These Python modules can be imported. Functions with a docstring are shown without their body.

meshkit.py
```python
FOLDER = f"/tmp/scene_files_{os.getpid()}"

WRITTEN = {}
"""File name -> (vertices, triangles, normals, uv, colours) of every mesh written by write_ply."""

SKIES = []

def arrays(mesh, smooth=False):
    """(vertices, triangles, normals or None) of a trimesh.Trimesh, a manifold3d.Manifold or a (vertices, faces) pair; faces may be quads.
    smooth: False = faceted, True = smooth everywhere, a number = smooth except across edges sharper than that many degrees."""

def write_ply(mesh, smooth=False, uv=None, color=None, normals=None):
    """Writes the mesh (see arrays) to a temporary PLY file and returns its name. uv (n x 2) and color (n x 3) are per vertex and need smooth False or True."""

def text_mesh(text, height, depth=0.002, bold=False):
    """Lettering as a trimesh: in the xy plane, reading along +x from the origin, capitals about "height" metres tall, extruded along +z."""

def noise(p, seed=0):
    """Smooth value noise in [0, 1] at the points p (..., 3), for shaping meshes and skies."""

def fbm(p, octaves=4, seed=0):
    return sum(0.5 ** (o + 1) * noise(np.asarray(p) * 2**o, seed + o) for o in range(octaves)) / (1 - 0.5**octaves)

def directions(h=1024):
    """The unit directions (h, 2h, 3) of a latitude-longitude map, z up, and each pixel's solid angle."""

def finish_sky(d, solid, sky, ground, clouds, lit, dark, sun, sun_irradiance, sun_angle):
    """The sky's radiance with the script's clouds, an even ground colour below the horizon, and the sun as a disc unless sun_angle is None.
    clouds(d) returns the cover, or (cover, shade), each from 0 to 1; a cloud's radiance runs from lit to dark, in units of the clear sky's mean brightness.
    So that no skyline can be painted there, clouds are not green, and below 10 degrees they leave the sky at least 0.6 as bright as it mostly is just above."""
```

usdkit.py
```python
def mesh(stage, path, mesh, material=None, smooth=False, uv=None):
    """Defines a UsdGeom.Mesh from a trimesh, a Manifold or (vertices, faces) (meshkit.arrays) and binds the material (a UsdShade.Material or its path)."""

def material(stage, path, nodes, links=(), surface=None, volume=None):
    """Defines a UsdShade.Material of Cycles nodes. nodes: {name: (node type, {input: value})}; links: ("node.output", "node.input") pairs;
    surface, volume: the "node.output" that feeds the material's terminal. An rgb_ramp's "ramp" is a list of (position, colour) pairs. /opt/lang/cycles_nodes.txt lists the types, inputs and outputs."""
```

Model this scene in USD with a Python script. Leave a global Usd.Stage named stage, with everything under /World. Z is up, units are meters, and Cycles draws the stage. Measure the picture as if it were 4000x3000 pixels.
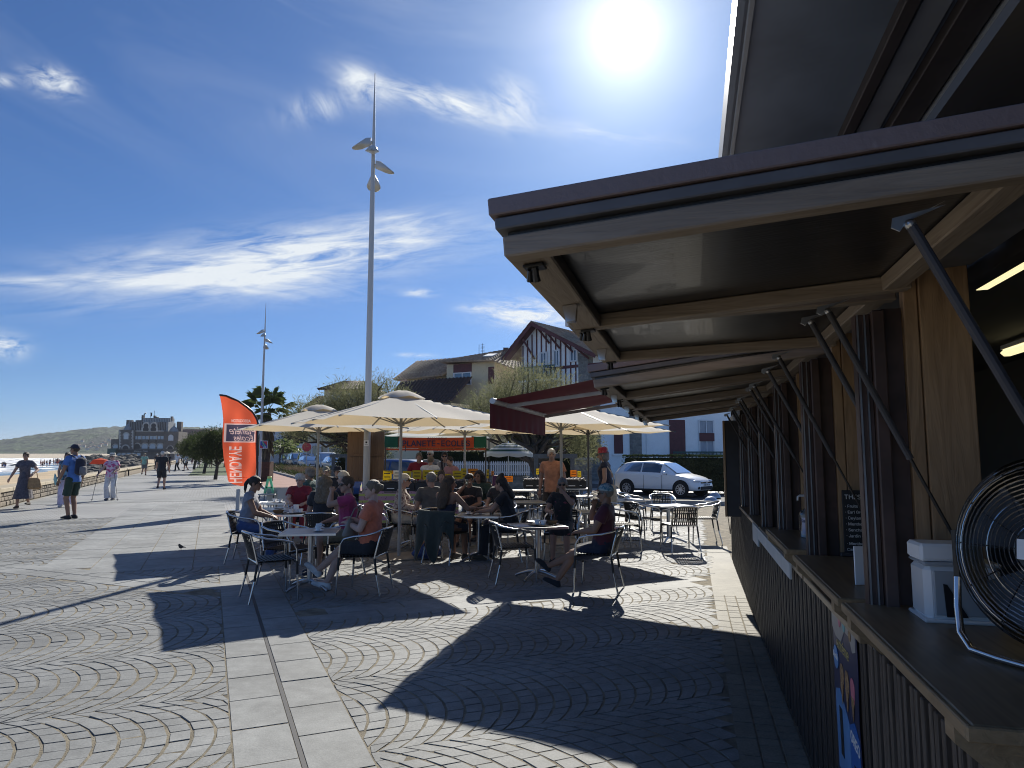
import math, random, colorsys
import numpy as np, trimesh, usdkit, meshkit
import manifold3d as m3
from shapely.geometry import Polygon, Point
from pxr import Usd, UsdGeom, UsdLux, UsdShade, Gf, Sdf, Vt

stage = Usd.Stage.CreateInMemory()
UsdGeom.SetStageUpAxis(stage, 'Z')
UsdGeom.SetStageMetersPerUnit(stage, 1.0)
UsdGeom.Xform.Define(stage, '/World')
UsdGeom.Scope.Define(stage, '/World/Looks')

# ------------------------------------------------------------------ camera, sky, sun, exposure
EYE, PITCH, FPX = 1.6, math.atan(278 / 2700.), 2700.
cam = UsdGeom.Camera.Define(stage, '/World/camera')
cam.CreateHorizontalApertureAttr(36.0)
cam.CreateVerticalApertureAttr(27.0)
cam.CreateFocalLengthAttr(36.0 * FPX / 4000.)
cam.CreateClippingRangeAttr(Gf.Vec2f(0.05, 20000))
cam.AddTranslateOp().Set(Gf.Vec3d(0, 0, EYE))
cam.AddRotateXOp().Set(90 + math.degrees(PITCH))
cam.CreateExposureAttr(0.55)
SUN_AZ, SUN_EL = math.radians(9.83), math.radians(32.3)
SUN = np.array([math.sin(SUN_AZ) * math.cos(SUN_EL), math.cos(SUN_AZ) * math.cos(SUN_EL), math.sin(SUN_EL)])
SKY_STRENGTH = 0.075
sun = UsdLux.DistantLight.Define(stage, '/World/sun')
sun.CreateIntensityAttr(1.25)
sun.CreateAngleAttr(0.53)
sun.CreateNormalizeAttr(True)
sun.CreateColorAttr(Gf.Vec3f(1.0, 0.95, 0.86))
sun.AddRotateZOp().Set(-math.degrees(SUN_AZ))
sun.AddRotateXOp().Set(-(90 - math.degrees(SUN_EL)))


def cam_ray(px, py):
    c, s = math.cos(PITCH), math.sin(PITCH)
    x, y = (px - 2000) / FPX, -(py - 1500) / FPX
    return np.array([x, c - y * s, y * c + s])


def sky_material():
    """Physical sky, wispy clouds from noise, and the bright air around the sun."""
    nodes = {'g': ('texture_coordinate', {}), 'sky': ('sky_texture', dict(sky_type='single_scattering', sun_disc=False, sun_elevation=SUN_EL, sun_rotation=SUN_AZ, altitude=0.0, air_density=1.0, aerosol_density=0.35, ozone_density=3.5)),
             'nv': ('vector_math', dict(math_type='normalize'))}
    links = [('g.generated', 'nv.vector1')]
    n = [0]

    def node(kind, ins=None, **cons):
        n[0] += 1
        k = f'n{n[0]}'
        nodes[k] = (kind, ins or {})
        for sock, src in cons.items():
            links.append((src, f'{k}.{sock}'))
        return k

    def mth(op, a, b=None, v2=0.5, clamp=False):
        k = node('math', dict(math_type=op, value2=v2, use_clamp=clamp))
        links.append((a, f'{k}.value1'))
        if b:
            links.append((b, f'{k}.value2'))
        return k + '.value'

    def dot(vec):
        k = node('vector_math', dict(math_type='dot_product', vector2=vec), vector1='nv.vector')
        return k + '.value'
    # warp: stretched noise
    def cloud_noise(e1, e2, sx, sy, detail, seed, dist=0.6):
        a, b = dot(e1), dot(e2)
        a, b = mth('multiply', a, v2=sx), mth('multiply', b, v2=sy)
        c = node('combine_xyz', dict(z=seed), x=a, y=b)
        t = node('noise_texture', dict(scale=1.0, detail=detail, roughness=0.62, distortion=dist), vector=c + '.vector')
        return t + '.fac'
    total = None
    # (centre px, centre py, half length px, half width px, slope (dy/dx), strength, noise x, noise y)
    blobs = [(1130, 1010, 560, 95, -0.13, 1.25, 9, 55), (560, 1090, 620, 26, -0.03, 0.75, 6, 60), (1500, 880, 230, 40, -0.14, 0.55, 9, 60), (930, 1085, 400, 65, 0.1, 0.62, 9, 50),
             (1740, 400, 240, 45, 0.27, 0.95, 12, 46), (1420, 330, 110, 60, 0.45, 0.75, 16, 40), (2000, 400, 90, 75, 0.9, 0.75, 16, 40), (1240, 420, 50, 130, 3.0, 0.4, 14, 30),
             (205, 320, 78, 44, 0.2, .95, 34, 70), (15, 1350, 70, 42, 0.1, 1.1, 24, 55), (2060, 1225, 170, 50, 0.06, 1.2, 20, 70), (1860, 1205, 60, 10, 0.0, 0.9, 20, 70),
             (1640, 1143, 60, 14, 0.02, 0.8, 20, 60), (1630, 1388, 60, 8, 0.03, 0.7, 20, 60), (2350, 520, 260, 30, 0.12, 0.35, 9, 40), (10, 315, 40, 20, 0.1, 0.8, 20, 50)]
    for i, (px, py, a, b, sl, st, sx, sy) in enumerate(blobs):
        c = cam_ray(px, py); c /= np.linalg.norm(c)
        k = math.hypot(1, sl)
        e1 = cam_ray(px + 10 / k, py + 10 * sl / k) - cam_ray(px, py)
        e1 -= c * (e1 @ c); e1 /= np.linalg.norm(e1)
        e2 = np.cross(c, e1)
        cl = (FPX ** 2 + (px - 2000) ** 2 + (py - 1500) ** 2) ** .5
        nz = cloud_noise(e1, e2, sx, sy, 7, 3.1 * i)
        u = mth('subtract', dot(e1 * cl / a), v2=0.0)
        w = mth('subtract', dot(e2 * cl / b), v2=0.0)
        u, w = mth('multiply', u, u), mth('multiply', w, w)
        r = mth('add', u, w)
        g = mth('exponent', mth('multiply', r, v2=-1.0))
        front = mth('greater_than', dot(c), v2=0.3)
        g = mth('multiply', g, front)
        # density = clamp(g * (noise - .32) * 3 * strength)
        d = mth('multiply', mth('subtract', nz, v2=0.36), g)
        d = mth('multiply', d, v2=4.6 * st, clamp=True)
        total = d if total is None else mth('add', total, d, clamp=True)
    # thin high veil, everywhere in the upper sky
    vn = cloud_noise(np.array([1., .3, 0]), np.array([0, 1., 2.]), 1.6, 4.5, 5, 40., 1.2)
    hz = node('separate_xyz', {}, vector='nv.vector')
    up = node('map_range', dict(range_type='smoothstep', from_min=0.22, from_max=0.62, to_min=0, to_max=1, clamp=True), value=hz + '.z')
    veil = mth('multiply', mth('subtract', vn, v2=0.40), up + '.result')
    veil = mth('multiply', veil, v2=.5, clamp=True)
    total = mth('add', total, veil, clamp=True)
    # bright air round the sun
    ds = dot(SUN)
    ang = mth('arccosine', mth('minimum', ds, v2=0.999999))
    core = node('map_range', dict(range_type='smoothstep', from_min=0.003, from_max=0.042, to_min=1, to_max=0, clamp=True), value=ang)
    g1 = mth('exponent', mth('multiply', ang, v2=-20.0))
    g2 = mth('exponent', mth('multiply', ang, v2=-5.0))
    glow = mth('add', mth('multiply', core + '.result', v2=20.0), mth('add', mth('multiply', g1, v2=13.0), mth('multiply', g2, v2=1.1)))
    gcol = node('vector_math', dict(math_type='scale', vector1=(1.0, 0.97, 0.93)), scale=glow)
    tint = node('rgb_ramp', dict(ramp=[(0.0, (0.40, 0.58, 1.02)), (0.10, (0.33, 0.49, 0.78)), (0.30, (0.32, 0.50, 0.75)), (1.0, (0.32, 0.51, 0.76))]), fac=hz + '.z')
    hs = node('mix_color', dict(blend_type='multiply', fac=1.0, use_clamp=False), a='sky.color', b=tint + '.color')
    cc = node('mix_color', dict(blend_type='mix', b=(7.2, 7.7, 8.2), use_clamp=False), a=hs + '.result')
    links.append((total, f'{cc}.fac'))
    ad = node('vector_math', dict(math_type='add'), vector1=cc + '.result', vector2=gcol + '.vector')
    nodes['bg'] = ('background_shader', dict(strength=SKY_STRENGTH))
    links.append((ad + '.vector', 'bg.color'))
    return usdkit.material(stage, '/World/Looks/sky', nodes, links, surface='bg.background')


sky = UsdLux.DomeLight.Define(stage, '/World/sky')
UsdShade.MaterialBindingAPI.Apply(sky.GetPrim()).Bind(sky_material())

# ------------------------------------------------------------------ helpers
RNG = np.random.default_rng(7)
EYEP = np.array([0, 0, EYE])


def gp(px, py, z=0.0):                     # where the line of sight meets height z
    r = cam_ray(px, py)
    return EYEP + (z - EYE) / r[2] * r


def dp(px, py, d):                         # the point at distance d along the view
    r = cam_ray(px, py)
    return EYEP + d / r[1] * r


def rotz(a):
    c, s = math.cos(a), math.sin(a)
    return np.array([[c, -s, 0], [s, c, 0], [0, 0, 1.0]])


def unit(v):
    v = np.asarray(v, float)
    return v / max(np.linalg.norm(v), 1e-12)


def frame(d, up=(0, 0, 1)):
    d = unit(d)
    x = np.cross(up, d)
    if np.linalg.norm(x) < 1e-4:
        x = np.cross((1, 0, 0), d)
    x = unit(x)
    return np.stack([x, np.cross(d, x), d], 1)     # columns: side, up-ish, along


class B:
    """Collects simple shapes; ends as one mesh."""
    def __init__(s):
        s.v, s.f, s.n = [], [], 0

    def add(s, v, f):
        v, f = np.asarray(v, float).reshape(-1, 3), np.asarray(f, int)
        if f.shape[1] == 4:
            f = np.vstack([f[:, [0, 1, 2]], f[:, [0, 2, 3]]])
        s.v.append(v); s.f.append(f + s.n); s.n += len(v)
        return s

    def tm(s, m):
        return s.add(m.vertices, m.faces)

    def man(s, m):
        q = m.to_mesh()
        return s.add(q.vert_properties[:, :3], q.tri_verts)

    def box(s, c, size, R=None, ch=0.0):
        hx, hy, hz = np.asarray(size, float) / 2
        if ch <= 0:
            v = np.array([[x, y, z] for x in (-hx, hx) for y in (-hy, hy) for z in (-hz, hz)])
            f = [[0, 1, 3, 2], [4, 6, 7, 5], [0, 4, 5, 1], [2, 3, 7, 6], [0, 2, 6, 4], [1, 5, 7, 3]]
        else:
            ch = min(ch, hx * .9, hy * .9, hz * .9)
            p = []
            for x in (-1, 1):
                for y in (-1, 1):
                    for z in (-1, 1):
                        p += [[x * hx, y * (hy - ch), z * (hz - ch)], [x * (hx - ch), y * hy, z * (hz - ch)], [x * (hx - ch), y * (hy - ch), z * hz]]
            q = m3.Manifold.hull_points(np.array(p)).to_mesh()
            v, f = q.vert_properties[:, :3].astype(float), q.tri_verts
        if R is not None:
            v = v @ np.asarray(R).T
        return s.add(v + np.asarray(c, float), f)

    def bar(s, p, q, w, h, up=(0, 0, 1), ch=0.0):
        p, q = np.asarray(p, float), np.asarray(q, float)
        return s.box((p + q) / 2, (w, h, np.linalg.norm(q - p)), frame(q - p, up), ch)

    def tube(s, pts, r, n=8, closed=False, caps=True):
        pts = np.asarray(pts, float)
        m = len(pts)
        r = np.broadcast_to(np.asarray(r, float), (m,))
        t = np.zeros_like(pts)
        if closed:
            t = np.roll(pts, -1, 0) - np.roll(pts, 1, 0)
        else:
            t[1:-1] = pts[2:] - pts[:-2]; t[0] = pts[1] - pts[0]; t[-1] = pts[-1] - pts[-2]
        R = frame(t[0])
        x = R[:, 0]
        a = np.arange(n) / n * 2 * np.pi
        v = []
        for i in range(m):
            d = unit(t[i]); x = unit(x - d * (x @ d)); y = np.cross(d, x)
            v.append(pts[i] + r[i] * (np.cos(a)[:, None] * x + np.sin(a)[:, None] * y))
        v = np.vstack(v)
        f = []
        k = np.arange(n); k2 = (k + 1) % n
        for i in range(m if closed else m - 1):
            j = (i + 1) % m
            f.append(np.stack([i * n + k, i * n + k2, j * n + k2, j * n + k], 1))
        f = np.vstack(f)
        f = np.vstack([f[:, [0, 1, 2]], f[:, [0, 2, 3]]])
        if caps and not closed:
            c0, c1 = len(v), len(v) + 1
            v = np.vstack([v, pts[:1], pts[-1:]])
            f = np.vstack([f, np.stack([np.full(n, c0), k2, k], 1), np.stack([np.full(n, c1), (m - 1) * n + k, (m - 1) * n + k2], 1)])
        return s.add(v, f)

    def lathe(s, prof, n=24, c=(0, 0, 0), R=None):
        prof = np.asarray(prof, float)
        a = np.arange(n) / n * 2 * np.pi
        v = np.stack([np.outer(prof[:, 0], np.cos(a)), np.outer(prof[:, 0], np.sin(a)), np.repeat(prof[:, 1:2], n, 1)], -1).reshape(-1, 3)
        k = np.arange(n); k2 = (k + 1) % n
        f = np.vstack([np.stack([i * n + k, i * n + k2, (i + 1) * n + k2, (i + 1) * n + k], 1) for i in range(len(prof) - 1)])
        if R is not None:
            v = v @ np.asarray(R).T
        return s.add(v + np.asarray(c, float), f)

    def ell(s, c, r, sub=2, R=None):
        m = ICO[sub]
        v = m[0] * np.asarray(r, float)
        if R is not None:
            v = v @ np.asarray(R).T
        return s.add(v + np.asarray(c, float), m[1])

    def prism(s, poly, h, M=None, o=(0, 0, 0)):
        """poly in local xy, extruded along local z by h; M columns = local axes."""
        if not isinstance(poly, Polygon):
            poly = Polygon(poly)
        for g in getattr(poly, 'geoms', [poly]):
            m = trimesh.creation.extrude_polygon(g, h, engine='earcut')
            v = np.array(m.vertices)
            if M is not None:
                v = v @ np.asarray(M, float).T
            f = m.faces
            if M is not None and np.linalg.det(M) < 0:
                f = f[:, ::-1]
            s.add(v + np.asarray(o, float), f)
        return s

    def quad(s, a, b, c, d):
        return s.add([a, b, c, d], [[0, 1, 2, 3]])

    def grid(s, P):
        """P: (m, n, 3) lattice of points."""
        m, n = P.shape[:2]
        i = np.arange(m * n).reshape(m, n)
        return s.add(P.reshape(-1, 3), np.stack([i[:-1, :-1], i[:-1, 1:], i[1:, 1:], i[1:, :-1]], -1).reshape(-1, 4))

    def text(s, txt, h, o, ex, ey, depth=0.002, bold=False, mirror=False, center=True):
        m = meshkit.text_mesh(txt, h, depth, bold)
        v = np.array(m.vertices)
        if center:
            v[:, 0] -= (v[:, 0].min() + v[:, 0].max()) / 2
        if mirror:
            v[:, 0] *= -1
        ex, ey = unit(ex), unit(ey)
        ez = np.cross(ex, ey)
        f = m.faces[:, ::-1] if mirror else m.faces
        return s.add(v[:, :1] * ex + v[:, 1:2] * ey + v[:, 2:] * ez + np.asarray(o, float), f)

    def arr(s):
        return np.vstack(s.v), np.vstack(s.f)

    def xf(s, R=None, t=(0, 0, 0), sc=1.0):
        v, f = s.arr()
        v = v * sc
        if R is not None:
            v = v @ np.asarray(R).T
        s.v, s.f, s.n = [v + np.asarray(t, float)], [f], len(v)
        return s


ICO = {k: (np.array(m.vertices), np.array(m.faces)) for k, m in ((k, trimesh.creation.icosphere(k)) for k in (0, 1, 2, 3))}
USED = {}


def numbered(parent, name):
    k = (parent, name)
    USED[k] = USED.get(k, -1) + 1
    return f'{parent}/{name}' + (f'_{USED[k]:03d}' if USED[k] else '')


def tag(prim, label=None, cat=None, group=None, kind=None):
    for k, v in (('label', label), ('category', cat), ('group', group), ('kind', kind)):
        if v:
            prim.SetCustomDataByKey(k, v)
    return prim


def put(path, b, mat, smooth=False):
    v, f = b.arr() if isinstance(b, B) else (np.asarray(b[0], float), np.asarray(b[1], int))
    return usdkit.mesh(stage, path, (v, f), MAT(mat), smooth).GetPrim()


class Thing:
    def __init__(s, name, label, cat, loc=(0, 0, 0), rz=0.0, group=None, kind=None, scale=1.0):
        s.path = numbered('/World', name)
        x = UsdGeom.Xform.Define(stage, s.path)
        s.loc, s.rz, s.scale = np.asarray(loc, float), rz, scale
        x.AddTranslateOp().Set(Gf.Vec3d(*map(float, s.loc)))
        x.AddRotateZOp().Set(math.degrees(rz))
        x.AddScaleOp().Set(Gf.Vec3f(scale, scale, scale))
        s.prim = tag(x.GetPrim(), label, cat, group, kind)
        s.name = name

    def part(s, name, b, mat, parent=None, smooth=False, world=False, label=None, kind=None):
        if world:
            v, f = b.arr()
            b = ((v - s.loc) @ rotz(s.rz) / s.scale, f)
        path = numbered(parent or s.path, name)
        tag(put(path, b, mat, smooth), label, kind=kind)
        return path

    def copy(s, loc, rz=0.0, label=None, group=None, scale=1.0):
        path = numbered('/World', s.name)
        x = UsdGeom.Xform.Define(stage, path)
        x.GetPrim().GetReferences().AddInternalReference(s.path)
        x.GetPrim().GetAttribute('xformOp:translate').Set(Gf.Vec3d(*map(float, loc)))
        x.GetPrim().GetAttribute('xformOp:rotateZ').Set(math.degrees(rz))
        x.GetPrim().GetAttribute('xformOp:scale').Set(Gf.Vec3f(scale, scale, scale))
        x.GetPrim().SetInstanceable(True)
        tag(x.GetPrim(), label, group=group)
        return path


def solo(name, b, mat, label, cat, group=None, kind=None, smooth=False):
    """A thing that is one mesh."""
    p = numbered('/World', name)
    return tag(put(p, b, mat, smooth), label, cat, group, kind)


def struct(name, b, mat, smooth=False, kind='structure', parent='/World'):
    p = numbered(parent, name)
    tag(put(p, b, mat, smooth), kind=kind if parent == '/World' else None)
    return p


MATS = {}


def MAT(m):
    return MATS[m] if isinstance(m, str) else m


def mat(name, col, rough=0.6, metal=0.0, var=0.0, vscale=3.0, bump=0.0, bscale=40.0, spec=0.5, island=0.0, stretch=None, sheen=0.0, transl=0.0, coat=0.0, obj=True, tcol=None, col2=None, ramp=(0.35, 0.65), detail=4.0, emit=None, bdist=0.02, subs=0.0):
    """A principled material; var: darkening noise (or noise towards col2); island: random value per piece; stretch: axis scales of the noise; transl: light let through."""
    nodes = {'p': ('principled_bsdf', dict(base_color=tuple(col), roughness=rough, metallic=metal, specular_ior_level=spec, coat_weight=coat, sheen_weight=sheen))}
    links = []
    colsrc = None
    if var or bump or col2 is not None:
        nodes['tc'] = ('texture_coordinate', {}) if obj else ('geometry', {})
        nodes['mp'] = ('mapping', dict(scale=tuple(stretch) if stretch else (1, 1, 1)))
        links.append(('tc.object' if obj else 'tc.position', 'mp.vector'))
    if var or col2 is not None:
        c2 = tuple(col2) if col2 is not None else tuple(np.asarray(col) * (1 - var))
        nodes['nz'] = ('noise_texture', dict(scale=vscale, detail=detail, roughness=0.6, distortion=0.3))
        nodes['rp'] = ('rgb_ramp', dict(ramp=[(ramp[0], c2), (ramp[1], tuple(col))]))
        links += [('mp.vector', 'nz.vector'), ('nz.fac', 'rp.fac')]
        colsrc = 'rp.color'
    if island:
        nodes['ge'] = ('geometry', {})
        nodes['mr'] = ('map_range', dict(from_min=0, from_max=1, to_min=1 - island, to_max=1 + island * .6))
        nodes['hv'] = ('hsv', dict(color=tuple(col)))
        links += [('ge.random_per_island', 'mr.value'), ('mr.result', 'hv.value')]
        if colsrc:
            links.append((colsrc, 'hv.color'))
        colsrc = 'hv.color'
    if colsrc:
        links.append((colsrc, 'p.base_color'))
    if bump:
        nodes['bn'] = ('noise_texture', dict(scale=bscale, detail=5, roughness=0.6))
        nodes['bu'] = ('bump', dict(strength=bump, distance=bdist))
        links += [('mp.vector', 'bn.vector'), ('bn.fac', 'bu.height'), ('bu.normal', 'p.normal')]
    if emit:
        nodes['p'][1].update(emission_color=tuple(emit[:3]), emission_strength=emit[3])
    out = 'p.BSDF'
    if transl:
        nodes['t'] = ('translucent_bsdf', dict(color=tuple(np.clip(np.asarray(tcol or col) * 1.15, 0, 1))))
        nodes['m'] = ('mix_closure', dict(fac=transl))
        if colsrc and not tcol:
            links.append((colsrc, 't.color'))
        links += [('p.BSDF', 'm.closure1'), ('t.BSDF', 'm.closure2')]
        out = 'm.closure'
    MATS[name] = usdkit.material(stage, f'/World/Looks/{name}', nodes, links, surface=out)
    return name


def wood(name, c1, c2, stretch=(18, 18, 1.2), rough=0.62, bump=0.45, island=0.2):
    """Sawn timber: grain lines along one axis, knots, small relief."""
    nodes = {'tc': ('texture_coordinate', {}), 'mp': ('mapping', dict(scale=stretch)), 'n1': ('noise_texture', dict(scale=2.2, detail=7, roughness=0.65, distortion=1.6)),
             'n2': ('noise_texture', dict(scale=0.35, detail=2, roughness=0.5)), 'kv': ('voronoi_texture', dict(scale=0.55, randomness=1.0)),
             'kr': ('map_range', dict(range_type='smoothstep', from_min=0.02, from_max=0.12, to_min=0.25, to_max=1.0, clamp=True)),
             'rp': ('rgb_ramp', dict(ramp=[(0.30, c2), (0.48, tuple((np.array(c1) + np.array(c2)) / 2)), (0.68, c1)])),
             'ge': ('geometry', {}), 'mr': ('map_range', dict(from_min=0, from_max=1, to_min=1 - island, to_max=1 + island)),
             'mm': ('math', dict(math_type='multiply')), 'm3': ('map_range', dict(from_min=0.3, from_max=0.7, to_min=0.75, to_max=1.15)), 'm4': ('math', dict(math_type='multiply')),
             'hv': ('hsv', {}), 'bu': ('bump', dict(strength=bump, distance=0.01)), 'p': ('principled_bsdf', dict(roughness=rough))}
    links = [('tc.object', 'mp.vector'), ('mp.vector', 'n1.vector'), ('mp.vector', 'n2.vector'), ('mp.vector', 'kv.vector'), ('n1.fac', 'rp.fac'), ('rp.color', 'hv.color'), ('ge.random_per_island', 'mr.value'),
             ('kv.distance', 'kr.value'), ('mr.result', 'mm.value1'), ('kr.result', 'mm.value2'), ('n2.fac', 'm3.value'), ('mm.value', 'm4.value1'), ('m3.result', 'm4.value2'), ('m4.value', 'hv.value'), ('hv.color', 'p.base_color'), ('n1.fac', 'bu.height'), ('bu.normal', 'p.normal')]
    MATS[name] = usdkit.material(stage, f'/World/Looks/{name}', nodes, links, surface='p.BSDF')
    return name


def pane(name, tint=(0.55, 0.62, 0.66), refl=0.25, rough=0.02, dark=None):
    """Window glass: see-through, or in front of a dark room, with a mirror coat."""
    nodes = {'f': ('fresnel', dict(IOR=1.5)), 'mr': ('map_range', dict(from_min=0, from_max=1, to_min=refl * .25, to_max=1.0)), 'g': ('glossy_bsdf', dict(color=(.95, .95, .95), roughness=rough)), 'm': ('mix_closure', {})}
    links = [('f.fac', 'mr.value'), ('mr.result', 'm.fac'), ('g.BSDF', 'm.closure2')]
    if dark is None:
        nodes['t'] = ('transparent_bsdf', dict(color=tint)); links.append(('t.BSDF', 'm.closure1'))
    else:
        nodes['t'] = ('diffuse_bsdf', dict(color=dark)); links.append(('t.BSDF', 'm.closure1'))
    MATS[name] = usdkit.material(stage, f'/World/Looks/{name}', nodes, links, surface='m.closure')
    return name


def smooth_noise(v, f, amp, freq, seed=0):
    """Pushes vertices along their normals by noise."""
    m = trimesh.Trimesh(v, f, process=False)
    n = np.array(m.vertex_normals)
    d = meshkit.fbm(np.asarray(v) * freq + seed * 17.3, 3, seed) - 0.5
    return np.asarray(v) + n * (d * 2 * amp)[:, None], f


# frames: the kiosk runs along A, its front looks along N; the promenade runs along U, across it is W
KA = math.radians(14.5)
A, N = np.array([math.sin(KA), math.cos(KA), 0]), np.array([-math.cos(KA), math.sin(KA), 0])
UA = math.radians(23.5)
U, W = np.array([-math.sin(UA), math.cos(UA), 0]), np.array([math.cos(UA), math.sin(UA), 0])
UP = np.array([0, 0, 1.0])


def kw(n, a, z=0.0):
    return N * n + A * a + UP * z


def uw(u, v, z=0.0):
    return U * u + W * v + UP * z
# ------------------------------------------------------------------ materials of the ground
def paving_mat(name, c1, c2, rough=0.62, speck=0.0, island=0.30):
    nodes = {'tc': ('geometry', {}), 'n1': ('noise_texture', dict(scale=70.0, detail=4, roughness=0.7)), 'n2': ('noise_texture', dict(scale=0.9, detail=4, roughness=0.6)),
             'n3': ('noise_texture', dict(scale=9.0, detail=3, roughness=0.6)),
             'rp': ('rgb_ramp', dict(ramp=[(0.30, c2), (0.70, c1)])), 'mr': ('map_range', dict(from_min=0, from_max=1, to_min=1 - island, to_max=1 + island)),
             'm2': ('map_range', dict(from_min=0.32, from_max=0.68, to_min=0.70, to_max=1.14)), 'm5': ('map_range', dict(from_min=0.3, from_max=0.7, to_min=0.84, to_max=1.1)),
             'mm': ('math', dict(math_type='multiply')), 'm6': ('math', dict(math_type='multiply')), 'hv': ('hsv', {}), 'bu': ('bump', dict(strength=0.35, distance=0.004)), 'p': ('principled_bsdf', dict(roughness=.72, specular_ior_level=0.24))}
    links = [('tc.position', 'n1.vector'), ('tc.position', 'n2.vector'), ('tc.position', 'n3.vector'), ('n1.fac', 'rp.fac'), ('tc.random_per_island', 'mr.value'), ('n2.fac', 'm2.value'), ('n3.fac', 'm5.value'), ('mr.result', 'mm.value1'), ('m2.result', 'mm.value2'), ('mm.value', 'm6.value1'), ('m5.result', 'm6.value2'),
             ('m6.value', 'hv.value'), ('rp.color', 'hv.color'), ('hv.color', 'p.base_color'), ('n1.fac', 'bu.height'), ('bu.normal', 'p.normal')]
    MATS[name] = usdkit.material(stage, f'/World/Looks/{name}', nodes, links, surface='p.BSDF')


paving_mat('cobble_stone', (0.40, 0.412, 0.405), (0.285, 0.294, 0.29))
paving_mat('slab_stone', (0.33, 0.34, 0.332), (0.265, 0.272, 0.268), island=0.10)
paving_mat('edge_brick', (0.30, 0.285, 0.235), (0.20, 0.19, 0.155), island=0.15)
mat('joint_sand', (0.27, 0.235, 0.17), 0.95, var=0.5, vscale=6, bump=0.6, bscale=120, obj=False)
mat('iron_dark', (0.03, 0.03, 0.033), 0.6, var=0.3, vscale=30)
# far paving: rows of stones whose single pieces can no longer be told apart
nodes = {'g': ('geometry', {}), 'mp': ('mapping', dict(rotation=(0, 0, -UA))), 'br': ('brick_texture', dict(color1=(0.34, 0.345, 0.335), color2=(0.29, 0.295, 0.288), mortar=(0.15, 0.135, 0.11), scale=1.0, mortar_size=0.012, mortar_smooth=0.3, brick_width=0.22, row_height=0.13, bias=0.0)),
         'n2': ('noise_texture', dict(scale=0.35, detail=4, roughness=0.6)), 'm2': ('map_range', dict(from_min=0.3, from_max=0.7, to_min=0.82, to_max=1.12)), 'hv': ('hsv', {}), 'bu': ('bump', dict(strength=0.5, distance=0.012, invert=True)), 'p': ('principled_bsdf', dict(roughness=0.62, specular_ior_level=0.35))}
links = [('g.position', 'mp.vector'), ('mp.vector', 'br.vector'), ('g.position', 'n2.vector'), ('n2.fac', 'm2.value'), ('m2.result', 'hv.value'), ('br.color', 'hv.color'), ('hv.color', 'p.base_color'), ('br.fac', 'bu.height'), ('bu.normal', 'p.normal')]
MATS['far_paving'] = usdkit.material(stage, '/World/Looks/far_paving', nodes, links, surface='p.BSDF')
mat('asphalt', (0.055, 0.056, 0.058), 0.85, var=0.35, vscale=0.6, bump=0.3, bscale=60, obj=False)
mat('red_path', (0.30, 0.165, 0.13), 0.85, var=0.25, vscale=0.8, bump=0.2, bscale=60, obj=False)
mat('grass_green', (0.06, 0.10, 0.025), 0.9, var=0.5, vscale=1.5, obj=False)
mat('kerb_stone', (0.30, 0.30, 0.29), 0.8, var=0.2, vscale=2, obj=False)
mat('soil', (0.07, 0.055, 0.035), 0.95, var=0.4, vscale=4, obj=False)
mat('sand', (0.52, 0.40, 0.25), 0.95, var=0.25, vscale=0.15, bump=0.8, bscale=1.2, obj=False, bdist=0.2)

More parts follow.
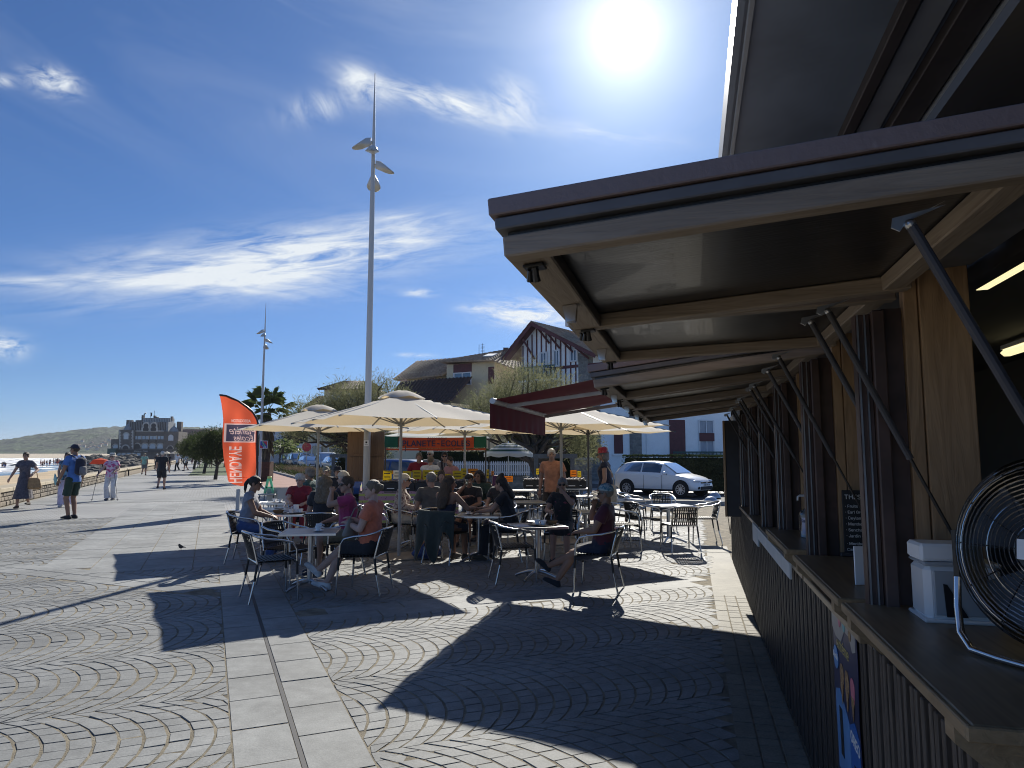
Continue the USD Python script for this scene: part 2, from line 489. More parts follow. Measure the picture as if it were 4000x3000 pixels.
# ------------------------------------------------------------------ promenade: base sheet, cobbles, slabs
prom = UsdGeom.Xform.Define(stage, '/World/promenade')
tag(prom.GetPrim(), kind='structure')
PR = '/World/promenade'
WALL_V = -5.8                             # sea wall line (v of its land-side face)
b = B()                                    # bed of the paving (what shows in the joints)
P0, P1, P2, P3 = uw(-6, -7), uw(-14, 16), uw(34, 16), uw(34, WALL_V)
b.quad(P0 - UP * .0042, P1 - UP * .0042, P2 - UP * .0042, P3 - UP * .0042)
struct('joint_bed', b, 'joint_sand', parent=PR)
COB_FAR = 21.0                             # cobbles are real stones up to here (along u)
PATH_V = (-2.15, .50)                     # slab path along the promenade
PATH_U0 = 11.1
DR0, DR1 = 0.18, 0.86                      # band of slabs with the drain
STRIP_R = (7.05, 7.65)                     # slab strip across, right of the drain
SL = gp(0, 2235); SR = gp(976, 2345)       # slab strip on the left, at an angle
sdir = unit(SR - SL); snor = np.array([-sdir[1], sdir[0], 0])
STRIP2 = (14.6, 15.4)


def zone(p):
    u, v = p @ U, p @ W
    n, a = p @ N, p @ A
    if n < -0.20 and n > -0.62:
        return 'edge'
    if n <= -0.62:
        return 'none'
    if DR0 < v < DR1 and u < PATH_U0:
        return 'drain'
    if v < DR0 or u > PATH_U0:
        q = (p - SL) @ snor
        if -0.02 < q < 0.62 and v < DR0:
            return 'strip'
        if PATH_V[0] < v < PATH_V[1] and u > PATH_U0 and u < 26:
            return 'path'
    if v > DR1 and (STRIP_R[0] < u < STRIP_R[1] or STRIP2[0] < u < STRIP2[1]):
        return 'cross'
    return 'cobble'


def in_view(p, mg=0.16):
    x, y = p[0], p[1] + 0.001
    return y > 2.6 and abs(x / y) < 0.741 * (1 + mg) + 0.3 / y


cob = []                                   # (distance, v, f)
rng = np.random.default_rng(3)
SW, SP, LEN = 1.30, 0.124, 0.14
R_ = 0.82
half = SW / 2
th_max = math.asin(half / R_)
nseg = int(round(2 * th_max * R_ / LEN))
CF = np.array([[0, 1, 5, 4], [1, 2, 6, 5], [2, 3, 7, 6], [3, 0, 4, 7], [4, 5, 6, 7]])
CF = np.vstack([CF[:, [0, 1, 2]], CF[:, [0, 2, 3]]])
for si in range(-2, int(COB_FAR / SW) + 1):
    uc = (si + 0.5) * SW
    if uc > COB_FAR:
        continue
    off = rng.uniform(0, SP)
    for j in range(int(-13.2 / SP), int(11.5 / SP)):
        v0 = j * SP + off
        pc = uw(uc, v0 + .2)
        if (v0 < WALL_V + .1 and uc > 23) or not in_view(pc, 0.30):
            continue
        sh = rng.uniform(-.5, .5)
        for k in range(nseg):
            t0 = -th_max + 2 * th_max * k / nseg
            t1 = -th_max + 2 * th_max * (k + 1) / nseg
            jt = 0.10 * (t1 - t0)
            seg = 2 * th_max / nseg
            if k > 0: t0 += jt * math.sin(j * 2.1 + k * 1.7) + sh * seg * .62
            if k < nseg - 1: t1 += jt * math.sin(j * 2.1 + (k + 1) * 1.7) + sh * seg * .62
            g = 0.0078
            cs = []
            tm_ = (t0 + t1) / 2
            nrm = SP * max(math.cos(tm_), .35)
            fr = min(g / SP, g / nrm)
            dt = .0032 / R_
            for tt, fv in ((t0 + dt, fr), (t1 - dt, fr), (t1 - dt, 1 - fr), (t0 + dt, 1 - fr)):
                cs.append((uc + R_ * math.sin(tt), v0 + R_ * math.cos(tt) - R_ * math.cos(th_max) + fv * SP))
            cs = np.array(cs)
            cen = uw(*cs.mean(0))
            if not in_view(cen):
                continue
            zc = zone(cen)
            if cs[:, 0].mean() < PATH_U0 and DR0 - .2 < cs[:, 1].mean() < DR1 + .2:      # stones cut at the slab band
                if zc == 'drain' or zc == 'cobble':
                    vm = cs[:, 1].mean()
                    lo_ = vm < (DR0 + DR1) / 2
                    cs[:, 1] = np.minimum(cs[:, 1], DR0 - .006) if lo_ else np.maximum(cs[:, 1], DR1 + .006)
                    if np.ptp(cs[:, 1]) < .025:
                        continue
                    zc = 'cobble' if abs(cs[:, 1].mean() - (DR0 if lo_ else DR1)) < .2 else zc
            if zc != 'cobble':
                continue
            cs2 = cs.mean(0) + (cs - cs.mean(0)) * (1 + rng.normal(0, .02, (4, 1)))
            top = cs2.mean(0) + (cs2 - cs2.mean(0)) * 0.965
            z = rng.normal(0, .0011) - 0.001
            tilt = rng.normal(0, .011, 2)
            v = np.array([uw(q[0], q[1], -.022) for q in cs2] + [uw(q[0], q[1], z + (q - top.mean(0)) @ tilt) for q in top])
            cob.append((np.hypot(cen[0], cen[1]), v, CF))
cob.sort(key=lambda c: c[0])
CFo = CF[:, ::-1] if np.cross(cob[0][1][5] - cob[0][1][4], cob[0][1][6] - cob[0][1][4])[2] < 0 else CF
for c in cob[:300]:
    put(numbered(PR, 'cobble'), (c[1], CFo), 'cobble_stone')
b = B()
rest = cob[300:]
V_ = np.concatenate([c[1] for c in rest])
F_ = (np.tile(CFo, (len(rest), 1, 1)) + (np.arange(len(rest)) * 8)[:, None, None]).reshape(-1, 3)
tag(put(PR + '/cobble_field', (V_, F_), 'cobble_stone'), kind='stuff')


def slab(p, q, r, s_, name='slab', m='slab_stone', gap=0.004, dz=0.0):
    """A stone slab with the four ground corners given (counter-clockwise)."""
    c = np.array([p, q, r, s_])[:, :2]
    cm = c.mean(0)
    L = np.linalg.norm(c - cm, axis=1, keepdims=True)
    c = cm + (c - cm) * (1 - gap * 1.4 / L)
    t = cm + (c - cm) * (1 - 0.004 / L)
    z = dz + rng.normal(0, .0012)
    if np.cross(c[1] - c[0], c[2] - c[0]) < 0:
        c, t = c[::-1], t[::-1]
    v = np.vstack([np.c_[c, np.full(4, -.024)], np.c_[t, np.full(4, z)]])
    put(numbered(PR, name), (v, CF if CFok else CF[:, ::-1]), m)


_v = np.array([[0, 0, 0], [1, 0, 0], [1, 1, 0], [0, 1, 0], [0, 0, 1], [1, 0, 1], [1, 1, 1], [0, 1, 1]], float)
CFok = trimesh.Trimesh(_v, CF, process=False).face_normals[4][2] > 0 or trimesh.Trimesh(_v, CF, process=False).face_normals[9][2] > 0
# band with the drain: two rows of slabs and the slot between them
dm = 0.515
for row, (va, vb) in enumerate(((DR0, dm - .012), (dm + .012, DR1))):
    u = 1.4 + (0.28 if row else 0)
    while u < PATH_U0 - .2:
        L = 0.52 + 0.03 * math.sin(u * 7)
        slab(uw(u, va), uw(u, vb), uw(u + L, vb), uw(u + L, va), 'drain_slab')
        u += L
b = B().box(uw(6.2, dm, -.0065), (0.024, 9.8, .010), rotz(UA))
struct('drain_slot', b, 'iron_dark', parent=PR)
# slab path
u = PATH_U0
while u < 26:
    L = 0.55
    k = 0
    v = PATH_V[0]
    while v < PATH_V[1] - .3:
        w_ = (PATH_V[1] - PATH_V[0]) / 4
        o = 0.0
        c = uw(u + L / 2, v + w_ / 2)
        if zone(c) == 'path' and in_view(c, .2):
            slab(uw(u, v), uw(u, v + w_), uw(u + L, v + w_), uw(u + L, v))
        v += w_
    u += L
# oblique strip on the left
t = -12.0
while t < 6:
    for q in (0.0, 0.31):
        o = SL + sdir * (t + (0.25 if q else 0))
        c = o + sdir * .3 + snor * (q + .15)
        if c @ W < DR0 - .1 and in_view(c, .3) and c @ W > WALL_V + .3:
            a_, b_ = o + snor * q, o + sdir * .62 + snor * q
            slab(a_, b_, b_ + snor * .30, a_ + snor * .30)
    t += 0.62
# strips across on the right
for (ua, ub) in (STRIP_R, STRIP2):
    v = DR1
    while v < 9:
        for q0, q1, o in ((ua, (ua + ub) / 2, 0), ((ua + ub) / 2, ub, .3)):
            c = uw((q0 + q1) / 2, v + o + .4)
            if c @ N > -0.2 and in_view(c, .2):
                slab(uw(q0, v + o), uw(q0, v + o + .8), uw(q1, v + o + .8), uw(q1, v + o))
        v += 0.8
# rows of brick-size stones along the kiosk foot
for i, nn in enumerate((-0.20, -0.32, -0.44)):
    a_ = 1.2 + (0.1 if i % 2 else 0)
    while a_ < 13:
        L = 0.24 if i < 1 else 0.105
        slab(kw(nn, a_), kw(nn, a_ + L), kw(nn - .118, a_ + L), kw(nn - .118, a_), 'edging_stone', 'edge_brick', gap=.003) if a_ < 8.5 else None
        a_ += L
b = B().quad(kw(-.2, 8.5, -.003), kw(-.2, 13, -.003), kw(-.56, 13, -.003), kw(-.56, 8.5, -.003))
struct('edging_row', b, 'edge_brick', parent=PR)
# far paving, beyond the laid stones
b = B()
b.quad(uw(COB_FAR - .5, WALL_V, -.004), uw(COB_FAR - .5, 8, -.004), uw(420, 1, -.004), uw(420, WALL_V, -.004))
struct('far_paving', b, 'far_paving', parent=PR)
b = B()
for i in range(7):                          # pale slab bands that cross the promenade further off
    u = 27 + i * 9
    b.quad(uw(u, WALL_V + .1, .002), uw(u, 1.0, .002), uw(u + 2.2, 1.0, .002), uw(u + 2.2, WALL_V + .1, .002))
struct('slab_band', b, 'slab_stone', parent=PR)
# drain gratings in the paving
for (px, py, w_, l_) in ((2700, 2183, .42, .34), (2462, 2108, .4, .3)):
    c = gp(px, py)
    t = Thing('drain_grate', 'square iron drain grate set in the paving ' + ('in the sun beside the kiosk' if px > 2600 else 'behind the man in the patterned cap'), 'drain grate', (c[0], c[1], .004), -KA)
    t.part('frame', B().box((0, 0, .001), (w_, l_, .008)), 'iron_dark')
    bb = B()
    for i in range(9):
        bb.box((-w_ / 2 + w_ * (i + .7) / 9.4, 0, .008), (w_ / 26, l_ * .86, .008))
    t.part('bar_grid', bb, 'kerb_stone')

# ------------------------------------------------------------------ ground beyond, road, planting, beach, sea, hills
b = B()
b.quad(*[p for p in (uw(-14, 8, -.03), uw(-14, 200, -.03), uw(420, 200, -.03), uw(420, 2, -.03))])
struct('ground', b, 'far_paving')
ROADV = 10.0
b = B().quad(uw(30, 10.6, -.012), uw(30, 20, -.012), uw(300, 20, -.012), uw(300, 10.6, -.012))
b.quad(kw(-40, 23.5, -.016), kw(8, 23.5, -.016), kw(8, 31, -.016), kw(-40, 31, -.016))
struct('road', b, 'asphalt')
b = B().quad(uw(26.5, 2.6, -.0), uw(26.5, 5.4, -.0), uw(300, 5.4, -.0), uw(300, 2.6, -.0))
struct('cycle_path', b, 'red_path')
b = B().box(uw(165, 5.5, .05), (.15, 276, .16), rotz(UA)).box(uw(165, 10.5, .05), (.15, 276, .16), rotz(UA)).box(uw(165, 2.5, .02), (.12, 276, .1), rotz(UA))
b.box(kw(-15, 23.4, .05), (.15, 44, .16), rotz(-KA + math.pi / 2))
struct('kerb', b, 'kerb_stone')
b = B().quad(uw(28, 5.6, .06), uw(28, 8.2, .06), uw(300, 8.2, .06), uw(300, 5.6, .06))
struct('planting_soil', b, 'soil')
b = B().quad(uw(40, 8.2, .02), uw(40, 10.4, .02), uw(300, 10.4, .02), uw(300, 8.2, .02))
struct('side_pavement', b, 'kerb_stone')
b = B().quad(uw(60, -1.5, .015), uw(60, 2.4, .015), uw(300, 2.4, .015), uw(300, -1.5, .015))
struct('lawn', b, 'grass_green')
# beach
SEA_Z, = (-3.4,)
gu, gv = np.linspace(-30, 900, 80), np.concatenate([np.linspace(-6.3, -44, 30), np.linspace(-48, -320, 16)])
Pb = np.zeros((80, len(gv), 3))
for i, u in enumerate(gu):
    for j, v in enumerate(gv):
        sh = -46 - .05 * max(u - 260, 0)
        z = -1.5 - 1.9 * np.clip((v + 6.3) / (sh + 6.3), 0, 4)
        z += 0.16 * (meshkit.noise(np.array([u * .25, v * .25, 0])) - .5)
        Pb[i, j] = uw(u, v, z)
struct('beach', B().grid(Pb), 'sand', smooth=True)
# sea with breaking waves
nodes = {'g': ('geometry', {}), 'mp': ('mapping', dict(rotation=(0, 0, math.radians(12)), scale=(0.012, 0.055, 1))), 'n1': ('noise_texture', dict(scale=1.0, detail=6, roughness=0.62, distortion=0.5)),
         'fr': ('rgb_ramp', dict(ramp=[(0.0, (0, 0, 0)), (0.52, (0, 0, 0)), (0.60, (1, 1, 1)), (1, (1, 1, 1))])), 'mix': ('mix_color', dict(a=(0.045, 0.11, 0.15), b=(0.80, 0.83, 0.84))),
         'wn': ('noise_texture', dict(scale=0.9, detail=5, roughness=0.6)), 'bu': ('bump', dict(strength=0.6, distance=0.35)), 'rr': ('map_range', dict(from_min=0, from_max=1, to_min=0.16, to_max=0.8)), 'p': ('principled_bsdf', dict(ior=1.33))}
links = [('g.position', 'mp.vector'), ('mp.vector', 'n1.vector'), ('n1.fac', 'fr.fac'), ('fr.color', 'mix.fac'), ('mix.result', 'p.base_color'), ('fr.color', 'rr.value'), ('rr.result', 'p.roughness'), ('g.position', 'wn.vector'), ('wn.fac', 'bu.height'), ('bu.normal', 'p.normal')]
MATS['sea_water'] = usdkit.material(stage, '/World/Looks/sea_water', nodes, links, surface='p.BSDF')
mat('foam', (0.86, 0.88, 0.88), 0.8, var=0.25, vscale=0.4, obj=False)
xs = np.linspace(0, 1, 60)
b = B()
b.quad(uw(-60, -40, SEA_Z), uw(2600, -40, SEA_Z), uw(2600, -2400, SEA_Z), uw(-60, -2400, SEA_Z))
struct('sea', b, 'sea_water')
b = B()
for k in range(26):                         # lines of white water rolling in
    dist = 195 + 34 * k + rng.uniform(-6, 6)
    px0 = rng.uniform(-250, 60) if k % 3 else -200
    px1 = rng.uniform(130, 240) if k < 6 else rng.uniform(200, 430)
    n = 40
    pxs = np.linspace(px0, px1, n)
    P = np.zeros((n, 4, 3))
    for i, px in enumerate(pxs):
        dd = dist * (1 + 0.03 * math.sin(i * .33 + k) + 0.25 * (px + 200) / 700.)
        c = dp(px, 1778, dd); c[2] = SEA_Z
        e = math.sin(math.pi * i / (n - 1)) ** .5
        h = (0.35 + .4 * meshkit.noise(np.array([i * .5, k, 0]))) * e
        wd = (2.2 + 3.5 * meshkit.noise(np.array([i * .4, k, 7]))) * (1 + dist / 300) * e
        for j, (o, z) in enumerate(((-wd * .6, .02), (-.3, h), (.5, h * .9), (wd, .03))):
            P[i, j] = c + np.array([.1, 1, 0]) * o + UP * z
    b.grid(P)
tag(put('/World/surf', b, 'foam', True), kind='stuff', label='white lines of surf breaking towards the beach', cat='surf')
# hills across the bay
mat('hill_green', (0.040, 0.068, 0.016), 0.95, col2=(0.006, 0.015, 0.004), vscale=0.022, obj=False, ramp=(0.42, 0.58), detail=11, bump=1.0, bscale=0.07, bdist=9.0)
mat('far_sand', (0.5, 0.42, 0.3), 0.95, var=0.2, vscale=0.02, obj=False)
mat('field_green', (0.13, 0.20, 0.05), 0.95, obj=False)


def ridge(px):                               # height of the skyline, in pixels above the horizon, by bearing
    xs_ = [-900, -300, 0, 120, 260, 380, 520, 640, 760, 900, 1000, 1200, 1700, 2600]
    ys_ = [20, 34, 56, 74, 92, 102, 100, 95, 97, 104, 99, 90, 80, 60]
    return np.interp(px, xs_, ys_)


n1, n2 = 420, 80
P = np.zeros((n1, n2, 3))
for i, px in enumerate(np.linspace(-900, 2200, n1)):
    for j in range(n2):
        t_ = j / (n2 - 1)
        d = 1150 + 900 * t_
        prof = math.sin(min(t_ * 1.25, 1) * math.pi / 2) ** 1.2 * (1 if t_ < .8 else 1 - (t_ - .8) * 2)
        hgt = ridge(px) / 2700 * 1900 * prof
        p = dp(px, 1778, d)
        bump_ = (meshkit.fbm(np.array([p[0] * .008, p[1] * .008, 0]), 4) - .5) * 26 * prof + (meshkit.noise(np.array([p[0] * .06, p[1] * .06, 3])) - .5) * 5 * prof + abs(meshkit.noise(np.array([p[0] * .11, p[1] * .05, 9])) - .5) * 9 * prof
        p[2] = -3.2 + hgt + bump_
        P[i, j] = p
struct('hills', B().grid(P), 'hill_green', smooth=True)
b = B()
for i in range(40):
    a_, c_ = dp(-400 + i * 28, 1778, 1080), dp(-400 + (i + 1) * 28, 1778, 1080)
    d_, e_ = dp(-400 + (i + 1) * 28, 1778, 1190), dp(-400 + i * 28, 1778, 1190)
    a_[2] = c_[2] = SEA_Z - .2; d_[2] = e_[2] = 4.0
    b.quad(a_, c_, d_, e_)
struct('far_beach', b, 'far_sand')
# ------------------------------------------------------------------ kiosk (timber snack bar on the right)
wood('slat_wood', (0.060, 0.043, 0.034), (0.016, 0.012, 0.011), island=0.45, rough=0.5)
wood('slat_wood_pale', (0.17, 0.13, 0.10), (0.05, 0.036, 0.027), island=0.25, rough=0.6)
wood('pine', (0.56, 0.37, 0.21), (0.33, 0.205, 0.11), stretch=(10, 10, 1.0))
wood('pine_a', (0.47, 0.39, 0.31), (0.30, 0.24, 0.19), stretch=(14, 1.0, 14))
wood('pine_n', (0.47, 0.39, 0.31), (0.30, 0.24, 0.19), stretch=(1.0, 14, 14))
wood('counter_wood', (0.36, 0.26, 0.155), (0.18, 0.125, 0.075), stretch=(10, 0.9, 10), rough=0.38, bump=0.12)
wood('counter_edge', (0.42, 0.30, 0.17), (0.25, 0.17, 0.09), stretch=(10, 0.9, 10))
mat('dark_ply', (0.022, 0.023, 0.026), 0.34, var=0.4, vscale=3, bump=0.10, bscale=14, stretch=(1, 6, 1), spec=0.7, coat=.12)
mat('dark_paint', (0.050, 0.047, 0.052), 0.55, var=0.3, vscale=5)
mat('brown_paint', (0.10, 0.062, 0.052), 0.45, var=0.45, vscale=6, col2=None)
mat('purple_paint', (0.21, 0.165, 0.17), 0.5, col2=(0.36, 0.34, 0.34), vscale=5, ramp=(.33, .37), bump=.2, bscale=30)
mat('inner_dark', (0.10, 0.10, 0.092), 0.8)
mat('soffit_paint', (0.15, 0.21, 0.29), 0.55, var=0.3, vscale=2)
mat('soffit_strip', (0.25, 0.30, 0.35), 0.5, var=0.2, vscale=3)
mat('aluminium', (0.55, 0.56, 0.57), 0.32, 1.0, var=0.15, vscale=20)
mat('steel_bright', (0.7, 0.7, 0.71), 0.16, 1.0)
mat('black_metal', (0.012, 0.012, 0.013), 0.35)
mat('white_plastic', (0.72, 0.72, 0.72), 0.35)
mat('grey_plastic', (0.34, 0.36, 0.38), 0.4)
mat('paper', (0.8, 0.8, 0.8), 0.8)
mat('lamp_glow', (0.9, 0.85, 0.6), 0.5, emit=(1.0, 0.86, 0.48, 0.75))
mat('pale_sign', (0.7, 0.69, 0.65), 0.7, var=0.08, vscale=5)
ko = kw(-.56, 6, 0)
K = Thing('snack_kiosk', 'long dark timber snack kiosk with propped-up hatches and slatted front', 'kiosk', ko, -KA)


def kbox(b, n0, n1, a0, a1, z0, z1, ch=0.0):
    return b.box(kw((n0 + n1) / 2, (a0 + a1) / 2, (z0 + z1) / 2), (abs(n1 - n0), abs(a1 - a0), abs(z1 - z0)), rotz(-KA), ch)


KEND = 11.2
BAY = [1.28, 2.52, 3.74, 4.94, 6.12, 7.30, 8.48]
# slatted front
K.part('front_board', kbox(B(), -.60, -.585, .6, KEND, 0.0, 1.0), mat('gap_black', (.008, .008, .009), .9), world=True)
a_ = 0.9
i = 0
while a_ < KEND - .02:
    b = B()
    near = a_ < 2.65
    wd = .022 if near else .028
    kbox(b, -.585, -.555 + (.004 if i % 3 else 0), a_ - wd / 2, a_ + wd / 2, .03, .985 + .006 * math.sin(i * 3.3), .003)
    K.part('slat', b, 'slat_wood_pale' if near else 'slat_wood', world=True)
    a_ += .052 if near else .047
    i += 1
# shell: back, sides, ceiling, floor, upper wall, roof with deep eaves
b = B()
kbox(b, -2.9, -2.85, -2, KEND, 0, 3.0); kbox(b, -2.85, -.6, KEND - .06, KEND, 0, 3.0); kbox(b, -2.85, -.6, -2, -1.95, 0, 3.0)
K.part('back_wall', b, 'inner_dark', world=True)
K.part('ceiling', kbox(B(), -2.85, -.62, -1.95, KEND - .06, 2.45, 2.48), 'inner_dark', world=True)
K.part('inner_floor', kbox(B(), -2.85, -.6, -1.95, KEND - .06, .02, .06), 'inner_dark', world=True)
b = B(); kbox(b, -1.02, -.96, -2, KEND, 2.20, 3.0)
K.part('upper_wall', b, 'dark_paint', world=True)
K.part('closed_wall', kbox(B(), -.62, -.565, 8.6, KEND, .98, 2.16), 'slat_wood', world=True)
rf = K.part('roof', kbox(B(), -3.1, -.195, -2, KEND + .1, 3.0, 3.09), 'soffit_paint', world=True)
b = B(); kbox(b, -.195, -.172, -2, KEND + .1, 2.985, 3.13)
K.part('fascia', b, 'soffit_paint', rf, world=True)
K.part('gutter_strip', kbox(B(), -.225, -.205, -2, KEND + .1, 2.975, 2.998, .003), 'soffit_strip', rf, world=True)
for (n0, n1, dz) in ((-.70, -.655, .05), (-.81, -.72, .02), (-.93, -.83, .05)):
    K.part('soffit_board', kbox(B(), n0, n1, -2, KEND, 3.0 - dz, 2.999, .003), 'soffit_strip' if dz < .04 else 'dark_paint', rf, world=True)
K.part('wall_plate', kbox(B(), -.955, -.94, -2, KEND, 2.90, 2.99, .004), 'soffit_strip', world=True)
# bays: corner posts, plank partitions, counters with brackets
for k, a_ in enumerate(BAY[1:]):
    post = K.part('corner_post', kbox(B(), -.63, -.59, a_ - .03, a_ + .06, 0.98, 2.08, .004), 'brown_paint', world=True)
    for q in range(2):
        K.part('steel_rail', kbox(B(), -.553 - .022 * q, -.548 - .022 * q, a_ - .012, a_ - .006, .98, 2.07), 'aluminium', post, world=True)
    K.part('steel_plate', kbox(B(), -.588, -.545, a_ - .004, a_ + .05, .98, 2.07), 'brown_paint', post, world=True)
    K.part('dark_reveal', kbox(B(), -.69, -.63, a_ + .01, a_ + .07, .98, 2.09), 'brown_paint', world=True)
    for q, (n0, n1) in enumerate(((-.735, -.692), (-.885, -.738))):
        K.part('partition_plank', kbox(B(), n0, n1, a_ - .012 - .006 * q, a_ + .03, 1.0, 2.45, .003), 'pine', world=True)
    if k > 1:
        K.part('partition_plank', kbox(B(), -1.05, -.888, a_ - .015, a_ + .03, 1.0, 2.45, .003), 'pine', world=True)
CT = [(1.46, 2.53, 1.12, -.462, -.98), (2.60, 3.66, 1.12, -.462, -.86), (3.86, 4.86, 1.12, -.455, -.84)]
for (a0, a1, z, nf, nb) in CT:
    c = K.part('counter', kbox(B(), nb, nf - .012, a0, a1, z - .028, z, .003), 'counter_wood', world=True)
    K.part('counter_lip', kbox(B(), nf - .0115, nf, a0, a1, z - .029, z - .001, .003), 'counter_edge', c, world=True)
    K.part('counter_end', kbox(B(), nb, nf, a0 - .010, a0 - .0005, z - .029, z - .001, .003), 'counter_edge', c, world=True)
    for q in (a0 + .07, a1 - .12):
        b = B().prism([(0, 0), (-.115, 0), (-.115, -.10), (-.085, -.10), (0, -.03)], .05, np.stack([N, UP, A], 1), kw(nf - .004, q, z - .030))
        K.part('bracket', b, 'counter_edge', c, world=True)
for (a0, a1, z) in ((2.55, 3.72, .985), (3.76, 4.9, .985), (4.97, 6.1, .985), (6.15, 7.28, .985), (7.33, 8.46, .985)):
    K.part('sill_shelf', kbox(B(), -.95, -.515, a0, a1, z, z + .03, .004), 'counter_wood', world=True)
for (a0, a1) in ((4.12, 5.28), (5.30, 6.0), (6.02, 6.5)):
    K.part('trim_board', kbox(B(), -.514, -.50, a0, a1, .925 if a0 < 6.01 else .86, 1.012, .002), 'pale_sign', world=True)
# small door leaf standing out at the far end
b = B(); kbox(b, -.56, -.40, 8.85, 8.90, .86, 2.02, .004)
lf = K.part('shutter_leaf', b, 'dark_paint', world=True)
K.part('leaf_edge', kbox(B(), -.399, -.375, 8.84, 8.91, .86, 2.02, .003), 'pine', lf, world=True)
# hatches
HAT = [(1.47, 2.48, .40, 2.045), (2.60, 3.68, .45, 2.09), (3.92, 4.90, .53, 1.98), (5.02, 6.06, .55, 1.985), (6.20, 7.24, .56, 1.985), (7.38, 8.42, .56, 1.985)]
for k, (a0, a1, no, zo) in enumerate(HAT):
    hn, hz = -.70, 2.135
    d = unit(N * (no - hn) + UP * (zo - hz)); L = math.hypot(no - hn, zo - hz); nr = unit(np.cross(A, d)); nr = nr if nr[2] > 0 else -nr
    O = kw(hn, 0, hz)
    M = np.stack([d, A, nr], 1)

    def hbox(l0, l1, b0, b1, t0, t1, ch=0.0):
        return B().box(O + d * (l0 + l1) / 2 + A * (b0 + b1) / 2 + nr * (t0 + t1) / 2, (abs(l1 - l0), abs(b1 - b0), abs(t1 - t0)), M, ch)
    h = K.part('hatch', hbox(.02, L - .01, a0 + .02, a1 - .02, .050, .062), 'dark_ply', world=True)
    for a_s in (a0, a1 - .055):
        K.part('hatch_beam', hbox(-.12 if k == 0 and a_s == a0 else 0, L - .001, a_s, a_s + .055, 0, .049, .004), 'pine_n', h, world=True)
    K.part('hatch_rail', hbox(L - .10, L, a0 + .056, a1 - .056, .002, .048, .004), 'pine_a', h, world=True)
    K.part('hatch_rail', hbox(.02, .09, a0 + .056, a1 - .056, .002, .048, .004), 'pine_a', h, world=True)
    K.part('hatch_cladding', hbox(-.20, L + .012, a0 - .010, a1 + .012, .063, .090, .003), mat('cladding_grey', (.15, .155, .175), .6, var=.3, vscale=4) if k == 0 else 'cladding_grey', h, world=True)
    K.part('hatch_edge', hbox(-.22, L + .022, a0 - .02, a1 + .02, .094, .135, .003), 'purple_paint', h, world=True)
    # iron catches and the tapered latch keepers on the outer rail
    for a_s in (a0 + .10, a1 - .03):
        b = B()
        c = O + d * (L - .05) + A * a_s
        b.box(c - nr * .004, (.05, .045, .008), M, .002)
        b.tube([c - nr * .006, c - nr * .022 + A * .004, c - nr * .036 + A * .012], [.009, .008, .010], 8)
        b.tube([c - nr * .010 + d * .012, c - nr * .030 + d * .018 + A * .02], [.006, .009], 8)
        K.part('hatch_catch', b, 'black_metal', h, world=True)
    b = B()
    c = O + d * (L - .055) + A * (a0 + .56 * (a1 - a0))
    b.prism([(-.022, 0), (.022, 0), (.014, -.05), (-.014, -.05)], .03, np.stack([d, nr, -A], 1), c + A * .015)
    K.part('latch_keeper', b, 'steel_bright', h, world=True)
    # gas struts
    for a_s, sg in ((a0 + .062, 1), (a1 - .062, -1)):
        p = O + d * (.235 * L) + A * a_s - nr * .045
        q = kw(-.82, a_s, 1.24)
        st = K.part('gas_strut', B().tube([p, p + (q - p) * .58], .0105, 10), 'dark_paint', h, world=True)
        K.part('strut_rod', B().tube([p + (q - p) * .57, q], .0052, 8), 'black_metal', h, world=True)
        b = B()
        b.prism([(-.03, 0), (.07, .012), (.07, .02), (-.005, -.012), (-.02, -.03), (-.035, -.02)], .004, np.stack([-d, nr, -A], 1), p + nr * .020 + A * .008)
        b.ell(p, (.012, .012, .012), 1)
        b.box(q, (.03, .02, .04), rotz(-KA), .003)
        K.part('strut_bracket', b, 'aluminium', h, world=True)
# lamps inside
for (n_, a0, a1, z) in ((-1.19, 1.75, 3.25, 2.31), (-2.3, 5.0, 5.9, 2.36)):
    t = Thing('ceiling_lamp', 'lit fluorescent tube lamp under the kiosk ceiling, ' + ('nearest to the counter with the fan' if a0 < 3 else 'far back inside the kiosk'), 'lamp', kw(n_, (a0 + a1) / 2, z), -KA)
    t.part('diffuser', B().box((0, 0, 0), (.085, a1 - a0, .05), None, .022), 'lamp_glow')
    t.part('casing', B().box((0, 0, .04), (.07, a1 - a0 - .02, .03)), 'white_plastic')
# things inside the nearest bay: shelf with cups
t = Thing('wall_shelf', 'dark shelf with pale price sheets inside the kiosk behind the fan', 'shelf', kw(-2.6, 4.2, 1.5), -KA)
t.part('board', B().box((0, 0, 0), (.35, 2.4, .03)).box((0, 0, .45), (.35, 2.4, .03)), 'inner_dark')
for i in range(7):
    t.part('price_sheet', B().box((-.18, -1.0 + i * .32, .16 + .02 * (i % 2)), (.004, .20, .24)), 'grey_plastic')

# ------------------------------------------------------------------ things on the counters
# fan
fc = kw(-.80, 1.86, 1.12)
Fn = Thing('desk_fan', 'chrome drum fan with wire guard standing on the nearest counter', 'fan', fc, -KA)
hub = fc + UP * .258
ax = unit(N * .75 - A * .62 + UP * .12); R = frame(ax)
rad = .222
b = B()
for z, rr in ((-.045, .30), (-.055, .55), (-.05, .75), (-.03, .9)):
    b.tube([hub + R @ np.array([math.cos(t) * rad * rr, math.sin(t) * rad * rr, -z * 1.0]) for t in np.linspace(0, 2 * np.pi, 40)[:-1]], .0016, 5, True)
for k in range(16):
    rr = rad * (.95 - .05 * k)
    zz = .055 * math.sqrt(max(0, 1 - (rr / rad) ** 2)) + .015
    b.tube([hub + R @ np.array([math.cos(t) * rr, math.sin(t) * rr, zz]) for t in np.linspace(0, 2 * np.pi, 44)[:-1]], .0013, 4, True)
Fn.part('front_guard', b, 'steel_bright', world=True)
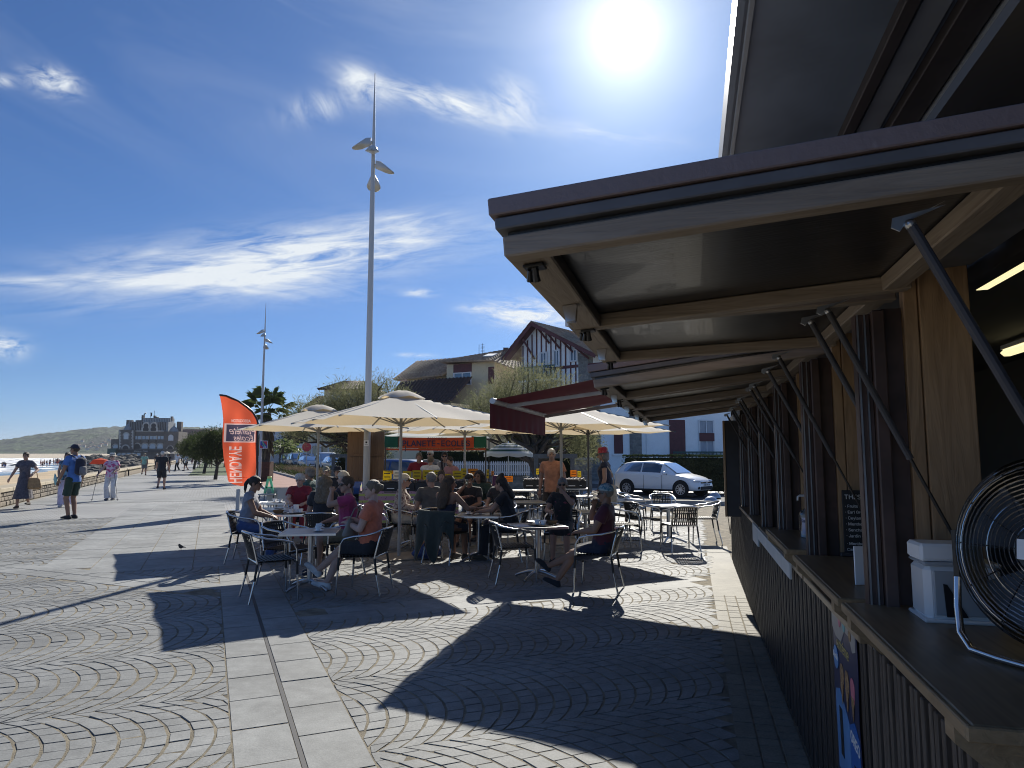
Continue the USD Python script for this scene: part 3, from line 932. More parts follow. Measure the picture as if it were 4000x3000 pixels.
b = B()
for k in range(12):
    t = k / 12 * 2 * np.pi
    b.tube([hub + R @ np.array([math.cos(t) * rad * q, math.sin(t) * rad * q, .055 * math.sqrt(max(0, 1 - q * q)) + .012]) for q in (.2, .4, .6, .8, .9, 1.0)], .0017, 4)
Fn.part('guard_spokes', b, 'black_metal', world=True)
Fn.part('drum', B().lathe([(rad, .02), (rad + .004, .0), (rad + .004, -.07), (rad - .004, -.085), (rad - .006, -.08), (rad - .002, -.07), (rad - .002, 0), (rad, .02)], 48, hub, R), 'steel_bright', world=True, smooth=30)
for k in range(5):
    t = k / 5 * 2 * np.pi + .2
    P = np.zeros((6, 4, 3))
    for i, q in enumerate(np.linspace(.22, .92, 6)):
        for j, w_ in enumerate(np.linspace(-.42, .5, 4)):
            P[i, j] = hub + R @ np.array([math.cos(t + w_ * .9) * rad * q, math.sin(t + w_ * .9) * rad * q, -.03 + .035 * w_])
    Fn.part('blade', B().grid(P), mat('fan_blade', (.05, .052, .056), .35) if k == 0 else 'fan_blade', world=True, smooth=True)
b = B(); b.lathe([(0, .075), (.05, .072), (.055, .06), (.055, -.03), (0, -.035)], 24, hub, R)
mt = Fn.part('motor', b, 'black_metal', world=True, smooth=30)
b = B(); b.box(hub + ax * .079, (.085, .045, .002), R)
Fn.part('rating_plate', b, 'paper', mt, world=True)
b = B(); pts = []
for sg in (1, -1):
    s_ = R[:, 0] * sg
    b.bar(hub + s_ * (rad + .012) + UP * .03, hub + s_ * (rad + .012) * 1.0 - UP * .12, .014, .006, ax)
Fn.part('side_bar', b, 'black_metal', world=True)
s_ = R[:, 0]; s_ = unit(s_ * np.array([1, 1, 0])); f_ = np.array([-s_[1], s_[0], 0]); f_ = f_ if f_ @ N > 0 else -f_
for sg in (1, -1):
    pts = [fc + s_ * sg * (rad + .012) + UP * .17, fc + s_ * sg * (rad + .006) + UP * .10 + f_ * .015, fc + s_ * sg * (rad - .01) + UP * .04 + f_ * .035, fc + s_ * sg * (rad - .05) + UP * .012 + f_ * .06, fc + s_ * sg * (rad - .12) + UP * .010 + f_ * .075, fc + f_ * .08 + UP * .010]
    Fn.part('foot_tube', B().tube(pts, .009, 10), 'steel_bright', world=True, smooth=True)
b = B().tube([hub + ax * .03 - UP * .05 + R[:, 0] * .05, hub + ax * .07 - UP * .12 + R[:, 0] * .05, hub - UP * .2 + R[:, 0] * .02 + ax * .06, fc + UP * .006 + f_ * -.02, fc + UP * .006 - f_ * .2], .004, 6)
Fn.part('cable', b, 'black_metal', world=True, smooth=True)
# paper towel dispenser
dc = kw(-.70, 2.36, 1.12)
D = Thing('towel_dispenser', 'pale grey paper towel dispenser on the nearest counter behind the fan', 'dispenser', dc, -KA)
prof = Polygon([(-.085, 0), (.10, 0), (.105, .01), (.100, .12), (.085, .165), (-.085, .17)])
D.part('casing', B().box((0.045, 0, .0825), (.20, .145, .165), None, .018), 'white_plastic')
D.part('side_panel', B().box((0.05, -.075, .085), (.165, .006, .125), None, .003), 'grey_plastic')
D.part('tinted_window', B().prism([(-.035, .02), (.02, .02), (-.03, .11), (-.04, .112)], .003, np.array([[1, 0, 0], [0, 0, -1], [0, 1, 0]]).T.T, (.03, -.0785, 0)), 'black_metal')
D.part('lid', B().box((0.045, 0, .1655), (.202, .147, .012), None, .005), 'grey_plastic')
D.part('base', B().box((0.045, 0, .006), (.215, .16, .011), None, .004), 'white_plastic')
st = solo('paper_stack', B().box(kw(-.715, 2.35, 1.12 + .198), (.16, .115, .05), rotz(-KA + .05), .008), 'paper', 'stack of white paper on top of the grey towel dispenser', 'paper')
# blackboard
bc = kw(-.775, 3.66, 1.122)
mat('slate', (0.022, 0.024, 0.026), 0.7, var=0.3, vscale=8)
mat('chalk', (0.75, 0.76, 0.76), 0.9)
mat('gold_print', (0.5, 0.4, 0.15), 0.5)
Bb = Thing('menu_blackboard', 'small blackboard with chalked list of teas on the second counter', 'blackboard', bc, -KA)
ex, ey = kw(-1, 0) * 1.0, UP
Bb.part('board', B().box(bc + UP * .155 + A * .01, (.155, .012, .31), rotz(-KA), .002), 'slate', world=True)
b = B(); o = bc - A * .0 + UP * .285
for i, (tx, hh) in enumerate((('THES/INFU', .021), ('Fruits rouges', .013), ('Earl Grey', .013), ('Ceylan', .013), ('Menthe', .013), ('Sencha', .013), ('Jardin de Dim', .013), ('Menthe réglisse', .013), ('Camomille', .013))):
    z = .268 - i * .028 - (.012 if i else 0) - (.008 if i > 6 else 0)
    b.text(('· ' if i and i < 8 else '') + tx, hh, bc + UP * z - A * .0005 + N * (.068 if i else .07), -N, UP, .0012, center=False)
Bb.part('chalk_writing', b, 'chalk', world=True)
Bb.part('ledge', B().box(bc + UP * .008 - A * .012, (.20, .035, .016), rotz(-KA), .003), 'dark_paint', world=True)
# cup of spoons and folded card
cc = kw(-.62, 2.78, 1.12)
mat('clear_plastic', (0.7, 0.72, 0.74), 0.15, spec=0.6)
Cp = Thing('cutlery_cup', 'grey metal cup holding dark wooden spoons on the second counter', 'cup', cc)
Cp.part('cup', B().lathe([(0, 0), (.022, 0), (.028, .10), (.0265, .10), (.021, .004), (0, .004)], 20), 'aluminium', smooth=30)
for k in range(5):
    Cp.part('spoon', B().tube([(.01 * math.cos(k * 1.3), .01 * math.sin(k * 1.3), .01), (.02 * math.cos(k * 1.3), .02 * math.sin(k * 1.3), .135 + .008 * (k % 3))], [.002, .004], 6), 'black_metal')
solo('menu_card', B().box(kw(-.60, 2.87, 1.12 + .072), (.05, .006, .14), rotz(-KA + .3)), 'paper', 'white menu card propped beside the cutlery cup', 'menu card')
# pump bottle
pc = kw(-.66, 4.42, 1.12)
pane('bottle_plastic', (0.80, 0.86, 0.90), 0.3, 0.08)
mat('label_blue', (0.32, 0.42, 0.62), 0.5, col2=(0.62, 0.55, 0.62), vscale=9)
mat('ink_navy', (0.02, 0.025, 0.09), 0.6)
Pb_ = Thing('pump_bottle', 'clear hand gel pump bottle with white pump on the third counter', 'bottle', pc, -KA)
Pb_.part('body', B().lathe([(0, 0), (.055, 0), (.058, .01), (.058, .13), (.05, .15), (.022, .172), (.02, .18)], 28), 'bottle_plastic', smooth=30)
Pb_.part('gel', B().lathe([(0, .004), (.05, .004), (.052, .04), (0, .04)], 24), 'clear_plastic', smooth=30)
t0 = np.linspace(-2.5, -.55, 14)
P = np.array([[(math.cos(t) * .0592, math.sin(t) * .0592, z) for z in (.025, .07, .118)] for t in t0])
lb = Pb_.part('label', B().grid(P), 'label_blue', smooth=True)
Pb_.part('label_text', B().text('Sarona', .017, (-.022, -.0585, .092), unit((.9, -.42, 0)), UP, .0012, True), 'ink_navy', lb)
Pb_.part('pump', B().lathe([(0, .172), (.023, .172), (.023, .20), (.012, .205), (.009, .21), (.009, .235), (.016, .237), (.016, .247), (0, .248)], 16).tube([(0, 0, .243), (-.05, -.012, .243), (-.062, -.015, .236), (-.064, -.016, .215)], [.007, .007, .006, .005], 8), 'white_plastic', smooth=30)
# leaflets pinned at the partition
for i, (n_, a_, z, w_, h_, l_) in enumerate(((-.80, 4.915, 1.86, .15, .17, 'dark poster with a flower on the plank wall above the pump bottle'), (-.81, 4.915, 1.71, .10, .07, 'white notice below the dark poster on the plank wall'), (-.87, 4.9, 1.50, .06, .09, 'white leaflet in the upper wooden rack'), (-.87, 4.9, 1.32, .09, .10, 'pair of white leaflets in the lower wooden rack'))):
    m_ = mat('poster_dark', (0.06, 0.10, 0.08), 0.6, col2=(0.45, 0.2, 0.16), vscale=14, ramp=(.45, .6)) if i == 0 else 'paper'
    solo('leaflet', B().box(kw(n_, a_, z), (w_, .004, h_), rotz(-KA), 0), m_, l_, 'leaflet')
for z in (1.45, 1.27):
    tt = Thing('leaflet_rack', 'small sloping wooden rack for leaflets, ' + ('upper' if z > 1.4 else 'lower') + ' one beside the pump bottle', 'rack', kw(-.86, 4.86, z), -KA)
    tt.part('tray', B().box((0, 0, 0), (.13, .07, .012)).box((-.06, 0, .02), (.008, .07, .05)).box((0, -.035, .015), (.13, .006, .03)), 'pine_n')
# ice cream poster on the slats
mat('print_cream', (0.40, 0.37, 0.33), 0.5, col2=(0.28, 0.27, 0.27), vscale=7)
mat('print_navy', (0.022, 0.026, 0.085), 0.4, var=.3, vscale=4)
mat('print_sky', (0.12, 0.30, 0.62), 0.4, var=.25, vscale=4)
mat('print_blue', (0.02, 0.12, 0.42), 0.4)
mat('print_red', (0.33, 0.02, 0.03), 0.4)
mat('print_pink', (0.55, 0.16, 0.22), 0.5)
mat('print_tan', (0.45, 0.28, 0.13), 0.5, col2=(0.12, 0.06, 0.03), vscale=60)
mat('print_white', (0.75, 0.75, 0.75), 0.5)
mat('print_teal', (0.15, 0.40, 0.42), 0.5)
po = kw(-.548, 2.97, 0)
Po = Thing('ice_cream_poster', 'tall wavy-edged blue ice cream poster fixed to the kiosk slats', 'poster', po, -KA)
PM = np.stack([-A, UP, N], 1)


def wob(x0, x1, z0, z1, n=14, am=.012, ph=0.0):
    zs = np.linspace(z0, z1, n)
    return [(x0 + am * math.sin(z * 17 + ph), z) for z in zs] + [(x1 + am * math.sin(z * 15 + 1 + ph), z) for z in zs[::-1]]


def pr_(name, poly, m_, dz, parent=None):
    return Po.part(name, B().prism(poly, .0015, PM, po + N * dz), m_, parent, world=True)


pb = pr_('panel', wob(-.22, .215, .04, 1.0, 30, .010), 'print_navy', 0)
pr_('top_field', [(-.215, .99), (-.215, .90), (-.15, .875), (-.05, .875), (.02, .93), (.10, .93), (.15, .885), (.20, .90), (.212, .99)], 'print_cream', .0017, pb)
pr_('sky_field', [(-.205, .62), (-.19, .66), (-.12, .68), (-.03, .64), (.04, .60), (.04, .36), (-.19, .36)], 'print_sky', .0017, pb)
pr_('blue_field', [(.045, .60), (.13, .635), (.20, .60), (.21, .30), (.10, .28), (.045, .36)], 'print_blue', .0017, pb)
pr_('low_field', [(-.19, .35), (.21, .28), (.20, .05), (-.2, .05)], 'print_sky', .0017, pb)
pr_('red_field', Point(-.09, .25).buffer(.105, 12), 'print_red', .0034, pb)
pr_('oval_logo', Point(-.16, .79).buffer(.045, 12), 'print_sky', .0034, pb)
b = B().text('Nestlé', .022, po + (-A) * -.16 + UP * .785 + N * .0052, -A, UP, .001, True)
Po.part('logo_text', b, 'print_white', pb, world=True)
b = B().text('extrême', .042, po + (-A) * -.03 + UP * .835 + N * .0020, -A, UP, .001)
Po.part('title_text', b, 'gold_print', pb, world=True)
b = B().text('OREO', .040, po + (-A) * .13 + UP * .545 + N * .0036, unit(-A + UP * -.1), unit(UP + A * -.1), .001, True)
Po.part('biscuit_text', b, 'print_white', pb, world=True)
pr_('biscuit_bar', wob(.10, .16, .33, .48, 8, .004), 'black_metal', .0036, pb)
pr_('dark_bar', wob(-.13, -.08, .43, .61, 8, .004), 'black_metal', .0036, pb)
for k, (x, m_) in enumerate(((-.06, 'print_tan'), (.03, 'print_tan'), (.125, 'print_pink'))):
    pr_('cone_top', Point(x, .755).buffer(.035, 8).union(Point(x, .725).buffer(.03, 8)), m_, .002, pb)
    pr_('cone', [(x - .026, .72), (x + .026, .72), (x + .003, .64), (x - .003, .64)], 'print_tan', .0036, pb)
for k, (x, z, m_) in enumerate(((-.06, .95, 'print_pink'), (.02, .90 + .05, 'print_teal'), (.12, .94, 'print_tan'))):
    pr_('splash', Point(x, z).buffer(.022, 3), m_, .0036, pb)
for (x, z) in ((-.11, .27), (-.05, .24)):
    pr_('white_swirl', Point(x, z).buffer(.02, 5), 'print_white', .0052, pb)

# ------------------------------------------------------------------ red awning further along the kiosk
mat('awning_red', (0.115, 0.009, 0.022), 0.75, var=0.25, vscale=2, transl=0.06)
mat('valance_red', (0.13, 0.010, 0.024), 0.8, var=0.3, vscale=8, stretch=(1, 1, .2), transl=0.15)
mat('awning_arm', (0.62, 0.62, 0.60), 0.45, 0.0, var=0.2, vscale=6)
AW = Thing('red_awning', 'dark red fabric awning on white folding arms at the kiosk', 'awning', kw(-.5, 9.4, 2.0), -KA)
P = np.zeros((16, 18, 3))
for i, t_ in enumerate(np.linspace(0, 1, 16)):
    for j, q in enumerate(np.linspace(0, 1, 18)):
        P[i, j] = kw(-.5 + 2.74 * t_, 7.8 + 3.2 * q, 2.80 - .55 * t_ - .03 * math.sin(math.pi * t_) + .012 * math.sin(q * 19) * math.sin(math.pi * t_))
AW.part('cloth', B().grid(P), 'awning_red', world=True, smooth=True)
AW.part('front_bar', B().tube([kw(2.25, 7.78, 2.235), kw(2.25, 11.02, 2.235)], .036, 14), 'awning_arm', world=True, smooth=30)
P = np.zeros((5, 60, 3))
for i, t_ in enumerate(np.linspace(0, 1, 5)):
    for j, q in enumerate(np.linspace(0, 1, 60)):
        P[i, j] = kw(2.285 + .010 * math.sin(j * .9) * t_, 7.8 + 3.2 * q, 2.215 - .30 * t_)
AW.part('valance', B().grid(P), 'valance_red', world=True, smooth=True)
for (a0, a1) in ((8.25, 9.25), (10.55, 9.75)):
    arm = AW.part('folding_arm', B().bar(kw(2.2, a0, 2.20), kw(.55, a0 + (.15 if a0 < 9 else -.1), 2.42), .06, .045, ch=.006), 'awning_arm', world=True)
    AW.part('arm_elbow', B().bar(kw(.55, a0 + (.15 if a0 < 9 else -.1), 2.42), kw(-.5, a0, 2.62), .055, .04, ch=.006), 'awning_arm', arm, world=True)
AW.part('cassette', kbox(B(), -.56, -.44, 7.75, 11.05, 2.74, 2.86, .02), 'awning_arm', world=True)
# ------------------------------------------------------------------ plants
mat('bark', (0.085, 0.065, 0.05), 0.9, var=0.4, vscale=8, bump=0.6, bscale=25)
mat('tamarisk_leaf', (0.29, 0.30, 0.16), 0.7, island=0.4, transl=0.55)
mat('dark_leaf', (0.060, 0.088, 0.030), 0.65, island=0.5, transl=0.35)
mat('mid_leaf', (0.085, 0.12, 0.035), 0.65, island=0.5, transl=0.4)
mat('palm_leaf', (0.20, 0.26, 0.09), 0.5, island=0.35, transl=0.6)
mat('dead_frond', (0.20, 0.15, 0.08), 0.8, island=0.3)
mat('flower_leaf', (0.12, 0.16, 0.045), 0.7, island=0.6, transl=0.3)
mat('dry_plume', (0.30, 0.23, 0.16), 0.9, island=0.4, transl=0.3)


def leaves(P, D, L, Wd, r, droop=0.0):
    """Thin four-cornered leaves at P along D."""
    n = len(P)
    D = D / np.linalg.norm(D, axis=1, keepdims=True)
    s_ = np.cross(D, r.normal(size=(n, 3))); s_ /= np.linalg.norm(s_, axis=1, keepdims=True)
    L, Wd = np.broadcast_to(L, n)[:, None], np.broadcast_to(Wd, n)[:, None]
    mid = P + D * L * .5 - UP * droop * L * .1
    v = np.stack([P, mid + s_ * Wd, P + D * L - UP * droop * L * .4, mid - s_ * Wd], 1).reshape(-1, 3)
    i = np.arange(n)[:, None] * 4
    return v, np.vstack([i + [0, 1, 2], i + [0, 2, 3]])


def sph(n, r):
    d = r.normal(size=(n, 3))
    return d / np.linalg.norm(d, axis=1, keepdims=True)


def crown_leaves(blobs, n_clump, per, spread, L, Wd, r, up=.5, droop=.5, shell=.55):
    vol = np.array([np.prod(q) ** (2 / 3.) for _, q in blobs]); vol /= vol.sum()
    P, D, C = [], [], []
    for (c, q), w_ in zip(blobs, vol):
        k = int(n_clump * w_) + 1
        d = sph(k, r)
        cc = np.asarray(c) + d * np.asarray(q) * (shell + (1 - shell) * r.random((k, 1)) ** .5) * (.82 + .36 * r.random((k, 1)))
        C.append(cc)
        pp = np.repeat(cc, per, 0) + r.normal(size=(k * per, 3)) * spread
        dd = np.repeat(d, per, 0) * .6 + r.normal(size=(k * per, 3)) * .75 + UP * up
        P.append(pp); D.append(dd)
    P, D = np.vstack(P), np.vstack(D)
    v, f = leaves(P, D, L * (.6 + .8 * r.random(len(P))), Wd * (.6 + .8 * r.random(len(P))), r, droop)
    return v, f, np.vstack(C)


def limb(b, p, q, r0, r1, r, n=5, wig=.08, seg=6):
    t = np.linspace(0, 1, n)[:, None]
    L = np.linalg.norm(np.asarray(q) - p)
    pts = np.asarray(p) * (1 - t) + np.asarray(q) * t + r.normal(size=(n, 3)) * wig * L * np.sin(t * math.pi)
    b.tube(pts, r0 + (r1 - r0) * t[:, 0], seg)
    return pts


def tree(name, label, loc, trunk, blobs, n_clump, per, spread, L, Wd, leaf, seed, group=None, up=.5, droop=.5, tr=.18, limbs=14, shell=.5, scale=1.0):
    r = np.random.default_rng(seed)
    t = Thing(name, label, 'tree', loc, 0, group, scale=scale)
    v, f, C = crown_leaves(blobs, n_clump, per, spread, L, Wd, r, up, droop, shell)
    t.part('crown', (v, f), leaf)
    b = B()
    trunk = np.asarray(trunk, float)
    b.tube(trunk, np.linspace(tr, tr * .55, len(trunk)), 8)
    top = trunk[-1]
    for k in r.choice(len(C), min(limbs, len(C)), replace=False):
        pts = limb(b, trunk[r.integers(max(1, len(trunk) - 2), len(trunk))], C[k], tr * .38, tr * .06, r)
    t.part('trunk', b, 'bark')
    return t


def ground_at(px, d):
    p = dp(px, 1778, d); p[2] = 0
    return p


# tamarisk trees in front of the houses
tree('tamarisk_tree', 'feathery grey-green tamarisk in front of the half-timbered house', ground_at(2120, 23.5), [(0, 0, 0), (-.05, 0, .7), (-.3, .1, 1.25), (-.25, .1, 1.7)],
     [((-1.4, .2, 2.9), (.95, .9, .75)), ((-.5, 0, 3.35), (.9, .9, .85)), ((.3, .2, 3.2), (.75, .8, .8)), ((-2.0, 0, 2.5), (.5, .6, .5)), ((.9, 0, 2.5), (.6, .7, .7)), ((-.6, .2, 2.5), (1.2, .9, .5)), ((1.2, .1, 1.75), (.3, .4, .55))], 800, 26, .18, .21, .0075, 'tamarisk_leaf', 11, up=.75, droop=.3, tr=.22, limbs=60, scale=1.08)
tree('tamarisk_tree', 'wide feathery tamarisk behind the lamp post, left of the cream house', ground_at(1430, 31), [(0, 0, 0), (.1, 0, .8), (-.2, 0, 1.6), (-.1, 0, 2.1)],
     [((-.6, 0, 3.2), (1.15, 1.0, .75)), ((.55, .2, 3.5), (1.0, .9, .95)), ((-1.7, 0, 2.9), (.85, .8, .8)), ((-2.6, 0, 2.7), (.6, .6, .75)), ((1.3, 0, 3.1), (.6, .6, .7)), ((0, .2, 2.3), (1.6, .9, .6)), ((-.9, .2, 3.75), (.45, .5, .5))], 850, 26, .2, .23, .009, 'tamarisk_leaf', 12, up=.75, droop=.3, tr=.22, limbs=60, scale=1.13)
tree('tamarisk_tree', 'low drooping tamarisk branch hanging beside the stone house wall', ground_at(2270, 31), [(0, 0, 0), (0, 0, 1.2), (-.1, 0, 2.0)], [((-.2, 0, 2.7), (.7, .6, .8)), ((.2, 0, 2.0), (.5, .5, .5))], 200, 30, .18, .2, .009, 'tamarisk_leaf', 13, up=.3, droop=.9, tr=.12, limbs=14)
tree('tamarisk_tree', 'dark tamarisk trunk and foliage behind the wooden board on the lamp post', ground_at(1400, 36), [(0, 0, 0), (.1, 0, 1.0), (.3, 0, 1.9)], [((0, 0, 2.4), (1.1, 1, .7)), ((-.8, 0, 2.3), (.6, .6, .4)), ((.9, 0, 1.5), (.6, .7, .8))], 300, 30, .2, .2, .011, 'dark_leaf', 14, up=.4, droop=.6, tr=.2, limbs=20)
# trees along the promenade lawn
for i, (px, d, h) in enumerate(((845, 46, 3.4), (800, 60, 3.7), (760, 78, 4.0), (880, 95, 5.2), (860, 130, 6.0), (930, 70, 4.2))):
    s_ = h / 3.6
    lab = ['nearest dense tamarisk of the promenade row, just left of the orange flag', 'rounded tamarisk second in the promenade row left of the flag', 'third tamarisk of the promenade row, by the strollers', 'tall dark tree rising behind the promenade row', 'tallest distant dark tree behind the promenade row', 'bushy tree half hidden behind the orange flag'][i]
    tree('promenade_tree', lab, ground_at(px, d), [(0, 0, 0), (.1 * s_, 0, .9 * s_), (0, 0, 1.6 * s_)], [((0, 0, 2.4 * s_), (1.5 * s_, 1.3 * s_, .95 * s_)), ((-.9 * s_, 0, 2.0 * s_), (.9 * s_, .9 * s_, .7 * s_)), ((.9 * s_, 0, 2.2 * s_), (.9 * s_, .9 * s_, .8 * s_)), ((.1 * s_, 0, 3.0 * s_), (.8 * s_, .8 * s_, .5 * s_))], 420, 26, .16 * s_, .2 * s_, .02 * s_, 'dark_leaf' if i > 2 else 'mid_leaf', 20 + i, 'trees along the promenade', tr=.14 * s_, limbs=16)
# palm above the rust planter
pl = ground_at(1038, 43)
r = np.random.default_rng(5)
PT = Thing('fan_palm', 'shaggy fan palm in the rust-coloured planter behind the far lamp post', 'palm tree', pl)
PT.part('trunk', B().tube([(0, 0, .3), (.03, 0, 1.5), (0, 0, 2.9), (0, 0, 4.2)], [.26, .24, .28, .24], 12), 'bark')
b = B()
for k in range(70):
    a_ = r.uniform(0, 6.28); z = r.uniform(2.0, 3.9)
    b.add(*leaves(np.array([[math.cos(a_) * .24, math.sin(a_) * .24, z]]), np.array([[math.cos(a_) * .35, math.sin(a_) * .35, -1.0]]), .8, .10, r))
PT.part('dead_skirt', b, 'dead_frond')
for k in range(17):
    a_ = k * 2.4 + r.uniform(-.2, .2); el = -.35 + 1.75 * (k / 17)
    d = np.array([math.cos(a_) * math.cos(el), math.sin(a_) * math.cos(el), math.sin(el)])
    st = np.array([0, 0, 4.25]) + d * .15
    tip = st + d * r.uniform(.75, 1.1) - UP * .05
    F_ = frame(d)
    b = B().tube([st, (st + tip) / 2 + UP * .03, tip], [.022, .018, .013], 5)
    n = 30
    for q in range(n):
        th = (q / (n - 1) - .5) * 2.7
        dd = d * math.cos(th) + F_[:, 0] * math.sin(th) + F_[:, 1] * (.10 * (q % 2) - .05)
        L = 1.05 * (.72 + .28 * math.cos(th)) * r.uniform(.8, 1.12)
        m_ = tip + dd * L * .55
        e_ = tip + dd * L - UP * L * r.uniform(.15, .5)
        s_ = np.cross(dd, F_[:, 1]) * .0105
        b.add([tip, m_ - s_, e_, m_ + s_], [[0, 1, 2, 3]])
    PT.part('frond', b, 'palm_leaf')
RP = Thing('rust_planter', 'tall rust-brown steel planter under the fan palm', 'planter', pl)
mat('rust', (0.11, 0.04, 0.022), 0.85, var=0.5, vscale=5)
for k, (x, y) in enumerate(((0, -.75), (0, .75), (-.75, 0), (.75, 0))):
    RP.part('panel', B().box((x * .5, y * .5, .6), (.76 if x == 0 else .03, .72 if y == 0 else .03, 1.2), None, .01), 'rust')
RP.part('soil', B().box((0, 0, 1.05), (.71, .71, .04)), 'soil')
# shrubs, hedges and small palms
def hedge(name, label, p, q, w_, z0, z1, leaf, seed, n=7000, cat='hedge', L=.07):
    r = np.random.default_rng(seed)
    p, q = np.asarray(p, float), np.asarray(q, float)
    ln = np.linalg.norm(q - p); ex = (q - p) / ln; ey = np.array([-ex[1], ex[0], 0])
    c = (p + q) / 2
    t = Thing(name, label, cat, (c[0], c[1], 0), math.atan2(ex[1], ex[0]))
    t.part('hedge_core', B().box((0, 0, (z0 + z1) / 2), (ln - .15, w_ - .16, z1 - z0 - .14), None, .06), 'dark_leaf')
    side = r.random(n)
    x = r.uniform(-ln / 2, ln / 2, n); y = np.where(side < .40, -w_ / 2, np.where(side < .5, w_ / 2, r.uniform(-w_ / 2, w_ / 2, n))); z = np.where(side < .5, r.uniform(z0, z1, n), z1)
    P = np.stack([x, y, z], 1)
    P += (meshkit.fbm(np.stack([x * 1.3, y * 1.3, z * 1.6], 1), 3, seed)[:, None] - .5) * np.array([.05, .30, .22])
    D = np.stack([r.normal(size=n) * .6, np.where(y < 0, -1, 1) * (side < .5) + r.normal(size=n) * .4, .5 + (side >= .5) + r.normal(size=n) * .4], 1)
    v, f = leaves(P, D, L * (.6 + .8 * r.random(n)), L * .35, r)
    t.part('foliage', (v, f), leaf)
    return t


hedge('hedge', 'clipped dark hedge behind the white car', kw(3.4 - .2, 0) + ground_at(2440, 31.5) * 1 - kw(3.2, 0), ground_at(2900, 29.5), .9, 0, 1.55, 'dark_leaf', 31, 12000)
hedge('hedge', 'clipped hedge behind the white picket fence, left part', ground_at(1640, 28.8), ground_at(2060, 28.8), .8, .5, 1.82, 'mid_leaf', 32, 9000)
hedge('hedge', 'short block of dark hedge right of the tamarisk trunk', ground_at(2105, 29.3), ground_at(2300, 29.3), .8, .3, 1.9, 'dark_leaf', 33, 5000)
hedge('hedge', 'low hedge behind the row of parked cars', ground_at(1040, 132), ground_at(1210, 100), 1.2, 0, 2.0, 'mid_leaf', 34, 3000, L=.3)


def bush(label, px, d, z, rad, leaf, seed, n=160, L=.22, Wd=.03, name='shrub', cat='shrub'):
    r = np.random.default_rng(seed)
    t = Thing(name, label, cat, ground_at(px, d))
    v, f, C = crown_leaves([((0, 0, z), rad)], n, 22, rad[2] * .22, L, Wd, r, .6, .3, .3)
    t.part('foliage', (v, f), leaf)
    b = B()
    for k in range(5):
        limb(b, (r.uniform(-.1, .1), 0, 0), C[r.integers(len(C))], .03, .01, r)
    t.part('stem', b, 'bark')


bush('dark rounded shrub beside the white pergola behind the parked cars', 1165, 108, 2.6, (2.8, 2.5, 2.6), 'dark_leaf', 41, L=.5, Wd=.09)
bush('taller leafy shrub under the apartment block, right of the small palm', 1185, 112, 5.2, (2.6, 2.5, 2.4), 'mid_leaf', 42, L=.5, Wd=.09)
bush('pale shrub at the foot of the far apartment block next to the rust planter', 1062, 150, 3.6, (2.2, 2.0, 3.6), 'mid_leaf', 43, L=.3, Wd=.05)
bush('loose shrub behind the wooden board, next to the parked silver car', 1352, 44, .9, (.5, .6, .8), 'dark_leaf', 44)
for i, (px, d, h) in enumerate(((1100, 96, 5.0), (1130, 99, 4.2))):
    r = np.random.default_rng(60 + i)
    t = Thing('date_palm', ['larger arching date palm in front of the white apartment block', 'smaller date palm right of the larger one by the white apartment block'][i], 'palm tree', ground_at(px, d))
    t.part('trunk', B().tube([(0, 0, 0), (0, 0, h * .55)], [.35, .3], 8), 'bark')
    b = B()
    for k in range(26):
        a_ = k * 2.4; el = r.uniform(-.1, 1.2)
        pts = [np.array([math.cos(a_) * math.cos(el) * q, math.sin(a_) * math.cos(el) * q, h * .55 + math.sin(el) * q - q * q * .16]) for q in np.linspace(.1, h * .52, 8)]
        b.tube(pts, np.linspace(.05, .015, 8), 4)
        for p, q in zip(pts[1:-1], pts[2:]):
            for sg in (1, -1):
                d_ = unit(q - p); s_ = unit(np.cross(d_, UP)) * sg
                b.add(*leaves(p[None] + d_ * r.uniform(0, .3), (s_ + d_ * .6 - UP * .5)[None], .7, .08, r))
    t.part('fronds', b, 'palm_leaf')
# flower bed along the cycle path: many small plants, uncountable
r = np.random.default_rng(70)
n = 9000
u_, v_ = 29 + r.random(n) ** 1.3 * 70, r.uniform(5.7, 8.1, n)
hgt = .18 + .55 * np.clip(meshkit.noise(np.stack([u_ * .35, v_ * .5, u_ * 0], 1)) * 1.6 - .45, 0, 1)
P = U * u_[:, None] + W * v_[:, None] + UP * (.06 + hgt * r.random(n))[:, None]
v, f = leaves(P, r.normal(size=(n, 3)) * .6 + UP, .22, .035, r)
tag(put('/World/flower_bed', (v, f), 'flower_leaf'), kind='stuff', label='green and yellow ground planting beside the red cycle path', cat='planting')
n = 2600
u_, v_ = 33 + r.random(n) * 45, r.uniform(5.9, 8.0, n)
P = U * u_[:, None] + W * v_[:, None] + UP * (.25 + .15 * r.random(n))[:, None]
v, f = leaves(P, r.normal(size=(n, 3)) * .35 + UP, .55, .012, r, .8)
tag(put('/World/ornamental_grass', (v, f), 'dry_plume'), kind='stuff', label='feathery pinkish grass plumes in the planting strip', cat='grass')

# ------------------------------------------------------------------ houses
mat('plaster_white', (0.84, 0.85, 0.84), 0.85, var=0.08, vscale=1.5, bump=0.1, bscale=60)
mat('plaster_cream', (0.62, 0.53, 0.36), 0.85, var=0.08, vscale=1.5)
mat('burgundy', (0.11, 0.026, 0.030), 0.6, var=0.25, vscale=5)
mat('green_paint', (0.012, 0.06, 0.05), 0.5)
mat('white_frame', (0.65, 0.65, 0.65), 0.5)
mat('curtain', (0.40, 0.42, 0.46), 0.9, var=.3, vscale=9, stretch=(8, 8, .3))
pane('house_glass', dark=(0.035, 0.05, 0.07), refl=0.55)
mat('chimney_white', (0.55, 0.54, 0.52), 0.9)


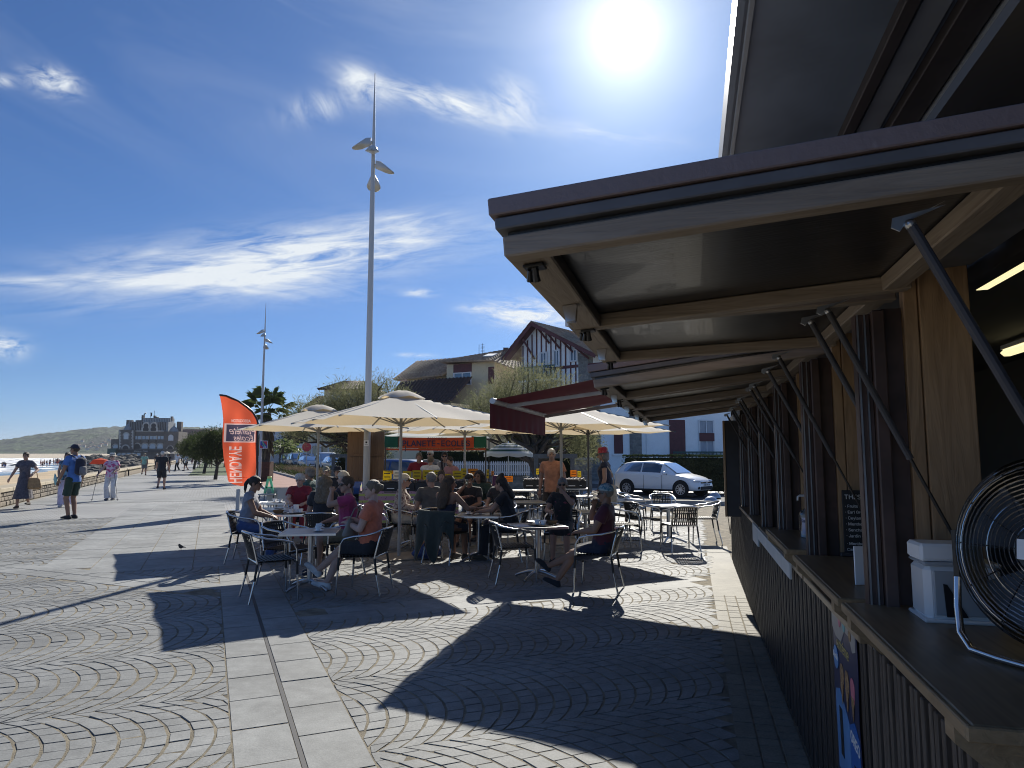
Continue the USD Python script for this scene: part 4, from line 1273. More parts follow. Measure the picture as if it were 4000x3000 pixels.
def stone_mat(name, c1, c2, mortar, bw, rh, sc=1.0, rot=0.0):
    nodes = {'g': ('texture_coordinate', {}), 'mp': ('mapping', dict(rotation=(math.pi / 2, 0, rot))), 'br': ('brick_texture', dict(color1=c1, color2=c2, mortar=mortar, scale=sc, mortar_size=0.018, mortar_smooth=0.2, brick_width=bw, row_height=rh, squash=0.7, squash_frequency=3)),
             'n': ('noise_texture', dict(scale=7.0, detail=5)), 'm2': ('map_range', dict(from_min=.3, from_max=.7, to_min=.75, to_max=1.2)), 'hv': ('hsv', {}), 'bu': ('bump', dict(strength=.7, distance=.03, invert=True)), 'p': ('principled_bsdf', dict(roughness=.9))}
    links = [('g.object', 'mp.vector'), ('mp.vector', 'br.vector'), ('g.object', 'n.vector'), ('n.fac', 'm2.value'), ('m2.result', 'hv.value'), ('br.color', 'hv.color'), ('hv.color', 'p.base_color'), ('br.fac', 'bu.height'), ('bu.normal', 'p.normal')]
    MATS[name] = usdkit.material(stage, f'/World/Looks/{name}', nodes, links, surface='p.BSDF')


def tile_mat(name, c1, c2, sc=3.2):
    """Roof of half-round tiles: rows along the slope (object x runs along the eaves)."""
    nodes = {'g': ('texture_coordinate', {}), 'w': ('wave_texture', dict(wave_type='bands', bands_direction='x', scale=sc, detail=0)), 'n': ('noise_texture', dict(scale=3.0, detail=4)), 'rp': ('rgb_ramp', dict(ramp=[(.35, c2), (.65, c1)])),
             'bu': ('bump', dict(strength=1.0, distance=.12)), 'p': ('principled_bsdf', dict(roughness=.8))}
    links = [('g.object', 'w.vector'), ('g.object', 'n.vector'), ('n.fac', 'rp.fac'), ('rp.color', 'p.base_color'), ('w.fac', 'bu.height'), ('bu.normal', 'p.normal')]
    MATS[name] = usdkit.material(stage, f'/World/Looks/{name}', nodes, links, surface='p.BSDF')


stone_mat('quoin_stone', (0.25, 0.23, 0.20), (0.15, 0.145, 0.135), (0.22, 0.21, 0.19), .45, .2)
mat('roof_tile', (0.56, 0.43, 0.30), 0.8, col2=(0.34, 0.24, 0.16), vscale=2.5, island=.35)
mat('roof_tile_dark', (0.13, 0.075, 0.062), 0.8, col2=(0.075, 0.045, 0.04), vscale=2.5, island=.3)


class Face:
    """A wall plane: s runs left to right as seen, o outward."""
    def __init__(s, o, ex):
        s.o, s.ex = np.asarray(o, float), unit(ex)
        s.n = np.array([s.ex[1], -s.ex[0], 0])
        if s.n @ (EYEP - s.o) < 0:
            s.n = -s.n
        s.M = np.stack([s.ex, UP, s.n], 1)

    def at(s, px, py):                       # (s, z) where the line of sight meets the wall
        r = cam_ray(px, py)
        t = ((s.o - EYEP) @ s.n) / (r @ s.n)
        p = EYEP + t * r
        return float((p - s.o) @ s.ex), float(p[2])

    def p(s, a, z, o=0.0):
        return s.o + s.ex * a + UP * z + s.n * o

    def prism(s, poly, o0, o1):
        return B().prism(poly, o1 - o0, s.M, s.o + s.n * o0)

    def rect(s, a0, a1, z0, z1, o0, o1, ch=0):
        return B().box(s.p((a0 + a1) / 2, (z0 + z1) / 2, (o0 + o1) / 2), (abs(a1 - a0), abs(z1 - z0), abs(o1 - o0)), s.M, ch)

    def beam(s, a0, z0, a1, z1, w_, o0, o1):
        d = unit(np.array([a1 - a0, z1 - z0])); n_ = np.array([-d[1], d[0]]) * w_ / 2
        return s.prism([(a0 + n_[0], z0 + n_[1]), (a1 + n_[0], z1 + n_[1]), (a1 - n_[0], z1 - n_[1]), (a0 - n_[0], z0 - n_[1])], o0, o1)


def window(t, F, a0, a1, z0, z1, parent=None, frame_='white_frame', mull=1, o=.0, glass='house_glass', bars=0, fw=.07):
    w = t.part('window', F.rect(a0, a1, z0, z1, o + .004, o + .02), glass, world=True)
    b = B()
    for q in (F.rect(a0 - fw / 2, a0 + fw, z0, z1, o + .003, o + .07), F.rect(a1 - fw, a1 + fw / 2, z0, z1, o + .003, o + .07), F.rect(a0 + fw, a1 - fw, z1 - fw, z1, o + .003, o + .069), F.rect(a0 + fw, a1 - fw, z0, z0 + fw, o + .003, o + .069)):
        b.add(*q.arr())
    for k in range(mull):
        x = a0 + (a1 - a0) * (k + 1) / (mull + 1)
        b.add(*F.rect(x - fw * .45, x + fw * .45, z0 + fw, z1 - fw, o + .003, o + .06).arr())
    for k in range(bars):
        z = z0 + (z1 - z0) * (k + 1) / (bars + 1)
        b.add(*F.rect(a0 + fw, a1 - fw, z - fw * .3, z + fw * .3, o + .003, o + .055).arr())
    t.part('window_frame', b, frame_, w, world=True)
    return w


def tiled_roof(t, name, a, b_, c, d, m_, pitch=.24, rows=True, thick=.10):
    """Roof slope with corners a,b (eaves, left-right) and d,c (ridge): board with half-round tile courses down the slope."""
    a, b_, c, d = (np.asarray(q, float) for q in (a, b_, c, d))
    n_ = unit(np.cross(b_ - a, d - a)); n_ = n_ if n_[2] > 0 else -n_
    bb = B()
    v = np.array([a, b_, c, d]); bb.add(np.vstack([v, v - n_ * thick]), [[0, 1, 2, 3], [7, 6, 5, 4], [0, 4, 5, 1], [1, 5, 6, 2], [2, 6, 7, 3], [3, 7, 4, 0]])
    pt = t.part(name, bb, m_, world=True)
    k = max(3, int(np.linalg.norm(b_ - a) / pitch))
    bb = B()
    for i in range(k + 1):
        q = i / k
        p0, p1 = a + (b_ - a) * q, d + (c - d) * q
        if np.linalg.norm(p1 - p0) < .3:
            continue
        L = np.linalg.norm(p1 - p0); m = max(2, min(14, int(L / .45)))
        ex = unit(b_ - a)
        for j in range(m):
            s0, s1 = p0 + (p1 - p0) * j / m, p0 + (p1 - p0) * (j + 1.08) / m
            w_ = pitch * .30
            sv = np.array([s0 - ex * w_ + n_ * .02, s0 + n_ * (.02 + w_ * .95), s0 + ex * w_ + n_ * .02, s1 - ex * w_ * .8 + n_ * .0, s1 + n_ * (.0 + w_ * .7), s1 + ex * w_ * .8])
            bb.add(sv, [[0, 1, 4], [0, 4, 3], [1, 2, 5], [1, 5, 4], [0, 2, 1]])
    t.part('tile_courses', bb, m_, pt, world=True, kind='stuff')
    return pt


# --- half-timbered house
hl, hr = ground_at(2039, 49), ground_at(2300, 45.5)
FH = Face(hl, hr - hl); Wd_ = np.linalg.norm(hr - hl)
H1 = Thing('half_timbered_house', 'white half-timbered house with burgundy beams, stone corner and wide gable roof', 'house', (FH.p(Wd_ / 2, 0) - FH.n * 4), 0)
ap = FH.at(2102, 1262); el = FH.at(1990, 1402); er = FH.at(2330, 1376)
zs_ = lambda a: ap[1] + (el[1] - ap[1]) * (a - ap[0]) / (el[0] - ap[0]) if a < ap[0] else ap[1] + (er[1] - ap[1]) * (a - ap[0]) / (er[0] - ap[0])
DEPTH = 16
wallp = [(0, 0), (Wd_, 0), (Wd_, zs_(Wd_) - .15), (ap[0], ap[1] - .15), (0, zs_(0) - .15)]
H1.part('wall', FH.prism(wallp, -DEPTH, 0), 'plaster_white', world=True)
ho = .8
tiled_roof(H1, 'roof', FH.p(er[0] + .4, zs_(er[0] + .4), ho), FH.p(er[0] + .4, zs_(er[0] + .4), -DEPTH - .5), FH.p(ap[0], ap[1] + .0, -DEPTH - .5), FH.p(ap[0], ap[1] + .0, ho), 'roof_tile')
tiled_roof(H1, 'roof', FH.p(el[0], el[1], -DEPTH - .5), FH.p(el[0], el[1], ho), FH.p(ap[0], ap[1] + .001, ho), FH.p(ap[0], ap[1] + .001, -DEPTH - .5), 'roof_tile')
for (a0, z0, a1, z1) in ((el[0], el[1] - .16, ap[0], ap[1] - .16), (ap[0], ap[1] - .16, er[0] + .4, zs_(er[0] + .4) - .16)):
    H1.part('bargeboard', FH.beam(a0, z0, a1, z1, .26, ho - .05, ho + .02), 'burgundy', world=True)
    H1.part('soffit', FH.beam(a0, z0 + .03, a1, z1 + .03, .03, .01, ho - .05), 'burgundy', world=True)
a_ = .12
for k in range(12):
    a_ = .12 + k * (Wd_ - .9) / 11.4
    if a_ > Wd_ - .75: break
    top_ = zs_(a_) - .3
    H1.part('stud', FH.rect(a_ - .05, a_ + .05, 4.6, top_, .001, .035), 'burgundy', world=True)
for (z, a0, a1) in ((4.55, 3.9, Wd_ - .75), (5.55, 3.9, Wd_ - .75), (7.55, 2.0, 6.8)):
    H1.part('rail_beam', FH.rect(a0, a1, z - .1, z + .1, .001, .045), 'burgundy', world=True)
for (px0, py0, px1, py1) in ((2122, 1285, 2147, 1330), (2158, 1300, 2188, 1350), (2215, 1320, 2240, 1365), (2270, 1345, 2302, 1390), (2062, 1350, 2090, 1392)):
    a0, z0 = FH.at(px0, py0); a1, z1 = FH.at(px1, py1)
    p, q = FH.p(a0, zs_(a0) - .3, ho - .2), FH.p(a1, z1 - .2, .05)
    H1.part('brace', B().bar(p, q, .12, .12), 'burgundy', world=True)
for (x0, y0, x1, y1) in ((2112, 1377, 2138, 1440), (2164, 1368, 2188, 1432), (2228, 1366, 2257, 1412)):
    a0, z1 = FH.at(x0, y0); a1, z0 = FH.at(x1, y1)
    window(H1, FH, a0, a1, z0, z1, o=.04, fw=.09)
a0, zt = FH.at(2058, 1444); a1, zb = FH.at(2196, 1474)
bl = H1.part('balcony', FH.rect(a0, a1, zb - .25, zb - .12, .02, .95), 'plaster_white', world=True)
b = B()
for k in range(26):
    x = a0 + (a1 - a0) * k / 25
    b.add(*FH.rect(x - .022, x + .022, zb - .1, zt - .05, .88, .92).arr())
b.add(*FH.rect(a0, a1, zt - .05, zt + .04, .86, .94).arr()); b.add(*FH.rect(a0, a1, zb - .1, zb - .04, .87, .935).arr())
H1.part('balcony_rail', b, 'green_paint', bl, world=True)
H1.part('quoin', FH.rect(Wd_ - .72, Wd_ + .03, 0, zs_(Wd_) - .3, -.6, .05), 'quoin_stone', world=True)
H1.part('lower_stone', FH.rect(0, Wd_ - .73, 0, 3.1, .0, .03), 'quoin_stone', world=True)
ch = FH.p(ap[0] + .9, ap[1] + .55, -3)
cb = H1.part('chimney', B().box(ch + UP * .15, (.9, .6, 1.2), FH.M[:, [0, 2, 1]]), 'chimney_white', world=True)
for k in range(4):
    H1.part('chimney_post', B().box(ch + UP * .9 + FH.ex * (-.36 + .24 * k), (.06, .5, .32), FH.M[:, [0, 2, 1]]), 'chimney_white', cb, world=True)
H1.part('chimney_cap', B().box(ch + UP * 1.09, (1.0, .7, .06), FH.M[:, [0, 2, 1]]), 'chimney_white', cb, world=True)
# long side of the house, facing the street
FS = Face(hr + FH.n * -.1, np.array([1, .22, 0]))
H1.part('wing_wall', FS.rect(.02, 15, 0, 6.9, -5, 0), 'plaster_white', world=True)
for (x0, y0, x1, y1, m_) in ((2300, 0, 2345, 0, 'quoin_stone'), (2459, 0, 2505, 0, 'quoin_stone')):
    a0, a1 = FS.at(x0, 1700)[0], FS.at(x1, 1700)[0]
    H1.part('quoin', FS.rect(max(a0, .02), a1, 0, 6.9, .002, .06), m_, world=True)
for (x0, x1, y0, y1, kind) in ((2397, 2433, 1640, 1772, 's'), (2613, 2678, 1640, 1790, 's'), (2728, 2790, 1640, 1790, 'w'), (2245, 2290, 1640, 1762, 'w')):
    a0, z1 = FS.at(x0, y0); a1, z0 = FS.at(x1, y1)
    if a1 < 0: continue
    if kind == 's':
        w = H1.part('shutter', FS.rect(a0, a1, z0, z1, .005, .05), 'burgundy', world=True)
        H1.part('sill', FS.rect(a0 - .15, a1 + .15, z0 - .12, z0 - .02, .005, .14), 'plaster_white', w, world=True)
    else:
        w = window(H1, FS, a0, a1, z0, z1, o=.005)
        H1.part('curtain', FS.rect(a0 + .08, (a0 + a1) / 2 - .05, z0 + .1, z1 - .1, .021, .03), 'curtain', w, world=True)
        H1.part('curtain', FS.rect((a0 + a1) / 2 + .05, a1 - .08, z0 + .1, z1 - .1, .021, .03), 'curtain', w, world=True)
        H1.part('roller_box', FS.rect(a0, a1, z1 - 1.45, z1 - .9, .06, .12), 'burgundy', w, world=True)
a0, zt = FS.at(2608, 1767); a1, zb = FS.at(2830, 1797)
b = B()
for k in range(44):
    x = a0 + (a1 - a0) * k / 43
    b.add(*FS.rect(x - .02, x + .02, zb, zt, .86, .9).arr())
b.add(*FS.rect(a0, a1, zt - .03, zt + .06, .84, .92).arr())
H1.part('terrace_rail', b, 'green_paint', world=True)
H1.part('drain_pipe', B().tube([FS.p(FS.at(2525, 1700)[0], .2, .08), FS.p(FS.at(2525, 1700)[0], 7, .08)], .05, 8), 'plaster_white', world=True)

# --- cream house with brown tiled roofs
FC = Face(ground_at(1545, 66), ground_at(1990, 60) - ground_at(1545, 66))
H2 = Thing('cream_house', 'cream house with brown tiled roofs and burgundy wall panels, left of the half-timbered house', 'house', FC.p(5, 0), 0)
def cpt(px, py, o):
    a, z = FC.at(px, py)
    return a, z
a0, zt = FC.at(1745, 1425); a1, _ = FC.at(1932, 1436)
H2.part('wall', FC.rect(a0, a1, 0, zt, -7, 0), 'plaster_cream', world=True)
a2, z2 = FC.at(1560, 1470)
H2.part('wall', FC.rect(a2, a0 - .02, 0, FC.at(1700, 1440)[1], -7, -1.2), 'plaster_cream', world=True)
a3, _ = FC.at(2050, 1480)
H2.part('wall', FC.rect(a1 + .02, a3, 0, FC.at(2000, 1490)[1], -7, -.8), 'plaster_cream', world=True)
for (x0, y0, x1, y1) in ((1772, 1424, 1843, 1455), (1716, 1428, 1752, 1458), (1908, 1434, 1930, 1500), (1620, 1466, 1672, 1500)):
    p0, q0 = FC.at(x0, y0), FC.at(x1, y1)
    o = 0 if x0 > 1740 else -1.2
    H2.part('wall_panel', FC.rect(p0[0], q0[0], q0[1], p0[1], o + .002, o + .05), 'burgundy', world=True)
for (x0, y0, x1, y1, o) in ((1773, 1457, 1841, 1503, 0), (1717, 1460, 1752, 1503, -1.2), (1622, 1472, 1672, 1498, -1.2), (1566, 1500, 1582, 1520, -1.2)):
    p0, q0 = FC.at(x0, y0), FC.at(x1, y1)
    window(H2, FC, p0[0], q0[0], q0[1], p0[1], o=o + .002, fw=.09)
# roofs
e0, e1 = FC.at(1735, 1416), FC.at(1942, 1436); rp_ = FC.at(1904, 1366)
top = FC.p(rp_[0] - .2, rp_[1] + .35, -3.2); top2 = FC.p(rp_[0] + .3, rp_[1] + .35, -3.2)
E0, E1 = FC.p(e0[0], e0[1], .8), FC.p(e1[0], e0[1] - .25, .8)
tiled_roof(H2, 'roof', E0, E1, top2, top, 'roof_tile', .34)
eb = FC.p(e1[0] + 3.4, e0[1] - 2.0, -6.5)
tiled_roof(H2, 'roof', E1, FC.p(e1[0] + 4.4, e0[1] - 2.2, -1.5), FC.p(e1[0] + .8, e0[1] + .7, -4.4), top2, 'roof_tile', .34)
tiled_roof(H2, 'roof', FC.p(e0[0], e0[1], -7.5), E0, top, FC.p(rp_[0] - .2, rp_[1] + .35, -4), 'roof_tile', .34)
l0, l1 = FC.at(1548, 1484), FC.at(1735, 1424); r0, r1 = FC.at(1480, 1409), FC.at(1704, 1424)
tiled_roof(H2, 'roof', FC.p(l0[0], l0[1], .3), FC.p(l1[0], l0[1] + .15, .3), FC.p(r1[0] + 2.0, r0[1] + .5, -5), FC.p(r0[0] + 1.0, r0[1] + .5, -5), 'roof_tile', .34)
tiled_roof(H2, 'roof', FC.p(r0[0] - .9, r0[1] - 1.6, -6), FC.p(l0[0] - .1, l0[1], .25), FC.p(r0[0] + .98, r0[1] + .45, -5), FC.p(r0[0] + .9, r0[1] + .44, -6), 'burgundy', .5)
q0, q1, q2, q3 = FC.at(1592, 1493), FC.at(1856, 1505), FC.at(1860, 1590), FC.at(1640, 1590)
tiled_roof(H2, 'lower_roof', FC.p(q3[0] - .3, q3[1], 4.6), FC.p(q2[0] + .4, q3[1], 4.6), FC.p(q1[0] + .2, q0[1], .9), FC.p(q0[0], q0[1], .9), 'roof_tile_dark', .34)
H2.part('lower_wall', FC.rect(q0[0] + .5, q2[0], 0, q3[1] - .1, -1, 4.0), 'plaster_cream', world=True)
s0, s1 = FC.at(1852, 1397), FC.at(1892, 1412)
F_ = (E1 - E0); nn = unit(np.cross(E1 - E0, top - E0)); nn = nn if nn[2] > 0 else -nn
cs = E0 + (E1 - E0) * .68 + (top - (E0 + E1) / 2) * .40 + nn * .12
sx = unit(E1 - E0); sy = np.cross(nn, sx)
H2.part('roof_window', B().box(cs, (1.0, 1.0, .08), np.stack([sx, sy, nn], 1), .02), 'white_frame', world=True)
H2.part('chimney', B().box(FC.p(FC.at(1920, 1370)[0], FC.at(1920, 1372)[1], -2.6), (.5, .5, 1.3)), 'roof_tile_dark', world=True)
AN = Thing('roof_aerial', 'thin television aerials on the ridge of the cream house', 'aerial', FC.p(FC.at(1850, 1380)[0], FC.at(1850, 1384)[1], -1.5))
b = B()
AN.part('mast', B().tube([(0, 0, 0), (0, 0, 1.2)], .025, 6).tube([(-.3, 0, -.1), (-.3, 0, 1.1)], .018, 6), 'black_metal')
for k in range(6):
    b.bar((-.16 + .03 * (k % 2), 0, .45 + .13 * k), (.22, 0, .42 + .13 * k), .02, .02)
AN.part('aerial_rods', b, 'black_metal')
# --- hidden villa and white apartment block further left
FV = Face(ground_at(1240, 84), ground_at(1460, 84) - ground_at(1240, 84))
V1 = Thing('hip_roof_villa', 'low-roofed cream villa behind the wide tamarisk', 'house', FV.p(3, 0), 0)
V1.part('wall', FV.rect(.6, 7.4, 0, 9.6, -6, 0), 'plaster_cream', world=True)
tiled_roof(V1, 'roof', FV.p(.0, 9.55, .7), FV.p(7.9, 9.55, .7), FV.p(5.5, 10.9, -3), FV.p(2.4, 10.9, -3), 'roof_tile_dark', .45)
tiled_roof(V1, 'porch_roof', FV.p(-1.6, 7.4, .9), FV.p(.5, 7.6, .9), FV.p(.5, 8.9, -2), FV.p(-.5, 8.9, -2), 'roof_tile_dark', .45)
V1.part('porch_wall', FV.rect(-1.2, .58, 0, 7.3, -4, 0.1), 'plaster_cream', world=True)
for (x, z) in ((1.6, 7.9), (3.6, 8.0), (5.6, 8.0)):
    window(V1, FV, x, x + .9, z, z + 1.1, o=.003)
FA = Face(ground_at(1000, 145), ground_at(1260, 118) - ground_at(1000, 145))
LA = np.linalg.norm(ground_at(1260, 118) - ground_at(1000, 145))
AP = Thing('apartment_block', 'white apartment block with balconies behind the palms and parked cars', 'apartment block', FA.p(LA / 2, 0), 0)
mat('block_white', (0.50, 0.51, 0.52), 0.85, var=.06, vscale=.6)
AP.part('wall', FA.rect(0, LA, 0, 6.6, -9, 0), 'block_white', world=True)
for i in range(2):
    for k in range(7):
        x = 2.0 + k * (LA - 4) / 6.5
        z = .9 + 2.9 * i
        w = window(AP, FA, x, x + 1.7, z, z + 1.75, o=.003, fw=.12)
        if k % 2 == 0:
            AP.part('balcony', FA.rect(x - .6, x + 2.6, z - .35, z + .75, .1, 1.1), 'block_white', world=True)
FB = Face(ground_at(1225, 92), ground_at(1350, 86) - ground_at(1225, 92))
V2 = Thing('grey_villa', 'pale grey villa with a small tiled porch roof behind the pergola', 'house', FB.p(2, 0), 0)
V2.part('wall', FB.rect(.5, 8, 0, 6.8, -6, 0), 'block_white', world=True)
tiled_roof(V2, 'porch_roof', FB.p(.4, 4.2, 1.6), FB.p(2.9, 4.2, 1.6), FB.p(2.2, 5.2, .05), FB.p(1.1, 5.2, .05), 'roof_tile_dark', .4)
for x in (1.2, 3.6):
    window(V2, FB, x, x + 1.1, 1.2, 3.2, o=.003, fw=.1)
PG = Thing('pergola', 'white wooden pergola behind the parked cars, below the red round sign', 'pergola', ground_at(1250, 80))
for k in range(4):
    PG.part('post', B().box((-1.9 + k * .95, 0, 1.35), (.14, .14, 2.7)), 'white_frame')
PG.part('beam', B().box((-.3, 0, 2.8), (4.2, .2, .22)), 'white_frame')
for k in range(6):
    PG.part('cross_beam', B().box((-1.9 + k * .7, .9, 2.97), (.1, 2.2, .12)), 'white_frame')
GP = Thing('garden_wall', 'low pale garden wall with a squat gate pillar behind the parked cars', 'wall', ground_at(1130, 104))
GP.part('wall', B().box((-1, 0, .9), (11, .3, 1.8)), 'block_white')
GP.part('pillar', B().box((2.4, -.05, 1.5), (4.0, .5, 3.0), None, .05), 'plaster_white')

# ------------------------------------------------------------------ picket fence, gate pillar, timber rail
pf0, pf1 = ground_at(1640, 27.9), ground_at(2070, 27.9)
FN = Thing('picket_fence', 'white picket fence on a low wall in front of the hedge', 'fence', (pf0 + pf1) / 2)
L = np.linalg.norm(pf1 - pf0); n = 50
FN.part('base_wall', B().box((0, .02, .38), (L, .2, .76)), 'quoin_stone')
for k in range(n):
    x = -L / 2 + L * (k + .5) / n
    FN.part('picket', B().prism([(-.03, 0), (.03, 0), (.03, .52), (0, .58), (-.03, .52)], .02, np.stack([[1, 0, 0], [0, 0, 1], [0, -1, 0]], 1), (x, -.12, .80)), 'white_frame')
FN.part('rail', B().box((0, -.10, .92), (L, .025, .06)), 'white_frame')
FN.part('rail', B().box((0, -.10, 1.24), (L, .025, .06)), 'white_frame')
t = Thing('gate_pillar', 'square dark stone gate pillar between the two hedges', 'pillar', ground_at(2272, 28))
t.part('shaft', B().box((0, 0, .7), (.75, .6, 1.4), None, .02), 'quoin_stone')
t.part('cap_stone', B().box((0, 0, 1.45), (.9, .74, .1), None, .02), 'kerb_stone')
wood('grey_timber', (0.20, 0.185, 0.16), (0.11, 0.10, 0.085), stretch=(3, 3, 3))
for (px, d, w_, lab) in ((2165, 22, 1.15, 'weathered timber frame behind the man in the orange shirt'), (1330, 28, .55, 'weathered timber frame left of the wooden board, in front of parked cars')):
    t = Thing('timber_frame', lab, 'timber frame', ground_at(px, d))
    t.part('post', B().box((-w_ / 2, 0, .75), (.13, .13, 1.5), None, .008), 'grey_timber')
    t.part('post', B().box((w_ / 2, 0, .75), (.13, .13, 1.5), None, .008), 'grey_timber')
    t.part('rail', B().box((0, 0, 1.57), (w_ + .3, .15, .14), None, .008), 'grey_timber')

# ------------------------------------------------------------------ casino on the headland of the beach, rocks, sea wall
mat('casino_brick', (0.13, 0.112, 0.10), 0.9, var=.3, vscale=.8)
mat('casino_slate', (0.22, 0.235, 0.25), 0.6, var=.2, vscale=.8)
mat('casino_dark', (0.025, 0.024, 0.026), 0.7)
mat('casino_trim', (0.44, 0.42, 0.38), 0.8)
mat('casino_glass', (0.34, 0.40, 0.44), 0.2)
mat('blind_pale', (0.50, 0.52, 0.53), 0.8)
CD = 300.
FCa = Face(ground_at(430, CD), np.array([1, .10, 0]))
CS = Thing('seafront_palace', 'dark brick seafront palace with two domed towers and horseshoe dormers', 'palace', FCa.p(15, -2), 0)
fz = lambda px, py: FCa.at(px, py)
cx = lambda x: 400 + x * 350 / 2151.
cy = lambda y: 1580 + y * 270 / 1659.
def cas(x0, y0, x1, y1, o0, o1, m_, name, parent=None):
    a0, z1 = fz(cx(x0), cy(y0)); a1, z0 = fz(cx(x1), cy(y1))
    return CS.part(name, FCa.rect(a0, a1, z0, z1, o0, o1), m_, parent, world=True)
def arch(x0, x1, yt, yb, o0, o1, m_, name, parent=None, vous=0, n=14):
    """Round-headed opening with radiating pale stones."""
    a0, zb = fz(cx(x0), cy(yb)); a1, _ = fz(cx(x1), cy(yb)); zt = fz(cx(x0), cy(yt))[1]
    r_ = (a1 - a0) / 2; c = (a0 + a1) / 2; zc = max(zt - r_, zb)
    poly = [(a0, zb), (a1, zb)] + [(c + r_ * math.cos(t), zc + (zt - zc) * math.sin(t)) for t in np.linspace(0, math.pi, n)]
    p = CS.part(name, FCa.prism(poly, o0, o1), m_, parent, world=True)
    for k in range(vous):
        t = math.pi * (k + .5) / vous
        d = np.array([math.cos(t), math.sin(t)])
        q = np.array([c, zc]) + d * (r_ * 1.06); e = np.array([c, zc]) + d * (r_ * 1.45)
        CS.part('voussoir', FCa.beam(q[0], q[1], e[0], e[1], r_ * .2, o0, o1 + .06), 'casino_trim', p, world=True)
    return p
w0 = cas(205, 830, 420, 1320, -9, -.3, 'casino_brick', 'side_wing')
w1 = cas(410, 610, 760, 1320, -10, .6, 'casino_brick', 'tower_wall')
w2 = cas(755, 640, 1500, 1320, -10, 0, 'casino_brick', 'main_wall')
w3 = cas(1490, 650, 1810, 1320, -10, .6, 'casino_brick', 'tower_wall')
cas(640, 410, 1560, 645, -9, -.6, 'casino_slate', 'mansard_roof')
cas(880, 310, 1540, 412, -9, -4, 'casino_slate', 'upper_roof')
cas(500, 365, 615, 640, -5, -3, 'casino_brick', 'corner_turret'); cas(1725, 405, 1825, 640, -5, -3, 'casino_brick', 'corner_turret')
for (x0, y0, x1, y1) in ((810, 240, 850, 380), (1100, 250, 1140, 370), (1148, 285, 1200, 370), (1520, 270, 1557, 370), (665, 360, 805, 405)):
    cas(x0, y0, x1, y1, -7, -5.5, 'casino_brick', 'chimney')
for (x, yb, yt, w_) in ((595, 610, 395, 115), (1680, 655, 460, 110)):
    a, z = fz(cx(x), cy(yb)); zt = fz(cx(x), cy(yt))[1]; rr = fz(cx(x + w_), cy(yb))[0] - a
    h_ = zt - z
    CS.part('dome', B().lathe([(rr, 0), (rr * .98, h_ * .12), (rr * .82, h_ * .35), (rr * .5, h_ * .55), (rr * .2, h_ * .68), (rr * .1, h_ * .8), (rr * .14, h_ * .85), (.02, h_)], 20, FCa.p(a, z, -1.6)), 'casino_slate', world=True, smooth=40)
for x0, x1 in ((525, 640), (1590, 1715)):
    arch(x0, x1, 690 if x0 < 600 else 725, 835 if x0 < 600 else 870, .61, .70, 'blind_pale', 'arched_window', vous=17 if x0 < 600 else 0)
for x0, x1 in ((500, 640), (1575, 1705)):
    arch(x0, x1, 990 if x0 < 600 else 1005, 1070, .61, .70, 'casino_dark', 'arched_window', vous=15 if x0 < 600 else 9)
arch(245, 375, 965, 1050, -.29, -.2, 'casino_glass', 'arched_window', vous=9)
for x0 in (760, 945, 1130, 1315):
    arch(x0, x0 + 140, 945, 1058, .01, .08, 'casino_glass' if x0 > 800 else 'casino_dark', 'arched_window', vous=13)
    w = cas(x0 + 15, 755, x0 + 155, 835, .01, .06, 'casino_glass', 'window')
    cas(x0 + 82, 755, x0 + 88, 835, .06, .12, 'casino_dark', 'mullion', w)
    cas(x0 + 10, 840, x0 + 160, 905, .01, .5, 'casino_brick', 'balcony')
    cas(x0 + 165, 750, x0 + 180, 840, .01, .2, 'casino_trim', 'pilaster')
cas(760, 722, 1490, 742, .01, .3, 'casino_brick', 'cornice'); cas(760, 625, 1480, 650, .01, .3, 'casino_trim', 'cornice')
for xc in (1055, 1237):
    a, z = fz(cx(xc), cy(510)); rr = fz(cx(xc + 88), cy(510))[0] - a
    dm_ = CS.part('dormer', FCa.prism(Point(a, z).buffer(rr, 16).union(Polygon([(a - rr * 1.2, z - rr * 1.55), (a + rr * 1.2, z - rr * 1.55), (a + rr * 1.15, z - rr * .5), (a - rr * 1.15, z - rr * .5)])), -1.2, .35), 'casino_trim', world=True)
    CS.part('dormer_glass', FCa.prism(Point(a, z).buffer(rr * .66, 16).union(Polygon([(a - rr * .45, z - rr * 1.5), (a + rr * .45, z - rr * 1.5), (a + rr * .45, z), (a - rr * .45, z)])).union(Point(a, z - rr * 1.05).buffer(rr * .78, 12).intersection(Polygon([(a - rr, z - rr * 1.5), (a + rr, z - rr * 1.5), (a + rr, z - rr * .5), (a - rr, z - rr * .5)]))), .352, .42), 'casino_dark', dm_, world=True)
sg_ = cas(380, 1095, 1460, 1150, 1.2, 1.5, 'casino_dark', 'shop_fascia')
CS.part('fascia_text', B().text('Maison Café', .72, FCa.p(fz(cx(960), 1770)[0], fz(cx(960), cy(1142))[1], 1.52), FCa.ex, UP, .05), 'casino_trim', sg_, world=True)
cas(200, 1060, 390, 1190, 1.0, 3, 'green_paint', 'terrace_awning')
for k in range(5):
    cas(370 + k * 120, 1160, 460 + k * 120, 1225, 1.0, 1.1, 'casino_glass', 'shop_window')
for (x, yt, n_) in ((1040, 170, 'flag_pole'), (1125, 130, 'aerial_mast')):
    a, z = fz(cx(x), cy(320)); zt = fz(cx(x), cy(yt))[1]
    CS.part(n_, B().tube([FCa.p(a, z, -5), FCa.p(a, zt, -5)], .09, 6), 'casino_dark', world=True)
a, z = fz(cx(1040), cy(180))
CS.part('roof_flag', B().box(FCa.p(a + .35, z - .8, -5), (.7, .05, 1.6)), 'casino_dark', world=True)
a, z = fz(cx(885), cy(280)); zt = fz(cx(885), cy(185))[1]
